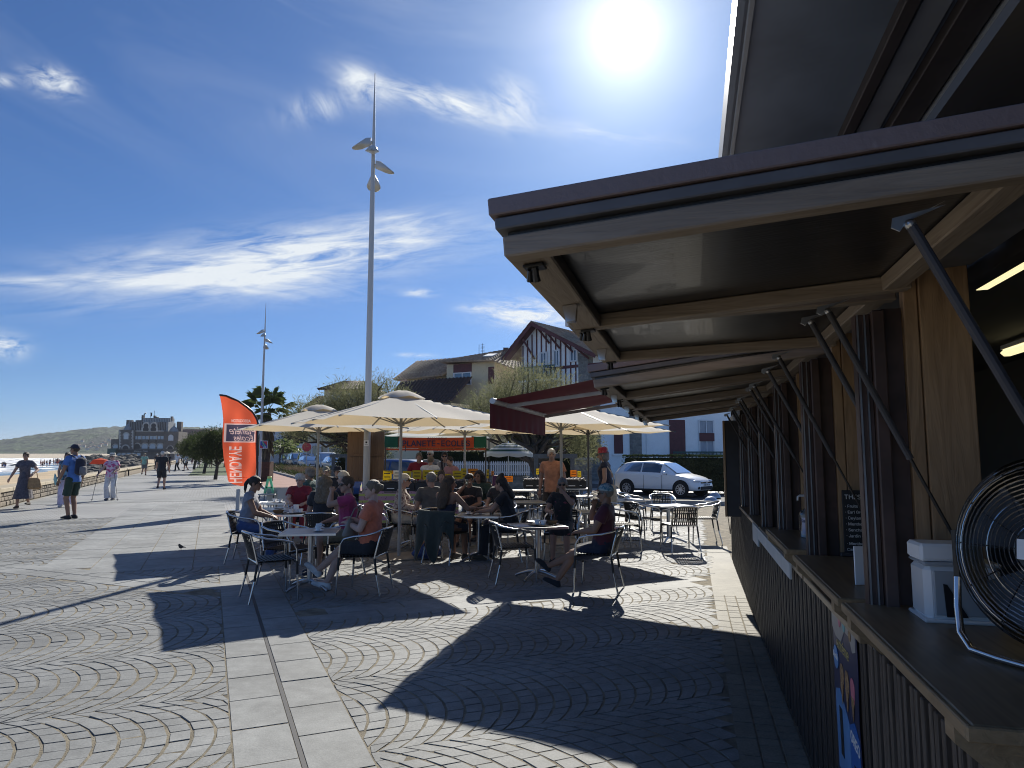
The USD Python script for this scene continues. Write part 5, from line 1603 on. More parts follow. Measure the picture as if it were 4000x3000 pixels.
CS.part('flue', B().tube([FCa.p(a, z, -5), FCa.p(a, zt - .6, -5), FCa.p(a + .7, zt, -5)], .3, 8), 'casino_slate', world=True)
for x0, x1, yt, yb in ((418, 470, 620, 1060), (705, 757, 620, 1060)):      # toothed pale corner stones of the left tower
    for k in range(13):
        y0 = yt + (yb - yt) * k / 13
        w_ = 46 if k % 2 else 26
        xl = x0 if x0 < 500 else x1 - w_
        cas(xl, y0 + 3, xl + w_, y0 + (yb - yt) / 13 - 3, .601, .68, 'casino_trim', 'quoin')
for k in range(22):                          # standing seams of the steep roof
    x = 660 + k * 40
    if not 945 < x < 1340: cas(x, 420, x + 6, 630, -.599, -.45, 'casino_dark', 'roof_seam')
for k in range(16):
    x = 900 + k * 40
    cas(x, 325, x + 12, 405, -3.999, -3.8, 'casino_trim', 'roof_seam')
# parasols, kiosk and people in front of the palace
mat('parasol_cream', (0.66, 0.62, 0.53), 0.8, transl=0.3)
for i, (x, y) in enumerate(((1550, 1130), (1730, 1130), (2010, 1150))):
    d = 170
    c = dp(cx(x), cy(y), d)
    t = Thing('distant_parasol', ['leftmost', 'middle', 'rightmost'][i] + ' of the three cream parasols in front of the seafront palace', 'parasol', (c[0], c[1], 0), 0, 'cream parasols by the palace')
    t.part('canopy', B().lathe([(1.15, c[2] - .5), (.06, c[2] + .05), (0, c[2] + .05)], 8), 'parasol_cream')
    t.part('pole', B().tube([(0, 0, 0), (0, 0, c[2])], .05, 6), 'awning_arm')
t = Thing('beach_cabin', 'white food cabin with a broad pale awning beyond the palace parasols', 'cabin', ground_at(724, 186))
t.part('body', B().box((-.4, 1, 1.2), (4.2, 3, 2.4)), 'white_frame')
t.part('awning', B().box((0, -.8, 2.55), (3.9, 2.4, .45), None, .06), 'parasol_cream')
t.part('counter_front', B().box((.7, -.56, .9), (1.8, .1, 1.3)), 'plaster_cream')
for i, (px, d, w_, h_, m_, lab) in enumerate(((712, 330, 24, 9.5, 'block_white', 'white house with terracotta roof right of the seafront palace'), (750, 360, 17, 12, 'block_white', 'taller terracotta-roofed house next to the palace, behind the trees'), (795, 380, 15, 11, 'block_white', 'distant terracotta roof peeping over the promenade trees'))):
    t = Thing('distant_house', lab, 'house', ground_at(px, d))
    t.part('wall', B().box((0, 4, h_ / 2 - 1), (w_, 8, h_ + 2)), m_)
    t.part('roof', B().add([(-w_ / 2 - 1, -1, h_), (w_ / 2 + 1, -1, h_), (w_ / 2 + 1, 9, h_), (-w_ / 2 - 1, 9, h_), (-w_ / 2 + 1.5, 4, h_ + 3.2), (w_ / 2 - 1.5, 4, h_ + 3.2)], [[0, 1, 5, 4], [2, 3, 4, 5], [1, 2, 5, 5], [3, 0, 4, 4], [3, 2, 1, 0]]), 'roof_terracotta' if 'roof_terracotta' in MATS else mat('roof_terracotta', (0.30, 0.15, 0.095), 0.85, var=.3, vscale=.8))
    for k in range(int(w_ / 3.4)):
        for j in range(int(h_ / 4)):
            t.part('window', B().box((-w_ / 2 + 2 + k * 3.3, -.02, 2 + j * 3.6), (1.4, .1, 1.7)), 'casino_dark')
# villas at the foot of the hills
mat('villa_pale', (0.45, 0.40, 0.34), 0.9)
r = np.random.default_rng(77)
for i in range(16):
    px = 300 + i * 9.5 + r.uniform(-3, 3); d = 1230 + r.uniform(0, 170); z = 6 + (d - 1230) * .16 + r.uniform(-1, 4)
    c = dp(px, 1778, d)
    t = Thing('hillside_villa', 'tiny pale villa at the foot of the green hills across the bay', 'house', (c[0], c[1], z - 2), r.uniform(-.3, .3), 'pale villas under the hills', scale=.55)
    t.part('wall', B().box((0, 0, 1.5), (9, 7, 7)), 'villa_pale')
    t.part('roof', B().add([(-5.2, -4.2, 5), (5.2, -4.2, 5), (5.2, 4.2, 5), (-5.2, 4.2, 5), (-3, 0, 7.5), (3, 0, 7.5)], [[0, 1, 5, 4], [2, 3, 4, 5], [1, 2, 5, 5], [3, 0, 4, 4]]), 'roof_terracotta')
# rocks
mat('rock', (0.13, 0.125, 0.115), 0.9, island=.5, var=.35, vscale=2.5)
r = np.random.default_rng(9)
rocks = []
for i in range(260):
    t_ = r.random(); d = 125 + r.random() ** 1.2 * 110; px = 345 + t_ * (235 - (d - 125) * .2)
    c = dp(px, 1778, d)
    if c @ W > WALL_V - .5 - 0 * d: continue
    rocks.append((c, r.uniform(.55, 1.25), -2.2 + (d - 125) / 110 * 3.0 + r.uniform(-.2, .5)))
pr0 = None
for i, (c, s_, z) in enumerate(rocks):
    if pr0 is None or i < 5:
        m_ = trimesh.creation.icosphere(1)
        v = np.array(m_.vertices) * (1 + .35 * (meshkit.noise(np.array(m_.vertices) * 1.3 + i * 9) - .5)[:, None] * 2) * np.array([1.3, 1, .75])
        v = np.sign(v) * np.abs(v) ** .8
        tt = Thing('boulder', 'grey angular boulder of the rock armour below the seafront palace', 'boulder', (c[0], c[1], z), r.uniform(0, 6), 'rock armour boulders', scale=s_)
        tt.part('rock', (v, m_.faces), 'rock')
        pr0 = [] if pr0 is None else pr0
        pr0.append(tt)
    else:
        pr0[i % 5].copy((c[0], c[1], z), r.uniform(0, 6), 'grey angular boulder of the rock armour below the seafront palace', 'rock armour boulders', s_)
# sea wall: rubble base and pale coping stones
stone_mat('rubble', (0.21, 0.175, 0.135), (0.12, 0.10, 0.08), (0.26, 0.22, 0.16), .40, .26)
mat('coping', (0.42, 0.36, 0.26), 0.9, var=.25, vscale=1.4, obj=False, bump=.2, bscale=30)
wu0 = 25.6
SWL = Thing('sea_wall', 'low rubble sea wall with broad pale coping along the promenade', 'wall', uw(60, WALL_V - .3), UA)
core = SWL.part('core', B().box(uw((wu0 + 300) / 2, WALL_V - .32, -1.1), (.42, 300 - wu0, 3.1), rotz(UA)), 'rubble', world=True)
u = wu0
k = 0
r = np.random.default_rng(15)
while u < 150:
    L = 1.6 if u < 60 else 4
    SWL.part('coping_stone', B().box(uw(u + L / 2, WALL_V - .32, .515), (.66, L - .02, .13), rotz(UA), .015), 'coping', world=True)
    u += L
SWL.part('coping_stone', B().box(uw((u + 300) / 2, WALL_V - .32, .515), (.66, 300 - u - .02, .13), rotz(UA), .015), 'coping', world=True)
# face stones of the nearer part, laid as irregular rubble
u = wu0 + .05
cnt = 0
rows = [(0.0, .16), (.16, .30), (.30, .445)]
for z0, z1 in rows:
    u = wu0
    while u < 56 and cnt < 290:
        L = r.uniform(.2, .5)
        c = uw(u + L / 2, WALL_V - .10, (z0 + z1) / 2)
        b = B().box(c, (.10 + r.uniform(0, .035), L - .025, z1 - z0 - .02), rotz(UA + r.normal(0, .03)), .02)
        SWL.part('stone', b, 'rubble_stone' if 'rubble_stone' in MATS else mat('rubble_stone', (0.22, 0.185, 0.14), 0.9, col2=(0.12, 0.105, 0.085), vscale=1.1, obj=False, bump=.4, bscale=20), world=True)
        u += L; cnt += 1
SWL.part('end_pier', B().box(uw(wu0 - .35, WALL_V - .32, .32), (.72, .7, .66), rotz(UA), .03), 'coping', world=True)
SWL.part('near_wall', B().box(uw(13.6, WALL_V - .42, -.5), (.5, 20.0, 2.1), rotz(UA), .03), 'rubble', world=True)
mat('gap_dark', (0.05, 0.045, 0.04), 0.95)
for u in (62, 78, 90):
    SWL.part('iron_post', B().box(uw(u, WALL_V + .02, .25), (.08, .1, .56), rotz(UA), .01), 'gap_dark', world=True)
# ------------------------------------------------------------------ terrace furniture
mat('umbrella_cloth', (0.74, 0.70, 0.61), 0.85, var=.06, vscale=1.2, transl=0.36, tcol=(0.60, 0.47, 0.28), bump=.05, bscale=12)
mat('pole_grey', (0.42, 0.41, 0.38), 0.4, var=.15, vscale=6)
mat('pole_dark', (0.06, 0.058, 0.055), 0.4)
mat('plate_beige', (0.30, 0.26, 0.21), 0.9, var=.2, vscale=3)
mat('chair_weave', (0.014, 0.014, 0.015), 0.45)
mat('chair_tube', (0.62, 0.63, 0.64), 0.22, 1.0)
mat('table_top', (0.30, 0.30, 0.31), 0.30, 0.0, var=.12, vscale=10, spec=.6)
mat('table_rim', (0.60, 0.61, 0.62), 0.3, 1.0)
mat('china', (0.78, 0.78, 0.77), 0.25, coat=.3)
mat('wicker', (0.28, 0.17, 0.08), 0.8, var=.4, vscale=60)
mat('tray_black', (0.02, 0.02, 0.02), 0.4)
pane('drink_glass', (0.85, 0.88, 0.86), 0.4)

HALF, ZE, ZA, UR = 1.40, 2.14, 2.60, math.radians(30)


def umbrella(label, c, pole='pole_grey', zoff=0.0, first=[]):
    if pole == 'pole_grey' and first:
        return first[0].copy((c[0], c[1], zoff), UR, label, 'square cream terrace umbrellas')
    t = Thing('terrace_umbrella', label, 'umbrella', (c[0], c[1], zoff), UR, 'square cream terrace umbrellas')
    n = 25
    g = np.linspace(-1, 1, n)
    P = np.zeros((n, n, 3))
    for i, x in enumerate(g):
        for j, y in enumerate(g):
            m_ = max(abs(x), abs(y)); 
            tt = math.atan2(y, x) if m_ else 0
            k = abs(((tt / (math.pi / 4)) % 1) - .5) * 2       # 1 on the ribs, 0 between
            z = ZE + (ZA - ZE) * (1 - m_) - .03 * (1 - k) * m_ * m_ - .02 * math.sin(math.pi * m_)
            sc = 1 - .006 * (1 - k) * m_
            P[i, j] = (x * HALF * sc, y * HALF * sc, z)
    t.part('canopy', B().grid(P), 'umbrella_cloth', smooth=True)
    r = np.random.default_rng(2)
    P = np.zeros((7, 25, 3))
    for i, q in enumerate(np.linspace(0.02, 1, 7)):
        for j, a_ in enumerate(np.linspace(0, 2 * np.pi, 25)):
            rr = .34 * q / max(abs(math.cos(a_)), abs(math.sin(a_))) ** .6
            P[i, j] = (rr * math.cos(a_), rr * math.sin(a_), ZA + .035 - .125 * q ** 2 + .02 * math.sin(a_ * 5 + 3 * q) * q)
    t.part('vent_cap', B().grid(P), 'umbrella_cloth', smooth=True)
    t.part('pole', B().tube([(0, 0, .02), (0, 0, 1.1), (0, 0, 2.62)], [.026, .026, .024], 12).tube([(0, 0, .55), (0, 0, .62)], .031, 12), pole, smooth=30)
    hub_ = t.part('hub', B().lathe([(.028, 2.06), (.06, 2.07), (.06, 2.12), (.028, 2.14)], 12), pole, smooth=30)
    for k in range(8):
        a_ = k * math.pi / 4
        d = np.array([math.cos(a_), math.sin(a_)]); d = d / max(abs(d))
        e = np.array([d[0] * HALF * 1.01, d[1] * HALF * 1.01, ZE - .015]); m_ = np.array([d[0] * .62, d[1] * .62, ZE + (ZA - ZE) * .56 - .05])
        rb = t.part('rib', B().bar((d[0] * .05, d[1] * .05, ZA - .06), e, .016, .022), pole)
        t.part('strut', B().bar((d[0] * .05, d[1] * .05, 2.10), m_, .014, .018), pole, rb)
    t.part('crank', B().tube([(.03, 0, 1.75), (.08, 0, 1.75), (.08, 0, 1.66)], .007, 6).tube([(-.035, .01, 2.05), (-.045, .01, 1.9), (-.04, .02, 1.72)], .004, 5), 'black_metal')
    t.part('base_plate', B().box((0, 0, .012), (.78, .78, .024), None, .006), 'plate_beige')
    if pole == 'pole_grey':
        first.append(t)
    return t


UMB = [(-1.78, 11.10), (-3.98, 14.25), (-1.08, 15.9), (.92, 13.0)]
for c, l_ in zip(UMB, ('nearest cream umbrella, standing in front of the lamp post', 'left-hand cream umbrella with the shadow of the lamp post on it', 'cream umbrella behind the nearest one, before the orange banner', 'cream umbrella on the right, half behind the red awning')):
    umbrella(l_, c)
umbrella('cream umbrella on a dark pole next to the woman in the red hat', (1.78, 16.2), 'pole_dark')

# --- bistro armchair: aluminium tube, black woven seat and back
CH = None
FS_ = .94
CS_ = 1.0


def build_chair(loc, rz, label, group):
    t = Thing('bistro_chair', label, 'chair', loc, rz, group, scale=CS_)
    W2 = .255
    for sg in (-1, 1):
        x = sg * W2
        pts = [(x, .25, .006), (x * .98, .235, .30), (x * .97, .22, .56), (x * .99, .17, .635), (x * 1.04, .06, .665), (x * 1.04, -.10, .685), (x * .98, -.21, .715), (x * .70, -.275, .745), (x * .36, -.30, .752), (0, -.305, .753)]
        t.part('arm_tube', B().tube(pts, .0125, 10), 'chair_tube', smooth=True)
        t.part('rear_leg', B().tube([(x * .98, -.27, .006), (x * .92, -.215, .25), (x * .88, -.19, .43), (x * .84, -.235, .62), (x * .80, -.268, .735)], .0115, 10), 'chair_tube', smooth=True)
        t.part('leg_sleeve', B().tube([(x * .98, .236, .28), (x * .972, .228, .43)], .0145, 10), 'chair_weave', smooth=True)
        t.part('leg_sleeve', B().tube([(x * .925, -.218, .24), (x * .885, -.193, .42)], .0135, 10), 'chair_weave', smooth=True)
    b = B()
    b.tube([(-W2 * .95, .22, .43), (W2 * .95, .22, .43)], .009, 8).tube([(-W2 * .87, -.19, .43), (W2 * .87, -.19, .43)], .009, 8)
    t.part('cross_tubes', b, 'chair_tube')
    P = np.zeros((9, 9, 3))
    for i, q in enumerate(np.linspace(-1, 1, 9)):
        for j, y in enumerate(np.linspace(-.19, .245, 9)):
            P[i, j] = (q * W2 * .93, y, .448 - .012 * (1 - q * q) - .03 * max(0, (y - .2) / .045) ** 2)
    v, f = B().grid(P).arr()
    b = B().add(v, f); b.add(v - [0, 0, .014], np.asarray(f)[:, ::-1])
    for k in range(11):
        y = -.18 + .041 * k
        b.tube([(-W2 * .93, y, .446), (0, y, .442), (W2 * .93, y, .446)], .008, 5)
    t.part('seat', b, 'chair_weave')
    b = B()
    for k in range(13):
        q = -1 + 2 * k / 12
        yb = -.200 - .010 * (1 - q * q); yt = -.285 - .03 * (1 - q * q) + .02 * q * q
        b.bar((q * W2 * .80, yb, .45), (q * W2 * .83, yt, .742), .024 if k % 2 else .020, .008, (0, 1, 0))
    for z, y in ((.50, -.215), (.555, -.233), (.64, -.262), (.70, -.282), (.735, -.292)):
        b.bar((-W2 * .82, y + .02, z), (0, y - .008, z), .012, .020); b.bar((0, y - .008, z), (W2 * .82, y + .02, z), .012, .020)
    t.part('backrest', b, 'chair_weave')
    return t


def chair(px, py, head, label, group='bistro chairs on the terrace', dx=0, dy=0):
    global CH
    c = gp(px, py)
    rz = -math.radians(head)
    c = (c[0] + dx, c[1] + dy, 0)
    if CH is None:
        CH = build_chair(c, rz, label, group)
        return c
    CH.copy(c, rz, label, group, CS_)
    return c


TB = None


def table(px, py, rz, label, group='square metal bistro tables'):
    global TB
    c = gp(px, py)
    if TB is None:
        t = TB = Thing('bistro_table', label, 'table', c, rz, group, scale=FS_)
        t.part('tabletop', B().box((0, 0, .715), (.68, .68, .018), None, .003), 'table_top')
        for sx, sy, w_, l_ in ((0, .344, .70, .014), (0, -.344, .70, .014), (.344, 0, .014, .673), (-.344, 0, .014, .673)):
            t.part('edge_band', B().box((sx, sy, .713), (w_, l_, .032), None, .003), 'table_rim')
        t.part('column', B().tube([(0, 0, .07), (0, 0, .70)], .036, 16), 'table_rim', smooth=30)
        t.part('top_plate', B().box((0, 0, .698), (.28, .28, .014)), 'table_rim')
        for k in range(4):
            a_ = k * math.pi / 2 + math.pi / 4
            d = np.array([math.cos(a_), math.sin(a_), 0])
            t.part('foot', B().tube([d * .02 + UP * .10, d * .14 + UP * .085, d * .27 + UP * .045, d * .35 + UP * .012], [.026, .024, .02, .016], 8), 'table_rim', smooth=True)
    else:
        TB.copy(c, rz, label, group, FS_)
    return np.array([c[0], c[1], .7255 * FS_])


TABS = {}
for k, (px, py, rz, lab) in dict(
        a=(1209, 2298, .15, 'nearest table on the left, holding two coffee cups'),
        b=(1130, 2176, .05, 'table with tray, milk jug and bread basket between the seated group'),
        c=(1072, 2100, -.1, 'table with two white cups behind the girl in the grey top'),
        d=(1062, 2146, .1, 'small table with a phone on it behind the girl in the grey top'),
        e=(1618, 2134, .2, 'table of the woman in the patterned blouse, with cups'),
        f=(1870, 2186, -.05, 'table between the long-haired girl and the black t-shirt'),
        g=(2099, 2258, .25, 'front table with a tray, cups and a sheet of paper, before the woman in sunglasses'),
        h=(2613, 2118, .3, 'table among the empty sunlit chairs on the right'),
        i=(2288, 2163, .2, 'empty table just behind the man in the patterned cap'),
        j=(2448, 2082, .1, 'small table with one white cup, behind the empty chairs'),
        k=(2062, 2096, 0.2, 'sunlit empty table left of the man in the orange shirt'),
        l=(2258, 2056, -.1, 'far sunlit table right of the man in the orange shirt'),
        m=(1990, 2064, .1, 'far sunlit table below the striped parasol')).items():
    TABS[k] = table(px, py, rz, lab)
chair(1052, 2338, 58, 'empty chair nearest the camera on the left, seen from behind')
chair(1122, 2278, 112, 'empty chair with its back to the seated girl, beside the nearest left table')
SEATS = {}
for k, px, py, h, lab in (('lady', 1424, 2312, 278, 'chair of the woman in the orange top'), ('husband', 1345, 2240, 255, 'chair of the man in the pink shirt, hidden behind the woman in orange'), ('girl', 966, 2194, 82, 'chair of the girl in the grey top'),
                          ('curly', 1258, 2196, 358, 'chair under the woman with curly hair'), ('oldman', 1330, 2150, 283, 'chair of the old man in the white cap'), ('redlady', 1165, 2120, 168, 'chair of the white-haired woman in red'),
                          ('teal', 1195, 2084, 285, 'chair of the grey-haired man in the teal shirt'), ('blouse', 1570, 2146, 88, 'chair of the woman in the patterned blouse, beside the dog'), ('grey', 1680, 2160, 335, 'chair of the grey-haired man in the grey shirt'),
                          ('longhair', 1742, 2196, 30, 'chair with a dark green towel hung over its back'), ('boy', 1832, 2126, 195, 'chair of the boy raising his glass'), ('dark', 1872, 2104, 205, 'chair of the person with dark curly hair'),
                          ('tee', 1985, 2188, 283, 'chair of the woman in the printed black t-shirt'), ('shades', 2200, 2188, 192, 'chair of the woman in sunglasses with hand on chin'), ('cap', 2338, 2304, 287, 'chair of the man in the patterned cap')):
    SEATS[k] = (chair(px, py, h, lab), h)
for px, py, h, lab in ((2004, 2268, 78, 'empty chair in front, between the towel chair and the tray table'), (2658, 2152, 352, 'empty chair with back to the camera at the sunlit table'), (2752, 2118, 275, 'empty chair on the far right, side on, next to the kiosk'),
                       (2512, 2122, 62, 'empty chair left of the sunlit table'), (2430, 2150, 80, 'empty chair just behind the patterned cap man'), (2590, 2068, 185, 'empty chair on the far side of the sunlit table'), (2470, 2058, 120, 'chair behind the small table with one cup'),
                       (2385, 2100, 70, 'chair beside the dark umbrella pole'), (2195, 2104, 275, 'empty chair left of the woman in sunglasses'), (2130, 2140, 330, 'empty chair right of the printed black t-shirt'), (1905, 2066, 350, 'empty chair behind the boy with the glass'), (2150, 2052, 350, 'chair below the man in orange, behind the tables'),
                       (2320, 2044, 250, 'far chair right of the sunglasses woman, in the sun'), (2235, 2022, 180, 'farthest chair, beside the second book table'), (1480, 2156, 100, 'empty chair between the nearest umbrella pole and the woman in orange'), (2050, 2040, 20, 'far chair under the striped parasol'), (1640, 2096, 190, 'chair on the far side of the cup table')):
    chair(px, py, h, lab)

# --- crockery and small things on the tables
CUP = None


def cup(p, label, rz=0.0):
    global CUP
    if CUP is None:
        t = CUP = Thing('coffee_cup', label, 'cup', p, rz, 'white coffee cups')
        t.part('saucer', B().lathe([(0, .004), (.03, .004), (.068, .014), (.070, .017), (.03, .009), (0, .009)], 24), 'china', smooth=40)
        t.part('cup', B().lathe([(0, .012), (.022, .012), (.026, .018), (.038, .05), (.041, .068), (.038, .068), (.034, .05), (.02, .02), (0, .018)], 24), 'china', smooth=40)
        t.part('cup_handle', B().tube([(.036, 0, .058), (.058, 0, .056), (.060, 0, .038), (.032, 0, .032)], .005, 6), 'china', smooth=True)
    else:
        CUP.copy(p, rz, label, 'white coffee cups')


for k, dx, dy, lab in (('a', .10, -.05, 'white cup nearest the edge of the left front table'), ('a', .04, .20, 'second white cup further in on the left front table'), ('c', -.02, .0, 'left white cup on the table behind the grey top'), ('c', .12, -.10, 'right white cup on the table behind the grey top'),
                       ('e', -.05, -.1, 'white cup before the woman in the patterned blouse'), ('e', .22, .05, 'white cup beside the grey-haired man'), ('f', -.16, 0, 'white cup on the left of the long-haired girl table'), ('f', 0.02, .08, 'white cup in the middle of the long-haired girl table'), ('j', 0.0, 0, 'single white cup on the far right table')):
    cup(TABS[k] + np.array([dx, dy, 0.0]), lab, dx * 9)


def tray(k, dx, dy, lab):
    c = TABS[k] + np.array([dx, dy, 0])
    t = Thing('serving_tray', lab, 'tray', c, .2)
    t.part('tray', B().lathe([(0, .003), (.17, .003), (.182, .014), (.185, .014), (.175, 0), (0, 0)], 28), 'tray_black', smooth=40)
    return c + UP * .004


def basket(c, lab):
    t = Thing('bread_basket', lab, 'basket', c)
    t.part('basket', B().lathe([(0, .004), (.06, .004), (.085, .05), (.088, .055), (.08, .052), (.055, .010), (0, .010)], 20), 'wicker', smooth=40)


tc = tray('b', .05, -.03, 'black serving tray under the milk jug and cups')
cup(tc + np.array([-.02, -.05, 0]), 'white cup on the black tray of the seated group', 1.0)
cup(tc + np.array([.11, .02, 0]), 'second white cup on the black tray of the seated group', 2.0)
basket(TABS['b'] + np.array([-.17, -.08, .001]), 'wicker bread basket beside the milk jug')
t = Thing('milk_jug', 'white milk jug stacked on the tray of the seated group', 'jug', tc + np.array([.03, .05, 0]))
t.part('jug', B().lathe([(0, .0), (.04, .0), (.045, .03), (.04, .10), (.05, .13), (.046, .13), (.036, .10), (.04, .03), (0, .006)], 20), 'china', smooth=40)
t.part('jug_handle', B().tube([(-.04, 0, .11), (-.075, 0, .10), (-.07, 0, .05), (-.042, 0, .04)], .007, 6), 'china', smooth=True)
tc = tray('g', .06, -.02, 'black serving tray on the front right table')
cup(tc + np.array([-.06, .0, 0]), 'left white cup on the front right tray', 2.2)
cup(tc + np.array([.02, -.05, 0]), 'right white cup on the front right tray', 1.2)
basket(tc + np.array([.13, .06, .0]), 'wicker basket with bread on the front right tray')
solo('paper_sheet', B().box(TABS['g'] + np.array([-.2, -.08, .002]), (.21, .29, .002), rotz(.5)), 'paper', 'sunlit sheet of paper on the front right table', 'paper')
solo('phone', B().box(TABS['d'] + np.array([.1, 0, .006]), (.08, .16, .01), rotz(.9), .003), 'tray_black', 'dark phone on the small table behind the girl', 'phone')
t = Thing('beer_glass', 'amber drink in a glass beside the printed t-shirt', 'glass', TABS['f'] + np.array([.2, -.05, 0]))
t.part('glass', B().lathe([(0, .0), (.032, .0), (.036, .12), (.034, .12), (.03, .008), (0, .008)], 18), 'drink_glass', smooth=40)
t.part('drink', B().lathe([(0, .009), (.029, .009), (.032, .085), (0, .085)], 18), mat('amber', (0.35, 0.14, 0.03), .2))
# small green A-board on a stool-like table
t = Thing('small_table', 'tiny side table with thin black legs behind the girl in grey', 'table', gp(1046, 2050))
t.part('tabletop', B().box((0, 0, .70), (.42, .42, .03), None, .008), 'table_top')
for sx in (-1, 1):
    for sy in (-1, 1):
        t.part('leg', B().tube([(sx * .16, sy * .16, .69), (sx * .19, sy * .19, 0)], .009, 6), 'black_metal')
mat('mint', (0.22, 0.60, 0.42), .5, transl=.3)
t = Thing('table_sign', 'pale green A-shaped sign standing on the tiny side table', 'sign', gp(1046, 2050) + UP * .716)
t.part('leg', B().bar((-.10, 0, 0), (-.02, 0, .36), .03, .05), 'mint')
t.part('leg', B().bar((.10, 0, 0), (.02, 0, .36), .03, .05), 'mint')
t.part('cross_bar', B().bar((-.07, 0, .14), (.07, 0, .14), .03, .03), 'mint')
t.part('head', B().box((0, 0, .37), (.09, .06, .05), None, .01), mat('lime', (.55, .62, .2), .5))
for px, py, w_, lab in ((1092, 2046, .62, 'wide grey plastic chair back behind the white-haired woman'), (1120, 2064, .42, 'narrower grey plastic chair back beside the teal shirt')):
    t = Thing('plastic_chair', lab, 'chair', gp(px, py), .2)
    P = np.zeros((6, 8, 3))
    for i, q in enumerate(np.linspace(0, 1, 6)):
        for j, x in enumerate(np.linspace(-1, 1, 8)):
            P[i, j] = (x * w_ / 2, -.05 - .1 * q + .05 * x * x, .45 + .4 * q)
    b = B().grid(P); v, f = b.arr(); b.add(v + [0, .02, 0], np.asarray(f)[:, ::-1])
    t.part('backrest', b, 'grey_plastic', smooth=True)
    t.part('seat', B().box((0, .2, .44), (w_, .45, .03), None, .01), 'grey_plastic')
    for sx in (-1, 1):
        for sy in (0, .4):
            t.part('leg', B().tube([(sx * w_ * .42, sy, .43), (sx * w_ * .47, sy * 1.05, 0)], .02, 6), 'grey_plastic')

# ------------------------------------------------------------------ lamp posts
mat('lamp_white', (0.48, 0.48, 0.47), 0.45, var=.08, vscale=1.0, stretch=(3, 3, .4))
mat('lamp_lens', (0.42, 0.41, 0.36), 0.3)
LP = []


def hull_pts(*a):
    return m3.Manifold.hull_points(np.vstack(a))


def lamp(label, c, az):
    t = Thing('street_lamp', label, 'street lamp', (c[0], c[1], 0), az, 'tall pointed promenade lamps')
    top = 10.75
    t.part('mast', B().tube([(0, 0, 0), (0, 0, 4), (0, 0, 7.6), (0, 0, 8.9), (0, 0, top)], [.082, .072, .056, .040, .008], 20), 'lamp_white', smooth=30)
    t.part('door', B().box((0, -.087, .7), (.08, .012, .35), None, .004), 'lamp_white')
    for z, a_ in ((9.0, math.pi), (8.76, -math.pi / 2), (8.44, 0.0), (8.14, math.pi / 2)):
        d = np.array([math.cos(a_), math.sin(a_), 0]); s_ = np.array([-d[1], d[0], 0])
        ring = np.array([d * (.30 + .20 * math.cos(q)) + s_ * .165 * math.sin(q) + UP * (z - .10 - .06 * math.cos(q)) for q in np.linspace(0, 2 * np.pi, 25)[:-1]])
        nk = np.array([d * .06 + s_ * .055 * math.cos(q) + UP * (z + .03 + .10 * math.sin(q)) for q in np.linspace(0, 2 * np.pi, 11)[:-1]])
        kn = np.array([d * .18 + s_ * .10 * math.cos(q) + UP * (z + .035 + .07 * math.sin(q)) for q in np.linspace(0, 2 * np.pi, 13)[:-1]])
        h = t.part('lamp_head', B().man(hull_pts(ring, nk, kn)), 'lamp_white', smooth=40)
        dn = unit(-UP * .25 - d * (-.06))
        ring2 = np.array([d * (.30 + .16 * math.cos(q)) + s_ * .132 * math.sin(q) + UP * (z - .103 - .048 * math.cos(q)) for q in np.linspace(0, 2 * np.pi, 25)[:-1]])
        b = B().add(np.vstack([ring2, ring2 - UP * .012, [ring2.mean(0) - UP * .03]]), [[i, (i + 1) % 24, 24 + (i + 1) % 24, 24 + i] for i in range(24)])
        b.add(np.vstack([ring2 - UP * .012, [ring2.mean(0) - UP * .03]]), [[i, 24, (i + 1) % 24] for i in range(24)])
        t.part('lens', b, 'lamp_lens', h, smooth=40)
        t.part('neck', B().tube([d * .03 + UP * z, d * .10 + UP * z], .045, 8), 'aluminium', h)
    return t


LC = (-3.30, 15.8)
L0 = lamp('tall white lamp post with four heads rising behind the nearest umbrella', LC, .12)
lc2 = ground_at(1017, 41)
L0.copy((lc2[0], lc2[1], 0), .05, 'distant lamp post beside the fan palm and the orange flag', 'tall pointed promenade lamps')
t = Thing('lamp_notice', 'small printed notice stuck on the near lamp post', 'notice', (LC[0], LC[1] - .088, 1.87), 0)
t.part('sheet', B().box((0, 0, 0), (.11, .003, .13)), 'paper')
t.part('print', B().box((0, -.003, .02), (.04, .002, .04)).box((0, -.003, -.03), (.07, .002, .008)), 'black_metal')
# wooden board on the lamp post
wood('board_wood', (0.24, 0.135, 0.065), (0.17, 0.09, 0.042), stretch=(16, 16, 1.0))
t = Thing('notice_board', 'back of a large wooden notice board fixed behind the near lamp post', 'board', (LC[0] - .06, LC[1] + .16, 0), -.03)
for k in range(6):
    t.part('plank', B().box((-.355 + .142 * k, 0, 1.57), (.140, .022, 1.14), None, .003), 'board_wood')
for z in (1.60, 1.06):
    t.part('batten', B().box((0, -.024, z), (.72, .025, .05), None, .004), 'board_wood')
t.part('support', B().box((-.36, .03, .52), (.05, .05, 1.04)), 'pole_dark')
t.part('support', B().box((.36, .03, .52), (.05, .05, 1.04)), 'pole_dark')
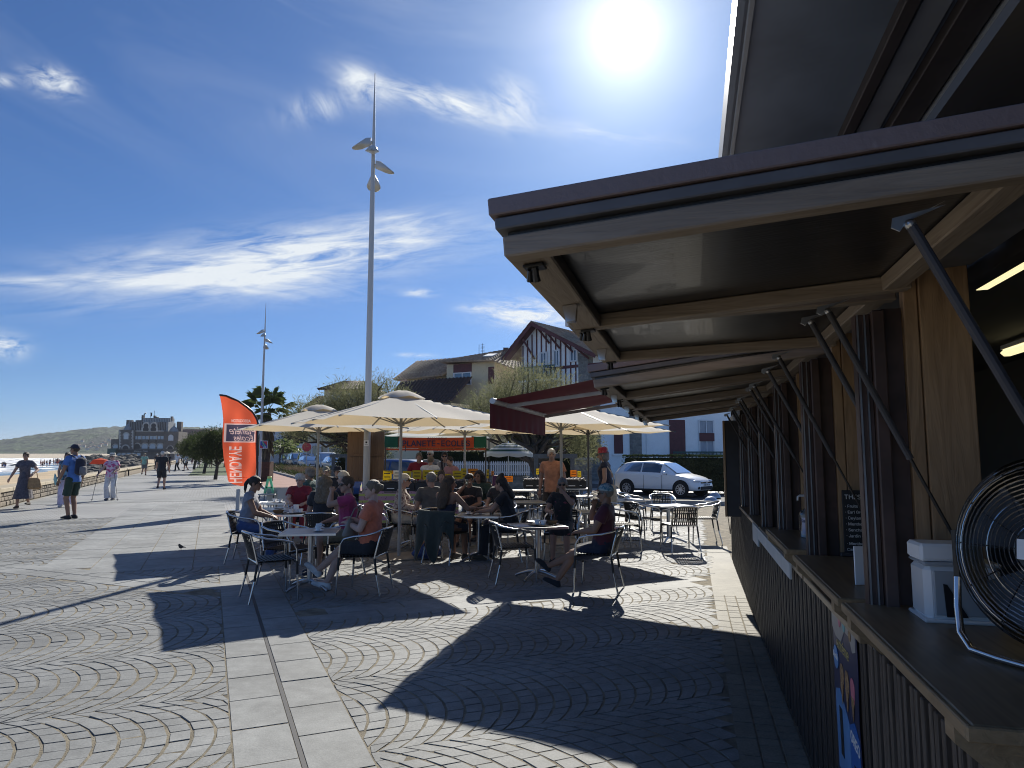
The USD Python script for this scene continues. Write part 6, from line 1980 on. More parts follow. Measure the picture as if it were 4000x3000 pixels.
# blue sign on the far lamp post
mat('sign_blue', (0.02, 0.06, 0.30), 0.4)
mat('sign_red', (0.45, 0.02, 0.03), 0.4)
mat('sign_green', (0.16, 0.42, 0.16), 0.4)
sc = dp(1030, 1737, 40.85)
t = Thing('scooter_sign', 'square blue sign with a green scooter rider on the far lamp post', 'sign', sc)
pl_ = t.part('plate', B().box((0, 0, 0), (.46, .02, .46), None, .009), 'print_white')
t.part('field', B().box((0, -.012, 0), (.41, .006, .41)), 'sign_blue', pl_)
t.part('red_corner', B().prism([(.2, .2), (-.06, .2), (.2, -.06)], .003, np.stack([[1, 0, 0], [0, 0, 1], [0, -1, 0]], 1), (0, -.0155, 0)), 'sign_red', pl_)
t.part('red_corner', B().prism([(-.2, -.2), (.0, -.2), (-.2, .02)], .003, np.stack([[1, 0, 0], [0, 0, 1], [0, -1, 0]], 1), (0, -.0155, 0)), 'sign_red', pl_)
b = B().bar((-.05, -.02, .12), (.10, -.02, -.10), .05, .006, (0, 1, 0)).bar((-.09, -.02, -.06), (.06, -.02, .02), .03, .006, (0, 1, 0)).ell((-.06, -.02, .155), (.032, .006, .032), 1)
t.part('rider', b, 'sign_green', pl_)
for x in (.03, .13):
    t.part('wheel', B().ell((x, -.02, -.14), (.035, .006, .035), 1), 'print_white', pl_)
rs = dp(1198, 1746, 70)
t = Thing('round_sign', 'round red road sign above the parked cars', 'sign', rs)
t.part('disc', B().lathe([(0, -.01), (.46, -.01), (.46, .01), (0, .01)], 24, (0, 0, 0), np.array([[1, 0, 0], [0, 0, -1], [0, 1, 0]])), 'sign_red')
t.part('post', B().tube([(0, .03, .3), (0, .03, -rs[2])], .04, 8), 'pole_grey')

# ------------------------------------------------------------------ feather flag
mat('flag_orange', (0.62, 0.10, 0.045), 0.8, transl=0.45)
mat('flag_panel', (0.085, 0.07, 0.11), 0.8, transl=0.3)
mat('flag_white', (0.66, 0.46, 0.42), 0.8, transl=0.45)
FD = 20.
FO = ground_at(985, FD)
fl = Thing('feather_flag', 'orange feather flag with mirrored white lettering beside the terrace', 'flag', FO)
ysL = [1547, 1568, 1636, 1726, 1816, 1880, 1890, 1900]; xsL = [874, 877, 884, 886, 888, 897, 915, 941]
ysR = [1547, 1550, 1568, 1604, 1649, 1700, 1862, 1878, 1900]; xsR = [876, 895, 931, 972, 994, 994, 990, 975, 945]
def flagp(px, py):
    s_ = (px - 940) / 60.
    fold = .05 * math.sin(px * .11 + py * .012) * min(1, (py - 1540) / 200.) + .03 * math.sin(px * .05 - py * .03)
    p = dp(px, py, FD)
    return p + np.array([0, .25 * s_ + fold, 0])
rows = np.concatenate([np.linspace(1547, 1660, 16), np.linspace(1668, 1900, 30)])
P = np.array([[flagp(np.interp(y, ysL, xsL) * (1 - q) + np.interp(y, ysR, xsR) * q, y) for q in np.linspace(0, 1, 16)] for y in rows])
fl.part('edge_sleeve', B().tube([flagp(x, y) + np.array([.012, -.01, 0]) for x, y in ((872, 1546), (895, 1549), (931, 1566), (960, 1589), (976, 1607), (990, 1632), (996, 1655), (996, 1720), (993, 1862))], .028, 8), 'black_metal', world=True, smooth=True)
fl.part('pole', B().tube([flagp(995, 1655), flagp(993, 1862), FO + UP * .05], .018, 8), 'black_metal', world=True)
def flag_letters(txt, c, w_, h_, up_=False, bold=True, slant=0.0):
    """Outline of mirrored lettering in picture units, w_ long and h_ high, centred at c."""
    m = meshkit.text_mesh(txt, 1.0, .1, bold)
    v, f = np.array(m.vertices), m.faces[np.abs(m.face_normals[:, 2]) > .9]
    f = f[v[f][:, :, 2].max(1) < .05]
    q = v[:, :2] - (v[:, :2].min(0) + v[:, :2].max(0)) / 2
    q = q / np.ptp(v[:, :2], axis=0)
    x, y = -(q[:, 0] * w_ + q[:, 1] * slant * h_), q[:, 1] * h_
    q = np.stack([c[0] + y, c[1] + x], 1) if up_ else np.stack([c[0] + x, c[1] - y], 1)
    return unary_union([Polygon(q[t]).buffer(.05) for t in f])


def flag_part(name, poly, m_, par=None):
    V, F = [], []
    k = 0
    for g in getattr(poly, 'geoms', [poly]):
        if g.geom_type != 'Polygon' or g.area < .3: continue
        v, f = trimesh.creation.triangulate_polygon(g, engine='earcut')
        v, f = trimesh.remesh.subdivide_to_size(np.c_[v, np.zeros(len(v))], f, 7 if g.area > 400 else 30)[:2]
        V.append(v); F.append(f + k); k += len(v)
    v = np.array([flagp(a, c) for a, c, _ in np.vstack(V)])
    return fl.part(name, (v - FO, np.vstack(F)), m_, par)


from shapely.ops import unary_union
from shapely.geometry import box as rect_
yy = np.linspace(1547.5, 1899, 40)
outl = Polygon([(np.interp(y, ysL, xsL), y) for y in yy] + [(np.interp(y, ysR, xsR), y) for y in yy[::-1]]).buffer(0)
r1, r2 = rect_(889, 1655, 990, 1728), rect_(895, 1659, 985, 1724)
T1, T4 = flag_letters('ASSOCIATION', (941, 1644), 62, 12), flag_letters('HENDAYE', (923, 1815), 142, 42, True)
T2, T3 = flag_letters('Planète', (944, 1683), 84, 27, False, False, .25), flag_letters('Ecoles', (947, 1711), 64, 20, False, False, .25)
fp = flag_part('cloth', outl.difference(unary_union([r1, T1, T4])), 'flag_orange')
flag_part('panel_border', r1.intersection(outl).difference(r2), 'flag_white', fp)
flag_part('name_panel', r2.difference(unary_union([T2, T3])), 'flag_panel', fp)
for n_, q_ in (('lettering', T1), ('lettering', T2), ('lettering', T3), ('lettering', T4)):
    flag_part(n_, q_, 'flag_white', fp)
fl.part('foot', B().box((-.28, -.2, .32), (.10, .06, .64), None, .01).box((-.2, -.1, .03), (.7, .5, .06), None, .02), 'grey_plastic')

# ------------------------------------------------------------------ charity book stall
SD = 15.6
X = lambda px, d=SD: (px - 2000) / FPX * d
mat('cloth_pink', (0.42, 0.24, 0.34), 0.9)
nodes = {'tc': ('geometry', {}), 'mp': ('mapping', dict(scale=(1, 1, 1))), 'sx': ('separate_xyz', {}), 'm1': ('math', dict(math_type='multiply', value2=7.0)), 'fr': ('math', dict(math_type='fraction')), 'lt': ('math', dict(math_type='less_than', value2=0.36)),
         'v': ('voronoi_texture', dict(scale=16.0)), 'gt': ('math', dict(math_type='less_than', value2=0.22)), 'c1': ('mix_color', dict(a=(0.42, 0.25, 0.36), b=(0.40, 0.48, 0.16))), 'c2': ('mix_color', dict(b=(0.10, 0.10, 0.05))), 'p': ('principled_bsdf', dict(roughness=.9))}
links = [('tc.position', 'sx.vector'), ('sx.z', 'm1.value1'), ('m1.value', 'fr.value1'), ('fr.value', 'lt.value1'), ('lt.value', 'c1.fac'), ('tc.position', 'v.vector'), ('v.distance', 'gt.value1'), ('gt.value', 'c2.fac'), ('c1.result', 'c2.a'), ('c2.result', 'p.base_color')]
MATS['stall_cloth'] = usdkit.material(stage, '/World/Looks/stall_cloth', nodes, links, surface='p.BSDF')
mat('crate_black', (0.02, 0.021, 0.024), 0.5)
mat('sign_yellow', (0.72, 0.60, 0.05), 0.7, transl=.35)
mat('sign_orange', (0.75, 0.36, 0.04), 0.7, transl=.35)
mat('ink', (0.03, 0.03, 0.04), 0.8)
mat('box_brown', (0.25, 0.15, 0.075), 0.85)
mat('stall_green', (0.012, 0.11, 0.075), 0.8, transl=.2)
mat('banner_orange', (0.52, 0.085, 0.035), 0.75, transl=.15)
mat('marquee_white', (0.62, 0.65, 0.62), 0.8, transl=.3)
st_ = Thing('stall_table', 'long book stall table draped in pink and green patterned cloth', 'stall table', (X(1640), SD, 0))
x0, x1 = X(1424), X(1800)
P = np.array([[(x, SD - .42 + .03 * math.sin(x * 9) * (1 - z / .82), z) for z in np.linspace(.05, .82, 8)] for x in np.linspace(x0, x1, 60)])
st_.part('cloth_front', B().grid(P), 'stall_cloth', world=True, smooth=True)
P = np.array([[(x0 - .28 * q + .03 * math.sin(q * 14) * (1 - z / .82), SD - .42 + 1.6 * q, z + .14 * q) for z in np.linspace(.05, .82, 8)] for q in np.linspace(0, 1, 30)])
st_.part('cloth_side', B().grid(P), 'stall_cloth', world=True, smooth=True)
st_.part('tabletop', B().box(((x0 + x1) / 2, SD, .80), (x1 - x0, .84, .03)), 'grey_timber', world=True)
for x in (x0 + .1, x1 - .1):
    st_.part('leg', B().box((x, SD + .3, .4), (.05, .05, .79)), 'pole_dark', world=True)
CR = None
r = np.random.default_rng(31)
mat('book_spines', (0.35, 0.25, 0.2), .7, col2=(0.08, 0.12, 0.22), vscale=22, ramp=(.4, .6), stretch=(3, .4, .4))
for i, (px, d, z) in enumerate(((1480, SD - .1, .815), (1540, SD - .1, .815), (1598, SD - .1, .815), (1660, SD - .1, .815), (1722, SD - .1, .815), (1780, SD - .1, .815), (1510, SD + .3, .815), (1570, SD + .3, .815), (2070, 17.2, .80), (2110, 17.2, .80), (2232, 17.2, .80), (2258, 17.3, .80), (2018, 15.4, .45))):
    lab = ['leftmost black crate in the front row of the book stall', 'second black crate from the left in the stall front row', 'third black crate from the left in the stall front row', 'fourth black crate in the stall front row', 'fifth black crate in the stall front row', 'last black crate of the stall front row, beside the cardboard boxes', 'left black crate in the second row of the stall', 'right black crate in the second row of the stall',
           'left crate on the book table beside the orange shirt', 'right crate on the book table beside the orange shirt', 'left crate on the table behind the orange shirt', 'right crate on the table behind the orange shirt', 'black crate standing low beside the purple box'][i]
    c = (X(px, d), d, z)
    if CR is None:
        CR = Thing('book_crate', lab, 'crate', c, 0, 'black crates of books')
        CR.part('floor', B().box((0, 0, .01), (.34, .40, .02)), 'crate_black')
        for sx, sy, w_, l_ in ((0, -.19, .34, .02), (0, .19, .34, .02), (-.16, 0, .02, .36), (.16, 0, .02, .36)):
            CR.part('side', B().box((sx, sy, .10), (w_, l_, .17), None, .004), 'crate_black')
        CR.part('rim', B().box((0, -.198, .205), (.35, .03, .025), None, .004).box((0, .198, .205), (.35, .03, .025), None, .004), 'crate_black')
        for k in range(9):
            CR.part('book', B().box((-.125 + .031 * k, 0, .12 + .01 * ((k * 7) % 3)), (.026, .30, .20), None, .002), 'book_spines')
        CR.part('white_print', B().box((-.02, -.204, .06), (.16, .004, .02)), 'print_white')
    else:
        CR.copy(c, 0, lab, 'black crates of books')
for i, (px, py, d, m_, w_, h_) in enumerate(((1513, 1857, SD - .3, 'sign_yellow', .19, .21), (1522, 1845, SD + .2, 'sign_orange', .17, .08), (1551, 1854, SD, 'paper', .17, .19), (1590, 1857, SD - .3, 'sign_yellow', .20, .19), (1628, 1854, SD - .3, 'sign_yellow', .19, .19), (1671, 1855, SD - .3, 'sign_yellow', .22, .21), (1711, 1850, SD - .3, 'sign_yellow', .19, .15), (1750, 1862, SD - .3, 'sign_yellow', .15, .12),
                                   (1788, 1855, SD - .3, 'sign_yellow', .22, .18), (1812, 1847, SD, 'sign_yellow', .12, .2), (1848, 1850, SD + .1, 'sign_orange', .22, .22), (1872, 1863, SD - .2, 'sign_yellow', .16, .15), (1905, 1851, SD, 'sign_yellow', .05, .2), (1924, 1849, SD, 'sign_orange', .06, .1), (1987, 1871, SD - .2, 'sign_orange', .19, .13), (2100, 1842, 17.0, 'sign_yellow', .07, .14), (2119, 1842, 17.0, 'sign_yellow', .07, .12), (2240, 1849, 17.0, 'sign_orange', .15, .16), (2263, 1852, 17.0, 'sign_yellow', .09, .15))):
    c = dp(px, py, d)
    pos = ['first on the left', 'small one behind the leftmost crate', 'white one', 'above the second crate', 'above the third crate', 'wide one at the middle', 'above the fifth crate, higher', 'low narrow one before the sixth crate', 'wide one at the right end of the crates', 'narrow one beside the umbrella pole', 'large orange one over the cardboard boxes', 'low one over the last cardboard box', 'thin edge-on one beside the marquee pole', 'tilted little one left of the purple box', 'one right of the purple box', 'left one by the orange shirt', 'right one by the orange shirt', 'large one behind the orange shirt', 'tilted one behind the orange shirt'][i]
    t = Thing('price_sign', f'handwritten price card on the book stall, {pos}', 'price card', c, r.uniform(-.2, .2), 'price cards on the book stall')
    t.part('card', B().box((0, 0, 0), (w_, .008, h_), rotz(0)), m_)
    for k in range(2):
        t.part('writing', B().box((r.uniform(-.01, .01), -.006, h_ * (.2 - .36 * k)), (w_ * r.uniform(.5, .8), .003, h_ * .09)), 'ink')
    t.part('stick', B().tube([(0, .006, -h_ / 2), (0, .006, -h_ / 2 - .12)], .006, 5), 'pole_grey')
for i, (px, w_, h_) in enumerate(((1828, .2, .2), (1850, .2, .2), (1876, .2, .16), (1905, .2, .15))):
    t = Thing('cardboard_box', ['first', 'second', 'third', 'last'][i] + ' cardboard box from the crates on the stall side table', 'box', (X(px), SD + .1, .80), 0, 'cardboard boxes on the stall')
    t.part('box', B().box((0, 0, h_ / 2), (w_ - .03, .3, h_), None, .006), 'box_brown')
    t.part('flap', B().bar((0, -.15, h_), (0, -.24, h_ + .06), w_ - .04, .006, (0, 0, 1)), 'box_brown')
t = Thing('side_table', 'plain folding table under the cardboard boxes of the stall', 'table', (X(1870), SD + .1, 0))
t.part('tabletop', B().box((0, 0, .785), (.62, .7, .03), None, .005), 'grey_timber')
for sx in (-1, 1):
    t.part('leg', B().tube([(sx * .27, -.3, .77), (sx * .27, .3, .0)], .014, 6), 'pole_dark'); t.part('leg', B().tube([(sx * .27, .3, .77), (sx * .27, -.3, .0)], .014, 6), 'pole_dark')
solo('purple_box', B().box(dp(1947, 1877, SD) , (.27, .2, .24), rotz(.1), .006), mat('purple', (0.10, 0.03, 0.09), .6), 'dark purple box standing at the right end of the stall', 'box')
solo('box_stand', B().box((X(1947), SD, .45), (.3, .25, .88), None, .006), 'crate_black', 'dark stand under the purple box', 'stand')
for px, d, lab in ((2092, 17.3, 'folding table with crates left of the orange shirt'), (2248, 17.3, 'white folding table behind the orange shirt'), (2045, 16.4, 'low white folding table below the striped parasol')):
    t = Thing('folding_table', lab, 'table', (X(px, d), d, 0))
    t.part('tabletop', B().box((0, 0, .775), (.62, .5, .03), None, .006), 'white_plastic')
    for sx in (-1, 1):
        t.part('leg', B().tube([(sx * .26, -.2, .76), (sx * .16, .2, .0)], .011, 6), 'pole_dark'); t.part('leg', B().tube([(sx * .16, .2, .76), (sx * .26, -.2, .0)], .011, 6), 'pole_dark')
# marquee with the banner
MD = 17.0
mx0, mx1 = X(1508, MD), X(1898, MD)
mq = Thing('stall_marquee', 'white and green marquee with an orange lettered banner over the book stall', 'marquee', ((mx0 + mx1) / 2, MD + 1.2, 0))
for x in (mx0, mx1):
    for y in (MD, MD + 2.4):
        mq.part('post', B().box((x, y, 1.02), (.035, .035, 2.04)), 'pole_dark', world=True)
cx_, cy_ = (mx0 + mx1) / 2, MD + 1.2
P = np.zeros((9, 9, 3))
for i, a_ in enumerate(np.linspace(-1, 1, 9)):
    for j, c_ in enumerate(np.linspace(-1, 1, 9)):
        P[i, j] = (cx_ + a_ * (mx1 - mx0) / 2 * 1.02, cy_ + c_ * 1.24, 2.07 + .34 * (1 - max(abs(a_), abs(c_))))
mq.part('roof', B().grid(P), 'marquee_white', world=True, smooth=True)
bz0, bz1 = dp(1700, 1750, MD)[2], dp(1700, 1708, MD)[2]
xa, xb = X(1560, MD), X(1852, MD)
def hang(xl, xr, z0, z1, o, ph=0):
    return B().grid(np.array([[(x, MD - .03 - o + .012 * math.sin(x * 11 + ph) , z0 + (z1 - z0) * q - .015 * math.sin((x - xl) / (xr - xl) * math.pi) * (1)) for q in np.linspace(0, 1, 4)] for x in np.linspace(xl, xr, 24)]))
mq.part('valance', hang(mx0 - .02, xa + .06, bz0 + .03, bz1 + .03, 0), 'stall_green', world=True, smooth=True)
mq.part('valance', hang(xb - .06, mx1 + .02, bz0 + .03, bz1 + .03, 0), 'stall_green', world=True, smooth=True)
bn = mq.part('banner', hang(xa, xb, bz0, bz1, .02), 'banner_orange', world=True, smooth=True)
mq.part('hem', hang(mx0 - .02, mx1, bz0 - .05, bz0 - .01, -.02), 'banner_orange', world=True, smooth=True)
b = B().text('PLANETE-ECOLES', .135, ((xa + xb) / 2, MD - .075, bz0 + .045), (1, 0, 0), (0, 0, 1), .004, True)
mq.part('banner_text', b, 'ink_navy', bn, world=True)
b = B().text('Association', .065, ((xa + xb) / 2 + .02, MD - .075, bz0 + .205), (1, 0, 0), (0, 0, 1), .004)
mq.part('banner_text', b, 'ink_navy', bn, world=True)
# striped beach parasol
PDp = 19.5
pc_ = ground_at(1986, PDp)
mat('stripe_green', (0.02, 0.075, 0.05), 0.8, transl=.25)
sp = Thing('striped_parasol', 'green and white striped beach parasol in front of the picket fence', 'parasol', pc_)
zt, zr = dp(1986, 1730, PDp)[2], dp(1986, 1772, PDp)[2]
R0 = .70
prof = lambda q: (R0 * q, zt - (zt - zr) * q ** 1.9)
for k in range(9):
    q0, q1 = k / 9, (k + 1) / 9
    P = np.array([[(prof(q)[0] * math.cos(a_) * (1 - .03 * (1 - abs(math.cos(a_ * 4)))), prof(q)[0] * math.sin(a_) * (1 - .03 * (1 - abs(math.cos(a_ * 4)))), prof(q)[1]) for a_ in np.linspace(0, 2 * np.pi, 33)] for q in np.linspace(q0, q1, 3)])
    sp.part('stripe', B().grid(P), 'stripe_green' if k % 2 else 'marquee_white', smooth=True)
P = np.array([[(R0 * .985 * math.cos(a_), R0 * .985 * math.sin(a_), zr - .10 * q * (.6 + .4 * abs(math.sin(a_ * 4)))) for a_ in np.linspace(0, 2 * np.pi, 65)] for q in (0, .5, 1)])
sp.part('frill', B().grid(P), 'marquee_white', smooth=True)
sp.part('pole', B().tube([(0, 0, 0), (0, 0, zt + .05)], .014, 8), 'white_frame')
# ------------------------------------------------------------------ cars
mat('tyre', (0.014, 0.014, 0.014), 0.85)
mat('rim_alloy', (0.60, 0.60, 0.60), 0.3, .8)
pane('car_glass', dark=(0.012, 0.015, 0.018), refl=.6)
mat('head_lamp', (0.55, 0.57, 0.6), 0.08, coat=.6)
mat('tail_red', (0.3, 0.01, 0.01), .25)
mat('plate_white', (0.65, 0.65, 0.62), .5)


def paint(name, col, metal=0.0):
    return mat(name, col, 0.35, metal, coat=.8, spec=.5)


paint('car_white', (0.82, 0.82, 0.82))
for n_, c_, m_ in (('car_silver', (0.42, 0.44, 0.46), .6), ('car_grey', (0.10, 0.11, 0.12), .4), ('car_blue', (0.03, 0.07, 0.18), .3), ('car_black', (0.012, 0.012, 0.014), .2), ('car_wine', (0.16, 0.015, 0.02), .2), ('car_palegrey', (0.33, 0.36, 0.40), .5)):
    paint(n_, c_, m_)


def car(name, label, c, rz, col, kind='hatch', group=None, scale=1.0, detail=True, plate=None):
    """Front towards local +x."""
    t = Thing(name, label, 'car' if kind != 'van' else 'van', (c[0], c[1], 0), rz, group, scale=scale)
    if kind == 'hatch':     # x, sill z, belt z, roof z, half width low, belt, roof
        S_ = [(-2.02, .45, .70, .72, .66, .68, .60), (-1.98, .36, .88, .95, .76, .79, .62), (-1.86, .30, .94, 1.16, .84, .85, .60), (-1.55, .26, .95, 1.38, .86, .87, .58), (-1.2, .24, .94, 1.44, .87, .875, .59), (-.5, .22, .92, 1.46, .87, .875, .60), (0.0, .22, .91, 1.45, .87, .875, .60), (.35, .22, .905, 1.36, .87, .875, .60), (.75, .22, .90, 1.12, .87, .87, .64), (1.05, .23, .885, .925, .87, .86, .70), (1.35, .24, .83, .87, .86, .83, .68), (1.68, .25, .74, .79, .83, .78, .62), (1.90, .27, .62, .68, .74, .68, .54), (2.0, .34, .50, .55, .58, .54, .46)]
        glass = (-1.72, .98)
    else:
        S_ = [(-2.1, .45, .85, .9, .74, .76, .68), (-2.05, .36, 1.0, 1.60, .84, .85, .66), (-1.9, .30, 1.02, 1.76, .86, .87, .68), (-1.0, .26, 1.0, 1.80, .87, .88, .69), (0.0, .24, 1.0, 1.80, .87, .88, .69), (.45, .24, 1.0, 1.70, .87, .88, .69), (.95, .24, 1.0, 1.25, .87, .87, .70), (1.2, .25, .97, 1.03, .87, .86, .72), (1.6, .26, .88, .94, .85, .82, .68), (1.92, .28, .72, .80, .78, .72, .58), (2.05, .34, .52, .58, .62, .6, .5)]
        glass = (-1.8, 1.1)
    S_ = np.array(S_)
    xs = np.linspace(S_[0, 0], S_[-1, 0], 46)
    S_ = np.stack([np.interp(xs, S_[:, 0], S_[:, k]) for k in range(7)], 1)

    def ring(s):
        x, z0, zb, zr_, w0, wb, wr = s
        half_ = [(0, z0), (w0 * .8, z0), (w0 * .97, z0 + .06), (w0 * 1.0, z0 + (zb - z0) * .45), (wb, zb - .04), (wb * .985, zb), (wb * .8 + wr * .2, zb * .8 + zr_ * .2), (wr * 1.03, zr_ - (zr_ - zb) * .12), (wr * .92, zr_ - .004), (wr * .5, zr_ + .012), (0, zr_ + .016)]
        return np.array([(x, y, z) for y, z in half_] + [(x, -y, z) for y, z in half_[-2:0:-1]])
    rings = np.array([ring(s) for s in S_])
    n_ = rings.shape[1]
    b = B().grid(np.concatenate([rings, rings[:, :1]], 1))
    for e, fl_ in ((0, 1), (-1, 0)):
        c_ = rings[e].mean(0)
        b.add(np.vstack([rings[e], [c_]]), [[i, n_, (i + 1) % n_] if fl_ else [i, (i + 1) % n_, n_] for i in range(n_)])
    v, f = b.arr()
    m_ = trimesh.Trimesh(v, f, process=True); m_.fix_normals()
    t.part('body', (np.array(m_.vertices), np.array(m_.faces)), col, smooth=35)
    # side glass, windscreen, rear screen
    for sg in (1, -1):
        wins = [(glass[0] + .28, -.62), (-.55, .34)] if kind == 'hatch' else [(glass[0] + .15, -.55), (-.48, .55)]
        for (xa_, xb_) in wins:
            P = []
            for x in np.linspace(xa_, xb_, 10):
                s = [np.interp(x, xs, S_[:, k]) for k in range(7)]
                col_ = []
                for q in (.16, .5, .86):
                    zz = s[2] + (s[3] - s[2]) * q; ww = s[5] + (s[6] - s[5]) * (q ** 1.0)
                    col_.append((x, sg * (ww * (1.0 if q > .3 else .985) + .012), zz))
                P.append(col_)
            t.part('side_window', B().grid(np.array(P)), 'car_glass', smooth=True)
    for (xa_, xb_, nm) in (((.32, 1.0, 'windscreen') if kind == 'hatch' else (.5, 1.12, 'windscreen')), ((-1.93, -1.6, 'rear_window') if kind == 'hatch' else (-2.07, -1.95, 'rear_window'))):
        P = []
        for x in np.linspace(xa_, xb_, 6):
            s = [np.interp(x, xs, S_[:, k]) for k in range(7)]
            P.append([(x + (.01 if xa_ > 0 else -.012), s[6] * .92 * q, s[3] + .022 + (.006 * (1 - q * q))) for q in np.linspace(-1, 1, 7)])
        t.part(nm, B().grid(np.array(P)), 'car_glass', smooth=True)
    for x in (-1.28, 1.28):
        for sg in (1, -1):
            yo = .865
            Rw = np.stack([[1, 0, 0], [0, 0, 1], [0, 1, 0]], 1) if sg > 0 else np.stack([[1, 0, 0], [0, 0, 1], [0, -1, 0]], 1)
            t.part('wheel_arch', B().lathe([(0, 0), (.37, 0), (.375, .012), (0, .012)], 26, (x, sg * (yo + .002), .335), Rw), 'tyre')
            w_ = t.part('tyre', B().lathe([(.20, -.12), (.30, -.12), (.315, -.10), (.315, .02), (.30, .04), (.215, .045), (.20, .03)], 28, (x, sg * yo, .315), Rw), 'tyre', smooth=40)
            if detail:
                bb = B().lathe([(.215, .03), (.21, .045), (.195, .045), (.19, .02)], 28, (x, sg * yo, .315), Rw)
                for k in range(10):
                    a_ = k * math.pi / 5
                    p, q = np.array([math.cos(a_) * .04, math.sin(a_) * .04, .035]), np.array([math.cos(a_ + .35) * .2, math.sin(a_ + .35) * .2, .038])
                    bb.bar(np.array([x, sg * yo, .315]) + Rw @ p, np.array([x, sg * yo, .315]) + Rw @ q, .03 if k % 2 else .022, .012, (0, 1, 0))
                bb.lathe([(0, .046), (.05, .044), (.055, .02)], 12, (x, sg * yo, .315), Rw)
                t.part('rim', bb, 'rim_alloy', w_)
                t.part('rim_back', B().lathe([(0, .018), (.2, .018)], 20, (x, sg * yo, .315), Rw), 'black_metal', w_)
            else:
                t.part('rim', B().lathe([(0, .04), (.12, .045), (.2, .03)], 16, (x, sg * yo, .315), Rw), 'rim_alloy', w_)
    xf_ = S_[-1, 0]
    for sg in (1, -1):
        t.part('headlight', B().ell((xf_ - .20, sg * .56, .66 if kind == 'hatch' else .76), (.20, .17, .062), 2, rotz(sg * -.55)), 'head_lamp', smooth=True)
        t.part('tail_light', B().ell((S_[0, 0] + .12, sg * .68, .86), (.10, .12, .10), 2), 'tail_red', smooth=True)
        mr = t.part('wing_mirror', B().ell((.62, sg * .98, .98), (.075, .11, .07), 2), col, smooth=True)
        t.part('mirror_arm', B().bar((.62, sg * .84, .93), (.62, sg * .93, .96), .05, .04), 'tyre', mr)
    t.part('grille', B().box((xf_ - .03, 0, .60 if kind == 'hatch' else .66), (.10, .86, .055), None, .01), 'tyre')
    t.part('lower_grille', B().box((xf_ - .035, 0, .38), (.12, 1.02, .13), None, .02), 'tyre')
    for sg in (1, -1):
        t.part('bumper_vent', B().ell((xf_ - .14, sg * .60, .40), (.16, .10, .09), 2, rotz(sg * -.5)), 'tyre', smooth=True)
    np_ = t.part('number_plate', B().box((xf_ + .028, 0, .50), (.012, .46, .10), None, .003), 'plate_white')
    if plate:
        t.part('plate_text', B().text(plate, .06, (xf_ + .0345, 0, .475), (0, 1, 0), (0, 0, 1), .002, True), 'ink', np_)
        t.part('badge', B().lathe([(0, .01), (.05, .01), (.055, 0)], 16, (xf_ + .015, 0, .62), np.stack([[0, 1, 0], [0, 0, 1], [1, 0, 0]], 1)), 'rim_alloy')
        for sg in (1, -1):
            for x in (.42, -.45):
                t.part('door_gap', B().box((x, sg * .873, .58), (.012, .010, .62)), 'tyre')
            for x in (.22, -.72):
                t.part('door_handle', B().box((x, sg * .882, .80), (.17, .022, .03), None, .008), col)
            t.part('sill_trim', B().box((0, sg * .845, .27), (2.0, .06, .08), None, .01), 'tyre')
        t.part('roof_aerial', B().bar((-1.3, 0, 1.45), (-1.42, 0, 1.53), .03, .02), 'tyre')
    return t


wc = dp(2588, 1778, 28.0)
car('white_car', 'white five-door hatchback parked in front of the dark hedge', (wc[0], wc[1]), math.atan2(-.66, .75), 'car_white', scale=.93, plate='HB-591-AF')
bcx = ground_at(1562, 25)
car('blue_car', 'dark blue car parked behind the book stall', (bcx[0] - .6, bcx[1]), 2.9, 'car_blue', scale=1.0, detail=False)
pk = [('silver_car', 'car_silver', 'hatch', 'front silver car of the parked row, facing the terrace', 60), ('parked_car', 'car_palegrey', 'van', 'pale blue-grey tall car second in the parked row, behind the umbrella pole', 67), ('parked_car', 'car_palegrey', 'hatch', 'small light car third in the parked row', 74), ('parked_car', 'car_silver', 'van', 'beige tall car fourth in the parked row', 81), ('parked_van', 'car_grey', 'van', 'dark van fifth in the parked row', 89), ('parked_van', 'car_grey', 'van', 'second dark van, sixth in the parked row', 97), ('parked_car', 'car_palegrey', 'hatch', 'pale car seventh in the parked row', 106), ('parked_car', 'car_black', 'hatch', 'black car eighth in the parked row', 115), ('parked_car', 'car_silver', 'hatch', 'silver car ninth in the parked row', 124), ('parked_car', 'car_wine', 'hatch', 'dark red car near the far end of the parked row', 134), ('parked_van', 'car_white', 'van', 'white van at the far end of the parked row by the rust planter', 146)]
for i, (nm, m_, kind, lab, d) in enumerate(pk):
    p = ground_at(1318, 60) + U * (d - 60) * 1.06 + W * (.35 * math.sin(i * 2.3))
    car(nm, lab, p, math.pi + math.pi / 2 + UA + .10 - .2 * (i % 2) * .5, m_, kind, 'cars parked along the street', scale=1.05, detail=False)
for i, (px, py) in enumerate(((2446, 1958), (2608, 1952), (2790, 1946), (2777, 1966), (2290, 1940), (1340, 2030))):
    c = gp(px, py)
    t = Thing('dome_bollard', ['steel dome behind the woman in the red hat', 'steel dome below the front wheel of the white car', 'rear one of two steel domes beside the kiosk end', 'front one of two steel domes beside the kiosk end', 'pale steel dome at the end of the hedge', 'pale dome beside the timber frame and the old man'][i], 'bollard', c, 0, 'steel dome bollards', )
    t.part('dome', B().lathe([(0, .24)] + [(.24 * math.sin(a_), .24 * math.cos(a_)) for a_ in np.linspace(.05, 1.57, 10)], 24), 'aluminium', smooth=True)
    t.part('collar', B().lathe([(.25, 0), (.25, .02), (.235, .025)], 24), 'iron_dark')
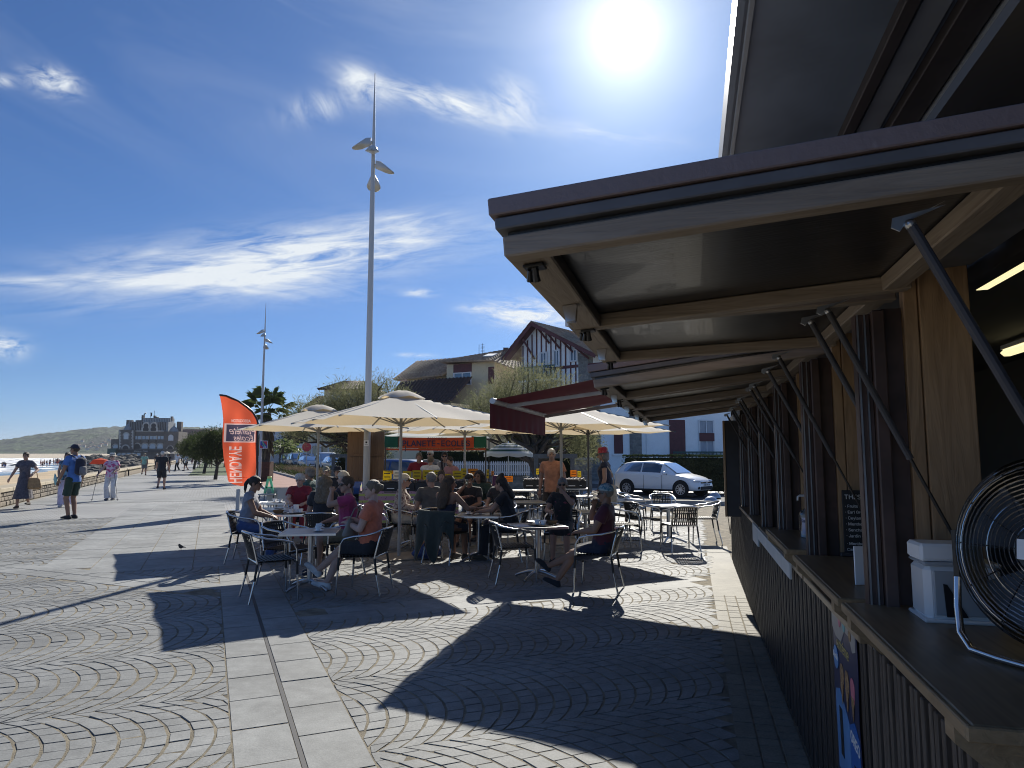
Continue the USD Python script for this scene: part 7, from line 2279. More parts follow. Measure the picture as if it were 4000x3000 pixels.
# ------------------------------------------------------------------ people
for n_, c_ in dict(skin=(0.40, 0.235, 0.165), skin_tan=(0.28, 0.15, 0.095), skin_pale=(0.50, 0.32, 0.25)).items():
    mat(n_, c_, 0.55, var=.12, vscale=8, bump=.06, bscale=120)
for n_, c_ in dict(hair_dark=(0.016, 0.011, 0.009), hair_brown=(0.07, 0.042, 0.024), hair_blond=(0.20, 0.15, 0.095), hair_grey=(0.22, 0.21, 0.20), hair_white=(0.62, 0.61, 0.58)).items():
    mat(n_, c_, 0.6, var=.45, vscale=28, stretch=(3, 3, .6), bump=.6, bscale=60)


def cloth(n_, c_, **k):
    return mat(n_, c_, 0.85, **dict(dict(var=.28, vscale=9, bump=.5, bscale=22, sheen=.15), **k))


for n_, c_ in dict(c_orange=(0.62, 0.17, 0.09), c_salmon=(0.52, 0.23, 0.125), c_greytee=(0.25, 0.27, 0.33), c_denim=(0.03, 0.07, 0.20), c_black=(0.014, 0.014, 0.018), c_navy=(0.014, 0.018, 0.04), c_red=(0.24, 0.012, 0.03), c_teal=(0.03, 0.10, 0.12), c_grey=(0.10, 0.095, 0.09), c_burgundy=(0.085, 0.014, 0.030),
                   c_pink=(0.35, 0.03, 0.11), c_khaki=(0.26, 0.22, 0.14), c_white=(0.70, 0.70, 0.70), c_blue=(0.07, 0.18, 0.48), c_mint=(0.26, 0.45, 0.36), c_dkgreen=(0.02, 0.045, 0.03), c_brownp=(0.07, 0.055, 0.04), c_lilac=(0.60, 0.55, 0.72), c_greyshort=(0.17, 0.17, 0.18), c_rose=(0.40, 0.20, 0.20), c_yellow=(.6, .45, .08), c_towel=(0.030, 0.045, 0.038), c_bluebag=(0.02, 0.06, 0.22), c_cream=(0.55, 0.49, 0.38), c_shoe=(0.7, 0.7, 0.69)).items():
    cloth(n_, c_)
cloth('c_floral', (0.62, 0.50, 0.58), col2=(0.45, 0.06, 0.20), vscale=10, ramp=(.42, .52))
cloth('c_blouse', (0.42, 0.36, 0.31), col2=(0.12, 0.06, 0.06), vscale=22, ramp=(.42, .5))
cloth('c_bluetop', (0.02, 0.05, 0.10), col2=(0.15, 0.28, 0.36), vscale=8, ramp=(.44, .56))
cloth('c_dress', (0.045, 0.045, 0.06), col2=(0.10, 0.09, 0.11), vscale=26, ramp=(.4, .6))
cloth('c_blackfloral', (0.014, 0.014, 0.016), col2=(0.22, 0.05, 0.07), vscale=14, ramp=(.32, .36))
cloth('c_hawaii', (0.05, 0.18, 0.24), col2=(0.35, 0.42, 0.42), vscale=18, ramp=(.45, .55))
cloth('c_redpattern', (0.30, 0.02, 0.03), col2=(0.55, 0.25, 0.22), vscale=30, ramp=(.36, .42))
cloth('c_stripe', (0.35, 0.36, 0.38), col2=(0.02, 0.02, 0.03), vscale=5, ramp=(.48, .52), stretch=(6, .3, .3))
cloth('c_plaid', (0.55, 0.60, 0.62), col2=(0.20, 0.28, 0.33), vscale=9, ramp=(.45, .55))
mat('lens_black', (0.008, 0.008, 0.009), 0.15)
mat('strap_dark', (0.02, 0.02, 0.022), 0.7)
mat('bag_tan', (0.36, 0.22, 0.10), 0.8, var=.3, vscale=18, bump=.4, bscale=40)
mat('bag_taupe', (0.20, 0.17, 0.14), 0.6, var=.15, vscale=6)
mat('straw', (0.62, 0.58, 0.50), 0.8)


def ball(c, r, k=8, R=None):
    v = ICO[1][0] * np.asarray(r, float)
    if R is not None:
        v = v @ np.asarray(R).T
    return v + np.asarray(c, float)


def ring(c, ax, r, n=12, flat=1.0):
    F_ = frame(ax)
    a_ = np.arange(n) / n * 2 * np.pi
    return np.asarray(c) + r * (np.cos(a_)[:, None] * F_[:, 0] + flat * np.sin(a_)[:, None] * F_[:, 1])


def fuse(parts, edge, it=6, noise_=0, freq=9, seed=0):
    m = m3.Manifold.batch_boolean([m3.Manifold.hull_points(np.asarray(p)) for p in parts], m3.OpType.Add).refine_to_length(edge)
    q = m.to_mesh()
    t = trimesh.Trimesh(q.vert_properties[:, :3], q.tri_verts, process=True)
    if it:
        trimesh.smoothing.filter_taubin(t, iterations=it)
    v, f = np.array(t.vertices), np.array(t.faces)
    if noise_:
        v, f = smooth_noise(v, f, noise_, freq, seed)
    return v, f


def ik(a, t, l1, l2, pole):
    a, t = np.asarray(a, float), np.asarray(t, float)
    d = t - a; L = np.linalg.norm(d); L2 = min(L, (l1 + l2) * .995); d = d / max(L, 1e-6); t = a + d * L2
    x = (l1 * l1 - l2 * l2 + L2 * L2) / (2 * L2)
    h = math.sqrt(max(l1 * l1 - x * x, 0))
    p = np.asarray(pole, float); p = unit(p - d * (p @ d))
    return a + d * x + p * h, t


def person(label, loc, head, h=1.72, pose='stand', fat=1.0, skin='skin', top=('c_black', 'short'), bottom=('trousers', 'c_black'), shoes='c_black', hair=('short', 'hair_brown'), hat=None, glasses=False, look=(0, 0), lean=0.0, hands=None, legs=None, step=0.0, lod=0, group=None, seed=0, seat_z=.455, poles=None, female=False, scale=1.0):
    """A figure facing local +y. hands: wrist targets (right, left), None hangs; legs: (ankle, pole) overrides; look: (yaw, pitch) in degrees."""
    s = h / 1.75
    t = Thing('person', label, 'person', (loc[0], loc[1], loc[2] if len(loc) > 2 else 0), -math.radians(head), group, scale=scale)
    sit = pose == 'sit'
    E_ = (.024, .04, .07)[lod]
    pz = (seat_z + .10) if sit else .93 * s
    pel = np.array([0, -.06 if sit else 0, pz])
    la = math.radians(lean)
    up = np.array([0, math.sin(la), math.cos(la)]); fw = np.array([0, math.cos(la), -math.sin(la)])
    sp = lambda z, y=0.0, x=0.0: pel + up * z * s + fw * y + np.array([x, 0, 0])
    hipw = (.095 if not female else .10) * s
    shw = (.185 if not female else .16) * s
    waist, chest, neck = sp(.17), sp(.36, .01), sp(.535, 0.0)
    hd = sp(.69, .025)
    sh = {1: sp(.485, -.01, shw), -1: sp(.485, -.01, -shw)}
    hip = {k: pel + np.array([k * hipw, 0, -.02]) for k in (1, -1)}
    L1, L2 = .43 * s, .42 * s
    knee, ank = {}, {}
    for k in (1, -1):
        if sit:
            a_, pole = (np.array([k * .11, .36, .085]), (0, .3, 1))
            if legs and legs.get(k): a_, pole = np.asarray(legs[k][0], float), legs[k][1]
        else:
            a_, pole = np.array([k * (hipw * .9), step * k * .5, .085 + (.07 if step * k < -.1 else 0)]), (k * .1, 1, 0)
        knee[k], ank[k] = ik(hip[k], a_, L1, L2, pole)
    A1, A2 = .29 * s, .25 * s
    elb, wri = {}, {}
    for i, k in enumerate((1, -1)):
        tg = None if hands is None else hands[i]
        if tg is None:
            tg = sh[k] + np.array([k * .07, (.12 if sit else .05) - step * k * .35, -.52 * s]) if not sit else np.array([k * .13, .26, pz + .16])
        pole = (k * .6, -.7, -.5) if tg[2] < sh[k][2] - .14 else (k * .55, .75, -.8)
        elb[k], wri[k] = ik(sh[k], tg, A1, A2, pole)
    Rh = rotz(math.radians(look[0])); ph = math.radians(look[1])
    Rh = Rh @ np.array([[1, 0, 0], [0, math.cos(ph), -math.sin(ph)], [0, math.sin(ph), math.cos(ph)]])
    HP = lambda x, y, z: hd + Rh @ (np.array([x, y, z]) * s)
    hs = s
    # --- body
    P = []
    cran = ball(HP(0, -.012, .03), np.array([.075, .094, .088]) * hs, R=Rh)
    P.append(np.vstack([cran, ball(HP(0, .02, -.04), np.array([.060, .070, .065]) * hs, R=Rh), ball(HP(0, .058, -.093), np.array([.028, .024, .02]) * hs, R=Rh)]))
    if lod < 2:
        P.append(np.vstack([ball(HP(0, .088, .0), .008 * hs), ball(HP(0, .112, -.032), .013 * hs), ball(HP(0, .085, -.038), .017 * hs)]))
        for k in (1, -1):
            P.append(ball(HP(k * .077, -.01, -.008), np.array([.012, .022, .034]) * hs, R=Rh))
    P.append(np.vstack([ball(HP(0, -.015, -.06), .055 * hs), ball(neck, .062 * s)]))
    tors = lambda g: [np.vstack([ball(pel, np.array([.155 * fat, .115 * fat, .10]) * s + g), ball(waist + fw * .02 * (fat - .9), np.array([.135 * fat, .105 * fat ** 1.3, .10]) * s + g)]),
                      np.vstack([ball(waist + fw * .02 * (fat - .9), np.array([.135 * fat, .105 * fat ** 1.3, .10]) * s + g), ball(chest + fw * (.02 if female else 0), np.array([.15 * fat ** .6, .112 * fat ** .7, .11]) * s + g)]),
                      np.vstack([ball(chest, np.array([.15 * fat ** .6, .11 * fat ** .7, .11]) * s + g), ball(sh[1] - [.01, 0, .01], .062 * s + g), ball(sh[-1] + [.01, 0, -.01], .062 * s + g), ball(neck - up * .02, .058 * s + g * .6)])]
    P += tors(0)
    fl = fat ** .5
    for k in (1, -1):
        P.append(np.vstack([ball(sh[k], .055 * s * fl), ball(elb[k], .041 * s * fl)]))
        P.append(np.vstack([ball(elb[k], .041 * s * fl), ball(elb[k] + (wri[k] - elb[k]) * .35, .041 * s * fl), ball(wri[k], .027 * s)]))
        P.append(np.vstack([ball(hip[k], .088 * s * fat ** .7), ball(knee[k], .058 * s * fl)]))
        P.append(np.vstack([ball(knee[k], .056 * s * fl), ball(knee[k] + (ank[k] - knee[k]) * .3 - [0, .012, 0], .055 * s * fl), ball(ank[k], .037 * s)]))
        sd = unit(ank[k] - knee[k])
        ft = np.array([sd[0] * .3, 1.0, 0]); ft = unit(ft - sd * (ft @ sd) * (.75 if sit else 0.0))
        if not sit: ft = np.array([0, 1, 0.])
        toe = ank[k] + ft * .17 * s + np.array([0, 0, -.05]) * (1 if ank[k][2] < .12 else .4)
        heel = ank[k] - ft * .045 + sd * .05
        knee[(k, 't')], knee[(k, 'h')] = toe, heel
        P.append(np.vstack([ball(ank[k], .036 * s), ball(heel, .03 * s), ball(toe, .026 * s)]))
        # hand: palm, four fingers and a thumb
        d = unit(wri[k] - elb[k]); side = unit(np.cross(d, np.array([0, .25, 1.0]) if not sit else np.array([.2 * k, 0, 1.0])))
        pn = np.cross(side, d)
        pc = wri[k] + d * .075 * s
        P.append(np.vstack([ball(wri[k], .025 * s), ball(pc + side * .026 * s, .0145 * s), ball(pc - side * .026 * s, .0145 * s)]))
        if lod == 0:
            for q, (o, l_) in enumerate(((.030, .062), (.010, .075), (-.010, .070), (-.030, .052))):
                b0 = pc + side * o * s; b1 = b0 + unit(d + pn * .30 * -1) * l_ * .55 * s; b2 = b1 + unit(d - pn * .95) * l_ * .5 * s
                P.append(np.vstack([ball(b0, .0095 * s), ball(b1, .0085 * s)])); P.append(np.vstack([ball(b1, .0085 * s), ball(b2, .0075 * s)]))
            tb = wri[k] + d * .03 * s + side * .024 * s; t1 = tb + unit(d * .7 + side * .8 - pn * .3) * .035 * s
            P.append(np.vstack([ball(tb, .012 * s), ball(t1, .010 * s)])); P.append(np.vstack([ball(t1, .010 * s), ball(t1 + unit(d - pn * .4 + side * .1) * .028 * s, .0085 * s)]))
        elif lod == 1:
            P.append(np.vstack([ball(pc, .02 * s), ball(pc + d * .07 * s - pn * .02, .013 * s)]))
    t.part('body', fuse(P, E_ * .8, 4 if lod < 2 else 3), skin, smooth=True)
    # --- clothes
    tm_, sl = top
    g = .016
    if tm_:
        tp = tors(g)
        if sl != 'strap':
            ln = dict(short=.55, cap=.25, long=2.0, none=0).get(sl, .55)
            for k in (1, -1):
                if ln > 1:
                    tp.append(np.vstack([ball(sh[k], .055 * s * fl + g), ball(elb[k], .043 * s * fl + g)])); tp.append(np.vstack([ball(elb[k], .043 * s * fl + g), ring(elb[k] + (wri[k] - elb[k]) * .88, wri[k] - elb[k], .034 * s + g)]))
                elif ln:
                    e_ = sh[k] + (elb[k] - sh[k]) * ln
                    tp.append(np.vstack([ball(sh[k], .056 * s * fl + g), ring(e_, elb[k] - sh[k], .056 * s * fl + g * 1.5)]))
        else:
            tp = tp[:2]
        if not sit:
            tp.append(np.vstack([ball(waist, np.array([.137 * fat, .107 * fat ** 1.3, .10]) * s + g), ring(pel - UP * .07 * s, (0, 0, 1), (.165 * fat) * s + g, 16, .76)]))
        t.part('dress_top' if bottom[0] == 'dress' else 'shirt', fuse(tp, E_, 5, .010 if lod < 2 else 0, 13, seed), tm_, smooth=True)
    bk, bm = bottom
    bp = []
    g2 = .014
    if bk in ('trousers', 'shorts', 'wide'):
        bp.append(np.vstack([ball(pel - UP * .01, np.array([.158 * fat, .118 * fat, .10]) * s + g2), ring(pel + up * (.09 if sit else .0) * s, up, .140 * fat * s + g2, 14, .82)]))
        for k in (1, -1):
            if bk == 'shorts':
                e_ = hip[k] + (knee[k] - hip[k]) * .86
                bp.append(np.vstack([ball(hip[k], .090 * s * fat ** .7 + g2), ring(e_, knee[k] - hip[k], .072 * s * fl + g2 * 1.8)]))
            else:
                w_ = .056 * s + g2 if bk == 'trousers' else .105 * s
                bp.append(np.vstack([ball(hip[k], .089 * s * fat ** .7 + g2), ball(knee[k], .060 * s * fl + g2)]))
                bp.append(np.vstack([ball(knee[k], .060 * s * fl + g2), ring(knee[k] + (ank[k] - knee[k]) * (.92 if bk == 'trousers' else .97), ank[k] - knee[k], w_)]))
    elif bk in ('skirt', 'dress'):
        if sit:
            for k in (1, -1):
                bp.append(np.vstack([ball(pel, np.array([.158 * fat, .118 * fat, .10]) * s + g2), ball(knee[k], .062 * s + g2)]))
            bp.append(np.vstack([ball(knee[1], .06 * s), ball(knee[-1], .06 * s), ball(pel, .12 * s)]))
        else:
            hz = .30 if bk == 'dress' else .52
            bp.append(np.vstack([ring(pel + up * .16 * s, up, .135 * fat * s + g2, 16, .8), ring(pel - UP * .06, UP, .18 * fat * s, 16, .8), ring((0, step * .1, hz * s), UP, .30 * s if bk == 'dress' else .22 * s, 18, .9)]))
    if bp:
        t.part({'trousers': 'trousers', 'wide': 'trousers', 'shorts': 'shorts'}.get(bk, 'skirt'), fuse(bp, E_, 4, .010 if lod < 2 else 0, 12, seed + 3), bm, smooth=True)
    if shoes:
        for k in (1, -1):
            toe, heel = knee[(k, 't')], knee[(k, 'h')]
            b_ = np.vstack([ball(ank[k] + (heel - ank[k]) * .3, .042 * s), ball(heel, .038 * s), ball(toe, np.array([.040, .045, .028]) * s), ball((toe + heel) / 2 + UP * .012, .040 * s)])
            if ank[k][2] < .14: b_[:, 2] = np.maximum(b_[:, 2], .006)
            t.part('shoe', fuse([b_], .03, 2), shoes, smooth=True)
    # --- hair, hat, glasses, features
    if hair:
        hk, hm = hair
        big = m3.Manifold.hull_points(ball(HP(0, -.016, .034), np.array([.088, .106, .100]) * hs, R=Rh)).refine_to_length(.02)
        nrm = Rh @ unit(np.array([0, -.80, .60]))
        cap_ = big.trim_by_plane(nrm, float(nrm @ HP(0, .052, .02)))
        pcs = [cap_]
        H_ = lambda *p: m3.Manifold.hull_points(np.vstack(p))
        if hk == 'long':
            pcs.append(H_(ball(HP(0, -.06, .0), np.array([.085, .06, .08]) * hs), ball(sp(.42, -.12), np.array([.12, .04, .05]) * s), ball(sp(.30, -.13), np.array([.09, .03, .05]) * s)))
            for k in (1, -1): pcs.append(H_(ball(HP(k * .075, -.02, .02), .025 * hs), ball(sp(.47, -.02, k * .075), .035 * s)))
        elif hk == 'bob' or hk == 'curly':
            w_ = .11 if hk == 'curly' else .085
            pcs.append(H_(ball(HP(0, -.04, .03), np.array([w_, .10, .09]) * hs), ball(HP(0, -.05, -.09), np.array([w_ * 1.15, .075, .06]) * hs)))
            if hk == 'curly': pcs.append(H_(ball(HP(0, -.05, -.05), np.array([.12, .08, .06]) * hs), ball(sp(.40, -.10), np.array([.13, .05, .06]) * s)))
        elif hk == 'bun':
            pcs.append(H_(ball(HP(0, -.105, .03), .045 * hs)))
        elif hk == 'topbun':
            pcs.append(H_(ball(HP(0, -.04, .145), .040 * hs))); pcs.append(H_(ball(HP(0, -.06, .0), np.array([.085, .06, .08]) * hs), ball(sp(.45, -.12), np.array([.09, .04, .05]) * s)))
        elif hk == 'tail':
            pcs.append(H_(ball(HP(0, -.115, .05), .03 * hs), ball(HP(0, -.155, -.02), .032 * hs))); pcs.append(H_(ball(HP(0, -.155, -.02), .032 * hs), ball(HP(0, -.15, -.16), .012 * hs)))
        elif hk == 'fluffy':
            pcs.append(H_(ball(HP(0, -.02, .06), np.array([.105, .11, .085]) * hs), ball(HP(0, -.07, -.03), np.array([.09, .06, .06]) * hs)))
        m_ = m3.Manifold.batch_boolean(pcs, m3.OpType.Add).refine_to_length(.016 if lod < 2 else .04).to_mesh()
        v, f = m_.vert_properties[:, :3], m_.tri_verts
        tr = trimesh.Trimesh(v, f, process=True); trimesh.smoothing.filter_taubin(tr, iterations=3)
        am = dict(curly=.030, fluffy=.016).get(hk, .007)
        v, f = smooth_noise(np.array(tr.vertices), np.array(tr.faces), am if lod < 2 else .004, 17 if hk in ('curly', 'fluffy') else 34, seed)
        t.part('hair', (v, f), hm, smooth=True)
    if hat:
        hk, hm = hat
        if hk in ('cap', 'flat'):
            big = m3.Manifold.hull_points(ball(HP(0, -.012, .04), np.array([.094, .112, .105]) * hs, R=Rh)).refine_to_length(.02)
            nrm = Rh @ unit(np.array([0, -.12, 1.0]))
            t.part('hat', B().man(big.trim_by_plane(nrm, float(nrm @ HP(0, .05, .045)))), hm, smooth=True)
            t.part('hat_brim', fuse([np.vstack([ring(HP(0, .075, .052), Rh @ np.array([0, .2, 1]), .072 * hs, 14), ring(HP(0, .145, .035), Rh @ np.array([0, .2, 1]), .055 * hs, 14), ring(HP(0, .075, .058), Rh @ np.array([0, .2, 1]), .072 * hs, 14)])], .03, 0), 'c_salmon' if hm == 'c_hawaii' else hm, smooth=40)
        else:
            br = .175 if hk == 'sun' else .135
            R_m = Rh @ np.array([[1, 0, 0], [0, math.cos(.08), -math.sin(.08)], [0, math.sin(.08), math.cos(.08)]])
            t.part('hat', B().lathe(np.array([(br, -.018), (.108, .0), (.102, .012), (.100, .07), (.08, .10), (0, .108)]) * hs, 24, HP(0, -.015, .055), R_m), hm, smooth=40)
            if hk == 'sun': t.part('hat_band', B().lathe(np.array([(.1045, .008), (.103, .032)]) * hs, 24, HP(0, -.015, .055), R_m), 'strap_dark', smooth=40)
    if lod < 2:
        if glasses:
            b = B()
            for k in (1, -1):
                b.ell(HP(k * .034, .092, .004), np.array([.027, .010, .021]) * hs, 2, Rh @ rotz(-k * .25)); b.bar(HP(k * .058, .08, .012), HP(k * .083, -.01, .010), .004, .007)
            b.bar(HP(-.012, .10, .01), HP(.012, .10, .01), .005, .006)
            t.part('glasses', b, 'lens_black', smooth=30)
        elif lod == 0:
            b = B()
            for k in (1, -1): b.ell(HP(k * .031, .080, .004), np.array([.013, .008, .007]) * hs, 1, Rh)
            t.part('eyes', b, 'lens_black')
            b = B()
            for k in (1, -1): b.ell(HP(k * .032, .083, .024), np.array([.018, .007, .004]) * hs, 1, Rh)
            t.part('eyebrows', b, hair[1] if hair else 'hair_grey')
        if lod == 0:
            t.part('mouth', B().ell(HP(0, .087, -.066), np.array([.021, .008, .005]) * hs, 1, Rh), 'c_rose')
    t.J = dict(pel=pel, neck=neck, sh=sh, elb=elb, wri=wri, knee=knee, ank=ank, hd=hd, sp=sp, HP=HP, Rh=Rh, chest=chest, waist=waist, s=s)
    return t


def seated(key, label, h=1.70, back=0.0, **k):
    (c, hd) = SEATS[key]
    a_ = math.radians(hd)
    return person(label, (c[0] - math.sin(a_) * back, c[1] - math.cos(a_) * back, 0), hd, h, 'sit', scale=k.pop('scale', .97), **k)


# --- seated at the terrace
p = seated('lady', 'woman in orange top with legs crossed, white trainers and grey bag on her lap', 1.70, skin='skin_pale', female=True, fat=1.12, top=('c_orange', 'short'), bottom=('shorts', 'c_black'), shoes='c_shoe', hair=('bun', 'hair_blond'), look=(25, 0), lean=-3, seed=1,
           legs={1: ((.04, .50, .085), (.05, .3, 1)), -1: ((.10, .64, .23), (.3, .3, 1))}, hands=((-.02, .14, .86), (-.06, .20, .82)))
b = B().man(m3.Manifold.hull_points(np.vstack([ball((0.02, .20, .68), (.19, .09, .03)), ball((0, .17, .86), (.14, .04, .03))])).refine_to_length(.05))
t = Thing('handbag', 'taupe handbag resting on the lap of the woman in orange', 'bag', p.loc, p.rz, scale=p.scale); t.part('bag', b, 'bag_taupe', smooth=40); t.part('strap', B().tube([(-.12, .17, .86), (-.08, .12, 1.0), (0.06, .1, 1.03), (.12, .17, .87)], .008, 6), 'bag_taupe', smooth=True)
p.part('earring', B().tube([p.J['HP'](.085, -.01, -.05) + np.array([0, math.cos(q), math.sin(q)]) * .022 for q in np.linspace(0, 6.28, 13)[:-1]], .003, 5, True), 'print_white')
seated('husband', 'man in pink polo and dark sunglasses, hand to his face, behind the woman in orange', 1.72, skin='skin', fat=1.15, top=('c_pink', 'short'), bottom=('shorts', 'c_khaki'), shoes='c_navy', hair=('short', 'hair_brown'), glasses=True, look=(20, 0), lean=3, hands=(None, (.06, .20, 1.13)), seed=2)
seated('girl', 'young woman in grey t-shirt and jeans with dark ponytail', 1.68, skin='skin_tan', female=True, top=('c_greytee', 'cap'), bottom=('trousers', 'c_denim'), shoes='c_shoe', hair=('tail', 'hair_dark'), glasses=True, look=(-5, -6), lean=10, hands=((.10, .34, .70), (-.02, .34, .70)), seed=3)
seated('curly', 'woman with long curly fair hair in black, seen from behind', 1.70, skin='skin', female=True, fat=1.1, top=('c_black', 'short'), bottom=('trousers', 'c_black'), hair=('curly', 'hair_blond'), look=(10, 0), lean=8, seed=4)
p = seated('oldman', 'old man in white flat cap, sunglasses and navy polo with white piping', 1.74, skin='skin_pale', fat=1.2, top=('c_navy', 'short'), bottom=('trousers', 'c_khaki'), hair=('short', 'hair_white'), hat=('flat', 'c_cream'), glasses=True, look=(-6, -4), lean=2, seed=5)
p.part('collar_piping', B().tube([p.J['neck'] + np.array([math.cos(q) * .075, math.sin(q) * .07, -.01 - .02 * math.sin(q)]) for q in np.linspace(0, 6.28, 17)[:-1]], .005, 5, True), 'print_white')
seated('redlady', 'white-haired woman in a dark red top facing the camera', 1.62, skin='skin_pale', female=True, fat=1.2, top=('c_red', 'short'), bottom=('trousers', 'c_red'), hair=('fluffy', 'hair_white'), look=(-14, -8), lean=10, hands=((.14, .40, .78), (-.12, .36, .76)), seed=6)
seated('teal', 'man with tousled grey hair in a teal shirt, in profile', 1.78, skin='skin_tan', top=('c_teal', 'short'), bottom=('shorts', 'c_navy'), hair=('fluffy', 'hair_grey'), look=(0, 0), lean=0, seed=7)
p = seated('blouse', 'woman in a patterned beige blouse and pale headscarf beside the dog', 1.64, skin='skin', female=True, fat=1.2, top=('c_blouse', 'long'), bottom=('trousers', 'c_cream'), shoes='c_shoe', hair=('short', 'hair_white'), hat=('flat', 'c_cream'), glasses=True, lean=6, seed=8)
p.part('strap', B().bar(p.J['sp'](.52, .10, -.10), p.J['sp'](.12, .15, .10), .02, .008), 'strap_dark')
seated('grey', 'grey-haired man in a dark grey t-shirt, seen from behind', 1.74, skin='skin', fat=1.15, top=('c_grey', 'short'), bottom=('shorts', 'c_greyshort'), hair=('short', 'hair_grey'), look=(15, 0), lean=4, seed=9)
seated('longhair', 'tanned young woman with very long brown hair and bare back', 1.70, skin='skin_tan', female=True, top=('c_navy', 'strap'), bottom=('skirt', 'c_navy'), shoes='c_brownp', hair=('long', 'hair_brown'), look=(-42, -4), lean=10, hands=((.30, .34, .82), (.10, .38, .98)), seed=10)
p = seated('boy', 'dark-haired boy drinking from a raised glass', 1.60, skin='skin_tan', top=('c_black', 'short'), bottom=('shorts', 'c_navy'), hair=('fluffy', 'hair_dark'), look=(30, 0), lean=4, hands=((.02, .22, 1.08), None), seed=11)
t = Thing('raised_glass', 'clear glass of iced water held up by the boy', 'glass', p.loc, p.rz, scale=p.scale); t.part('glass', B().lathe([(0, 0), (.03, 0), (.038, .11), (.036, .11), (.028, .008), (0, .008)], 18, p.J['wri'][1] + np.array([-.06, .06, .02])), 'drink_glass', smooth=40)
t.part('ice', B().box(p.J['wri'][1] + np.array([-.06, .06, .06]), (.03, .03, .03), rotz(.4), .005), 'print_white')
seated('dark', 'person with dark curly hair in a dark green shirt behind the boy', 1.72, skin='skin_tan', top=('c_dkgreen', 'short'), bottom=('trousers', 'c_black'), hair=('curly', 'hair_dark'), look=(0, 0), lean=6, seed=12)
p = seated('tee', 'woman with dark topknot in a black t-shirt with white print on its back', 1.68, skin='skin', female=True, top=('c_black', 'short'), bottom=('wide', 'c_black'), shoes='c_brownp', hair=('topbun', 'hair_dark'), look=(-15, -6), lean=14, hands=((.06, .44, .80), (-.14, .44, .76)), seed=13)
r = np.random.default_rng(4)
b = B()
for i in range(26):
    x, z = r.uniform(-.085, .085), r.uniform(.16, .42)
    yb = -(.112 + .016 + .010 - .5 * x * x - .25 * abs(z - .34) ** 1.6)
    b.ell(p.J['sp'](z, yb, x), (r.uniform(.006, .016), .004, r.uniform(.005, .018)), 1)
p.part('back_print', b, 'print_white')
p = seated('shades', 'grey-haired woman in black sunglasses and black floral top, hand on her chin', 1.60, skin='skin', female=True, fat=1.08, top=('c_blackfloral', 'short'), bottom=('skirt', 'c_blackfloral'), hair=('bun', 'hair_grey'), glasses=True, look=(2, 0), lean=6, hands=((.16, .30, .78), (-.03, .19, 1.08)), seed=14)
p = seated('cap', 'man in a patterned blue cap and burgundy polo, legs crossed, hand to his face', 1.70, scale=.93, skin='skin_tan', fat=1.15, top=('c_burgundy', 'short'), bottom=('shorts', 'c_navy'), shoes='c_black', hair=('short', 'hair_grey'), hat=('cap', 'c_hawaii'), glasses=True, look=(-4, -4), lean=-6, seed=15,
           legs={1: ((.02, .55, .085), (.0, .3, 1)), -1: ((.12, .72, .24), (.35, .3, 1))}, hands=((.085, .06, 1.07), (-.10, .22, .74)))
for (px, py, hm, hk, lab, h_, mm, top_) in ((1268, 2030, 'hair_grey', 'cap', 'seated man in an olive cap behind the curly-haired woman', 1.7, 'c_khaki', 'c_grey'), (1312, 2036, 'hair_dark', 'sun', 'seated person in a wide black hat behind the old man in the flat cap', 1.68, 'c_black', 'c_black'), (1722, 2086, 'hair_brown', None, 'seated person with tawny hair behind the long-haired girl', 1.66, None, 'c_grey'), (1950, 2138, 'hair_dark', None, 'dark-haired girl facing the woman in the printed t-shirt', 1.6, None, 'c_blackfloral')):
    c = gp(px, py); hd_ = 170 if px < 1900 else 200
    chair(px, py, hd_, 'chair of the ' + ' '.join(lab.replace('seated ', '').split()[:12]))
    person(lab, c, hd_, h_, 'sit', top=(top_, 'short'), bottom=('trousers', 'c_navy'), hair=('short' if hk else 'bob', hm), hat=(hk, mm) if hk else None, lod=1, seed=px, scale=.97)
# red-laced trainer seen under the tray table belongs to the woman in sunglasses
# --- standing at the terrace and the stall
c = gp(2158, 2088); p = person('tall white-haired man standing in an orange polo shirt by the umbrella pole', c, 205, 1.74, fat=1.12, skin='skin', top=('c_salmon', 'short'), bottom=('trousers', 'c_brownp'), hair=('short', 'hair_white'), look=(25, 0), seed=21)
p.part('collar', B().tube([p.J['neck'] + np.array([math.cos(q) * .078, math.sin(q) * .074, -.005 - .03 * math.sin(q)]) for q in np.linspace(0, 6.28, 17)[:-1]], .016, 6, True), 'c_salmon', smooth=True)
c = gp(2372, 2085); p = person('woman in a red patterned hat with a cream tote bag on her shoulder', c, 285, 1.74, fat=1.12, skin='skin', female=True, top=('c_navy', 'cap'), bottom=('wide', 'c_salmon'), hair=('bob', 'hair_grey'), hat=('bucket', 'c_redpattern'), look=(0, -8), hands=((.24, .12, 1.02), None), lean=4, seed=22)
t = Thing('tote_bag', 'cream cloth tote bag hanging from the shoulder of the woman in the red hat', 'bag', p.loc, p.rz)
t.part('bag', B().man(m3.Manifold.hull_points(np.vstack([ball((-.24, -.08, .62), (.05, .17, .05)), ball((-.23, -.08, .98), (.03, .15, .03))])).refine_to_length(.06)), 'c_cream', smooth=40)
t.part('handle', B().tube([(-.23, .04, .98), (-.21, .03, 1.25), p.J['sh'][-1] + [-.03, .02, .07], (-.22, -.16, 1.22), (-.23, -.18, .98)], .012, 6), 'c_cream', smooth=True)
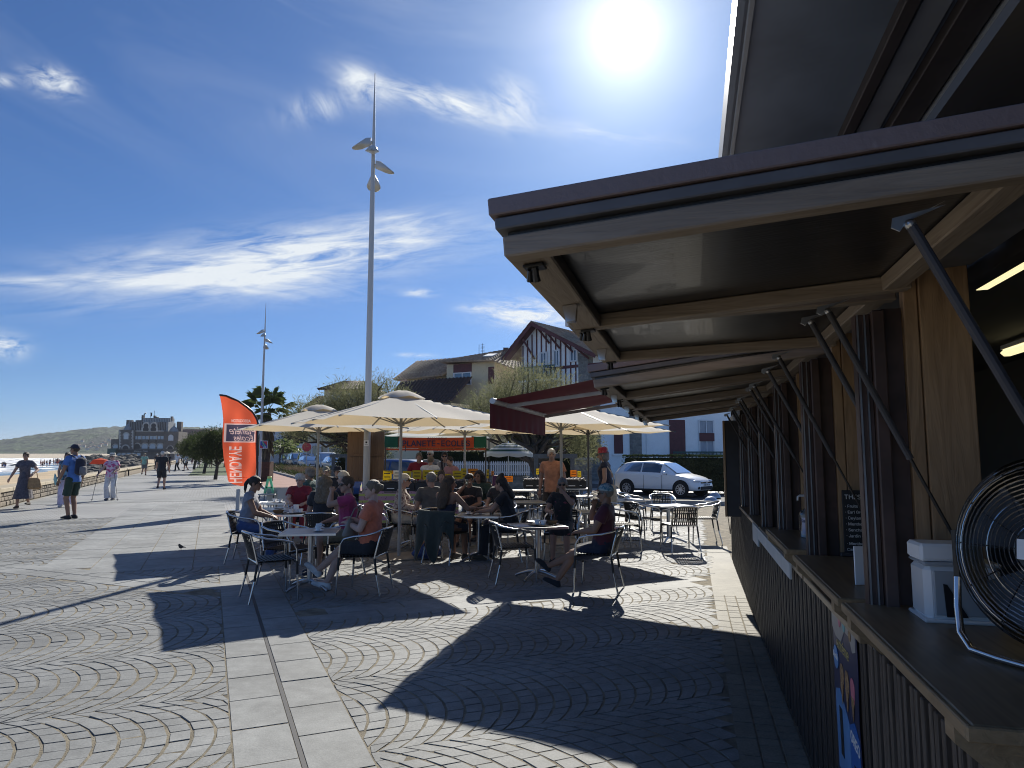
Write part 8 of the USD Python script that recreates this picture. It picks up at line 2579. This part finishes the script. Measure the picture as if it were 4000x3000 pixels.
for (px, d, hd_, h_, kw_, lab) in ((1636, 17.4, 170, 1.68, dict(top=('c_red', 'short'), hair=('short', 'hair_blond'), glasses=False), 'stall helper with short fair hair in a red t-shirt'), (1688, 18.6, 200, 1.76, dict(top=('c_greyshort', 'short'), hair=('short', 'hair_white'), glasses=True), 'grey-haired man in spectacles at the back of the stall'), (1678, 17.0, 10, 1.60, dict(top=('c_white', 'cap'), hair=('short', 'hair_blond')), 'stall visitor in a white sleeveless top, seen from behind'),
                                (1737, 17.6, 175, 1.70, dict(top=('c_stripe', 'short'), hair=('bob', 'hair_dark'), glasses=True, female=True), 'woman with black bobbed hair in a striped top behind the stall'), (1768, 16.8, 215, 1.58, dict(top=('c_rose', 'cap'), hair=('short', 'hair_dark'), female=True), 'stooping woman in a pale rose top at the right of the stall')):
    person(lab, ground_at(px, d), hd_, h_, bottom=('trousers', 'c_navy'), lod=1, seed=px, lean=8, **kw_)
# --- on the promenade
c = gp(88, 1985); p = person('woman walking in a long dark dress with a straw bag', c, 168, 1.70, skin='skin', female=True, top=('c_dress', 'short'), bottom=('dress', 'c_dress'), shoes='c_brownp', hair=('short', 'hair_brown'), step=.30, hands=((.36, .22, .80), (-.30, .16, 1.05)), seed=31)
t = Thing('straw_bag', 'slouchy tan straw bag on the arm of the woman in the long dress', 'bag', p.loc, p.rz)
bw = p.J['wri'][-1] + np.array([-.02, -.02, 0])
t.part('bag', B().man(m3.Manifold.hull_points(np.vstack([ball(bw + [-.02, 0, -.42], (.20, .10, .07)), ball(bw + [0, 0, -.17], (.15, .07, .04))])).refine_to_length(.05)), 'bag_tan', smooth=40)
t.part('handle', B().tube([bw + [-.1, 0, -.16], bw + [-.06, 0, .02], bw + [.05, 0, .03], bw + [.1, 0, -.16]], .012, 6), 'bag_tan', smooth=True)
c = gp(252, 1980); p = person('young woman in white trousers and blue top carrying a folder', c, 165, 1.70, skin='skin', female=True, top=('c_bluetop', 'cap'), bottom=('wide', 'c_lilac'), shoes='c_shoe', hair=('long', 'hair_dark'), hands=((.14, .22, .95), (-.10, .2, .95)), step=.1, seed=32)
solo('folder', B().box(p.loc + rotz(p.rz) @ np.array([.22, .25, .86]), (.03, .34, .22), rotz(p.rz + .5) @ frame((.0, .5, 1)), .004), 'print_teal', 'pale teal folder held by the young woman in white trousers', 'folder')
c = gp(278, 2027); p = person('man in blue t-shirt, navy cap and black backpack, standing in dark shorts', c, 285, 1.88, skin='skin_tan', top=('c_blue', 'short'), bottom=('shorts', 'c_dkgreen'), shoes='c_black', hair=('short', 'hair_brown'), hat=('cap', 'c_navy'), look=(10, 0), hands=(None, (-.26, .22, .88)), seed=33)
t = Thing('backpack', 'black and grey backpack worn by the man in the blue t-shirt', 'backpack', p.loc, p.rz)
ch_ = p.J['chest']
t.part('pack', B().man(m3.Manifold.hull_points(np.vstack([ball(ch_ + [0, -.22, .08], (.15, .09, .08)), ball(ch_ + [0, -.20, -.20], (.16, .10, .10))])).refine_to_length(.05)), 'c_navy', smooth=40)
t.part('pocket', B().man(m3.Manifold.hull_points(np.vstack([ball(ch_ + [0, -.29, -.22], (.12, .05, .08)), ball(ch_ + [0, -.29, -.10], (.11, .04, .04))]))), 'c_greyshort', smooth=40)
for k in (1, -1):
    t.part('strap', B().tube([ch_ + [k * .12, -.15, .16], p.J['sh'][k] + [-k * .05, 0, .085], ch_ + [k * .13, .15, .05], ch_ + [k * .16, .02, -.2]], .016, 6), 'c_navy', smooth=True)
c = gp(430, 1954); p = person('elderly woman in a pink floral shirt and white hat with two walking poles', c, 172, 1.66, skin='skin_pale', female=True, fat=1.3, top=('c_floral', 'short'), bottom=('wide', 'c_white'), shoes='c_greyshort', hair=('short', 'hair_white'), hat=('sun', 'straw'), glasses=True, step=.1, hands=((.33, .30, .92), (-.20, .28, 1.02)), seed=34)
for k, e_, lab in ((1, (.42, .45, 0), 'upright walking pole in the right hand of the woman in pink'), (-1, (-.42, .45, 0.0), 'slanting walking pole in the left hand of the woman in pink')):
    w_ = p.J['wri'][k]
    t = Thing('walking_pole', lab, 'walking pole', p.loc, p.rz)
    t.part('shaft', B().tube([w_ + [0, .03, .06], np.array(e_) + [0, 0, .0]], [.010, .007], 6), 'black_metal'); t.part('grip', B().tube([w_ + [0, .03, .08], w_ + [0, .035, -.06]], .016, 8), 'c_black'); t.part('tip_disc', B().lathe([(0, 0), (.04, 0), (.035, .012), (0, .02)], 10, np.array(e_) + [0, 0, .05]), 'black_metal')
r = np.random.default_rng(12)
for (px, py, hd_, h_, kw_, lab) in ((628, 1913, 350, 1.80, dict(top=('c_black', 'short'), bottom=('shorts', 'c_black'), hair=('short', 'hair_white'), step=.35, fat=1.1, hands=((.30, .12, .86), None)), 'white-haired man in black t-shirt and shorts striding away along the promenade'), (561, 1857, 352, 1.76, dict(top=('c_mint', 'short'), bottom=('shorts', 'c_greyshort'), hair=('short', 'hair_grey'), hat=('cap', 'c_khaki'), step=.3, fat=1.2), 'man in a mint green shirt and grey shorts beside the sea wall'),
                                 (611, 1839, 350, 1.76, dict(top=('c_black', 'short'), bottom=('shorts', 'c_black'), hair=('short', 'hair_white'), step=.3), 'man in black half hidden behind the striding man'), (658, 1836, 10, 1.70, dict(top=('c_black', 'short'), bottom=('trousers', 'c_black'), hair=('short', 'hair_dark')), 'person in dark clothes beside the striding man'),
                                 (692, 1841, 200, 1.76, dict(top=('c_white', 'short'), bottom=('trousers', 'c_black'), hair=('short', 'hair_grey'), step=.35), 'man in a white polo and black trousers on the promenade'), (727, 1840, 215, 1.74, dict(top=('c_plaid', 'short'), bottom=('shorts', 'c_black'), hair=('short', 'hair_dark'), step=.35), 'man in a pale checked shirt and black shorts'),
                                 (775, 1829, 5, 1.68, dict(top=('c_rose', 'short'), bottom=('skirt', 'c_greyshort'), hair=('bob', 'hair_blond'), female=True, step=.2), 'woman in a rose top and grey skirt on the promenade'), (805, 1826, 0, 1.66, dict(top=('c_white', 'short'), bottom=('trousers', 'c_black'), hair=('bun', 'hair_dark'), female=True), 'woman in a white top and black trousers under the trees'),
                                 (821, 1830, 0, 1.76, dict(top=('c_grey', 'short'), bottom=('shorts', 'c_grey'), hair=('short', 'hair_dark'), step=.2), 'man in dark clothes beside the woman in the white top'), (750, 1812, 180, 1.65, dict(top=('c_rose', 'short'), bottom=('dress', 'c_rose'), hair=('bob', 'hair_brown'), female=True), 'distant woman in a rose dress'),
                                 (764, 1815, 0, 1.74, dict(top=('c_black', 'short'), bottom=('trousers', 'c_navy'), hair=('short', 'hair_brown')), 'distant person in black beside the rose dress'), (709, 1812, 90, 1.3, dict(top=('c_black', 'short'), bottom=('trousers', 'c_black'), hair=('short', 'hair_dark')), 'distant figure in black by the food cabin'), (718, 1813, 200, 1.4, dict(top=('c_white', 'short'), bottom=('trousers', 'c_grey'), hair=('short', 'hair_brown')), 'distant figure in a white top by the food cabin')):
    c = gp(px, py)
    person(lab, c, hd_, h_, lod=1 if py > 1830 else 2, seed=px, **kw_)
for i in range(16):                          # bathers on the sand
    px = [8, 14, 158, 172, 182, 194, 208, 216, 222, 232, 238, 244, 165, 20, 226, 250][i]; d = r.uniform(165, 185)
    y_ = [1824, 1822, 1817, 1815, 1818, 1816, 1812, 1813, 1812, 1811, 1812, 1813, 1820, 1825, 1814, 1813][i]
    c = dp(px, y_ + 5, d); v_ = c @ W
    z = c[2]
    person('tiny bather at the water edge, ' + ['far left pair, left', 'far left pair, right', 'left of the middle group', 'second of the middle group', 'third of the middle group', 'middle of the shore', 'right group, first', 'right group, second', 'right group, third', 'right group, fourth', 'right group, fifth', 'right group, last', 'nearer the sand', 'behind the far left pair', 'between the right group', 'next to the woman in white trousers'][i], (c[0], c[1], z), r.uniform(0, 360), r.uniform(1.5, 1.8), lod=2, top=(['c_black', 'c_navy', 'c_red', 'c_white'][i % 4], 'none') if i % 3 else (None, 'none'), bottom=('shorts', ['c_black', 'c_blue', 'c_red'][i % 3]), shoes=None, hair=('short', 'hair_dark'), group='bathers at the water edge', seed=i)
# beach shelter
c = dp(390, 1820, 75); t = Thing('beach_shelter', 'small orange beach shelter on the sand near the rocks', 'beach shelter', (c[0], c[1], c[2] - .5)); t.part('cover', B().lathe([(1.0, .7), (.7, 1.15), (0, 1.35)], 14), 'flag_orange', smooth=40); t.part('pole', B().tube([(0, 0, -.6), (0, 0, 1.3)], .03, 6), 'pole_grey'); t.part('side_cloth', B().box((.5, .3, .2), (.9, .05, 1.1)), 'c_black')
# ------------------------------------------------------------------ small things: towel, bag, dog, sparrow
(c, hd_) = SEATS['longhair']
Tw = Thing('towel', 'dark green towel draped over the chair back of the long-haired girl', 'towel', (c[0], c[1], 0), -math.radians(hd_), scale=CS_)
P = np.zeros((22, 26, 3))
for i, q in enumerate(np.linspace(0, 1, 22)):
    for j, x in enumerate(np.linspace(-1, 1, 26)):
        drop = .50 + .14 * math.sin(j * .5 + 1) * (q > .5) - .12 * (x > .55)
        if q < .12:
            y, z = -.27 - .06 * q / .12, .775 + .012 * math.sin(q / .12 * 3.1)
        else:
            k = (q - .12) / .88
            y, z = -.335 - .05 * k - .030 * math.sin(j * .75) * k, .775 - drop * k * 1.15
        P[i, j] = (x * (.33 + .02 * q), y + .06 * x * x, z)
v, f = B().grid(P).arr(); b = B().add(v, f); b.add(v + [0, .012, 0], np.asarray(f)[:, ::-1])
Tw.part('cloth', b, 'c_towel', smooth=True)
Tw.part('hem', B().tube([P[-1, j] + [0, .005, -.003] for j in range(26)], .005, 5), 'box_brown', smooth=True)
c = gp(1668, 2183)
v, f = fuse([np.vstack([ball((0, 0, .09), (.24, .16, .09)), ball((.06, .02, .22), (.14, .10, .06))])], .03, 4, .018, 8, 3)
t = Thing('blue_bag', 'crumpled blue beach bag lying on the paving beside the towel chair', 'bag', c, .3)
t.part('bag', (v, f), 'c_bluebag', smooth=True); t.part('drawcord', B().tube([(-.12, -.05, .20), (-.05, -.08, .28), (.05, -.06, .31), (.14, 0, .25)], .012, 6), 'c_salmon', smooth=True)
# dog
mat('dog_fur', (0.42, 0.35, 0.26), 0.9, var=.45, vscale=30, bump=.9, bscale=70)
c = gp(1600, 2124)
D_ = Thing('dog', 'small shaggy cream dog standing beside the patterned blouse', 'dog', c, math.radians(195))
Q = []
bl = lambda p, r_: ball(p, r_)
Q.append(np.vstack([bl((0, .16, .30), (.10, .11, .115)), bl((0, -.16, .31), (.085, .10, .09))]))
Q.append(np.vstack([bl((0, .20, .34), .075), bl((0, .29, .43), .055)])); Q.append(np.vstack([bl((0, .33, .47), (.075, .08, .07)), bl((0, .43, .44), .032)]))
for k in (1, -1):
    Q.append(np.vstack([bl((k * .065, .19, .26), .05), bl((k * .065, .19, .14), .03)])); Q.append(np.vstack([bl((k * .065, .19, .14), .03), bl((k * .065, .195, .03), .026)])); Q.append(np.vstack([bl((k * .065, .195, .025), .026), bl((k * .065, .23, .02), .02)]))
    Q.append(np.vstack([bl((k * .06, -.19, .28), .07), bl((k * .065, -.14, .18), .042)])); Q.append(np.vstack([bl((k * .065, -.14, .18), .040), bl((k * .065, -.23, .11), .026)])); Q.append(np.vstack([bl((k * .065, -.23, .11), .026), bl((k * .065, -.215, .02), .022)])); Q.append(np.vstack([bl((k * .065, -.215, .02), .022), bl((k * .065, -.17, .018), .02)]))
    Q.append(np.vstack([bl((k * .07, .31, .51), .022), bl((k * .095, .32, .44), .02)]))
Q.append(np.vstack([bl((0, -.24, .36), .026), bl((0, -.32, .42), .02)])); Q.append(np.vstack([bl((0, -.32, .42), .02), bl((0, -.36, .34), .012)]))
v, f = fuse(Q, .014, 3, .013, 40, 5)
D_.part('body', (v, f), 'dog_fur', smooth=True)
D_.part('nose', B().ell((0, .465, .45), (.014, .012, .011), 1), 'black_metal')
D_.part('lead', B().tube([(0, .26, .42), (.15, .0, .62), (.2, -.3, .78)], .006, 5), 'strap_dark', smooth=True)
# sparrow
c = gp(706, 2149)
t = Thing('sparrow', 'small brown sparrow on the slab path at the edge of the shadow', 'bird', c, math.radians(70))
v, f = fuse([np.vstack([ball((0, 0, .055), (.026, .045, .026)), ball((0, .035, .085), (.018, .02, .018))]), np.vstack([ball((0, -.04, .055), .014), ball((0, -.10, .05), (.012, .01, .005))]), np.vstack([ball((0, .052, .086), .007), ball((0, .072, .083), .003)])], .012, 2)
t.part('body', (v, f), mat('feather', (0.10, 0.07, 0.045), .8, var=.5, vscale=40), smooth=True)
for k in (1, -1):
    t.part('leg', B().tube([(k * .012, 0, .035), (k * .012, .005, .0)], .003, 4), 'black_metal')
# low clump by the promenade trees, wall cable on the kiosk end
t = Thing('kiosk_cable', 'loose black cable hanging at the far end of the kiosk front', 'cable', kw(-.54, 10.9, .6))
t.part('loop', B().tube([kw(-.54, 11.0, .95) - kw(-.54, 10.9, .6), kw(-.50, 10.95, .7) - kw(-.54, 10.9, .6), kw(-.52, 10.8, .45) - kw(-.54, 10.9, .6), kw(-.54, 10.75, .7) - kw(-.54, 10.9, .6)], .006, 6), 'black_metal', smooth=True)
# ------------------------------------------------------------------ air: a faint haze over the bay
usdkit.material(stage, '/World/Looks/haze_air', {'v': ('principled_volume', dict(color=(0.80, 0.88, 1.0), density=0.00008, anisotropy=0.3))}, [], volume='v.volume')
hz_ = B().box((-1250, 1150, 43), (5800, 4700, 116))
hv, hf = hz_.arr()
hm_ = usdkit.mesh(stage, '/World/haze', (hv, hf), '/World/Looks/haze_air')
tag(hm_.GetPrim(), kind='stuff')
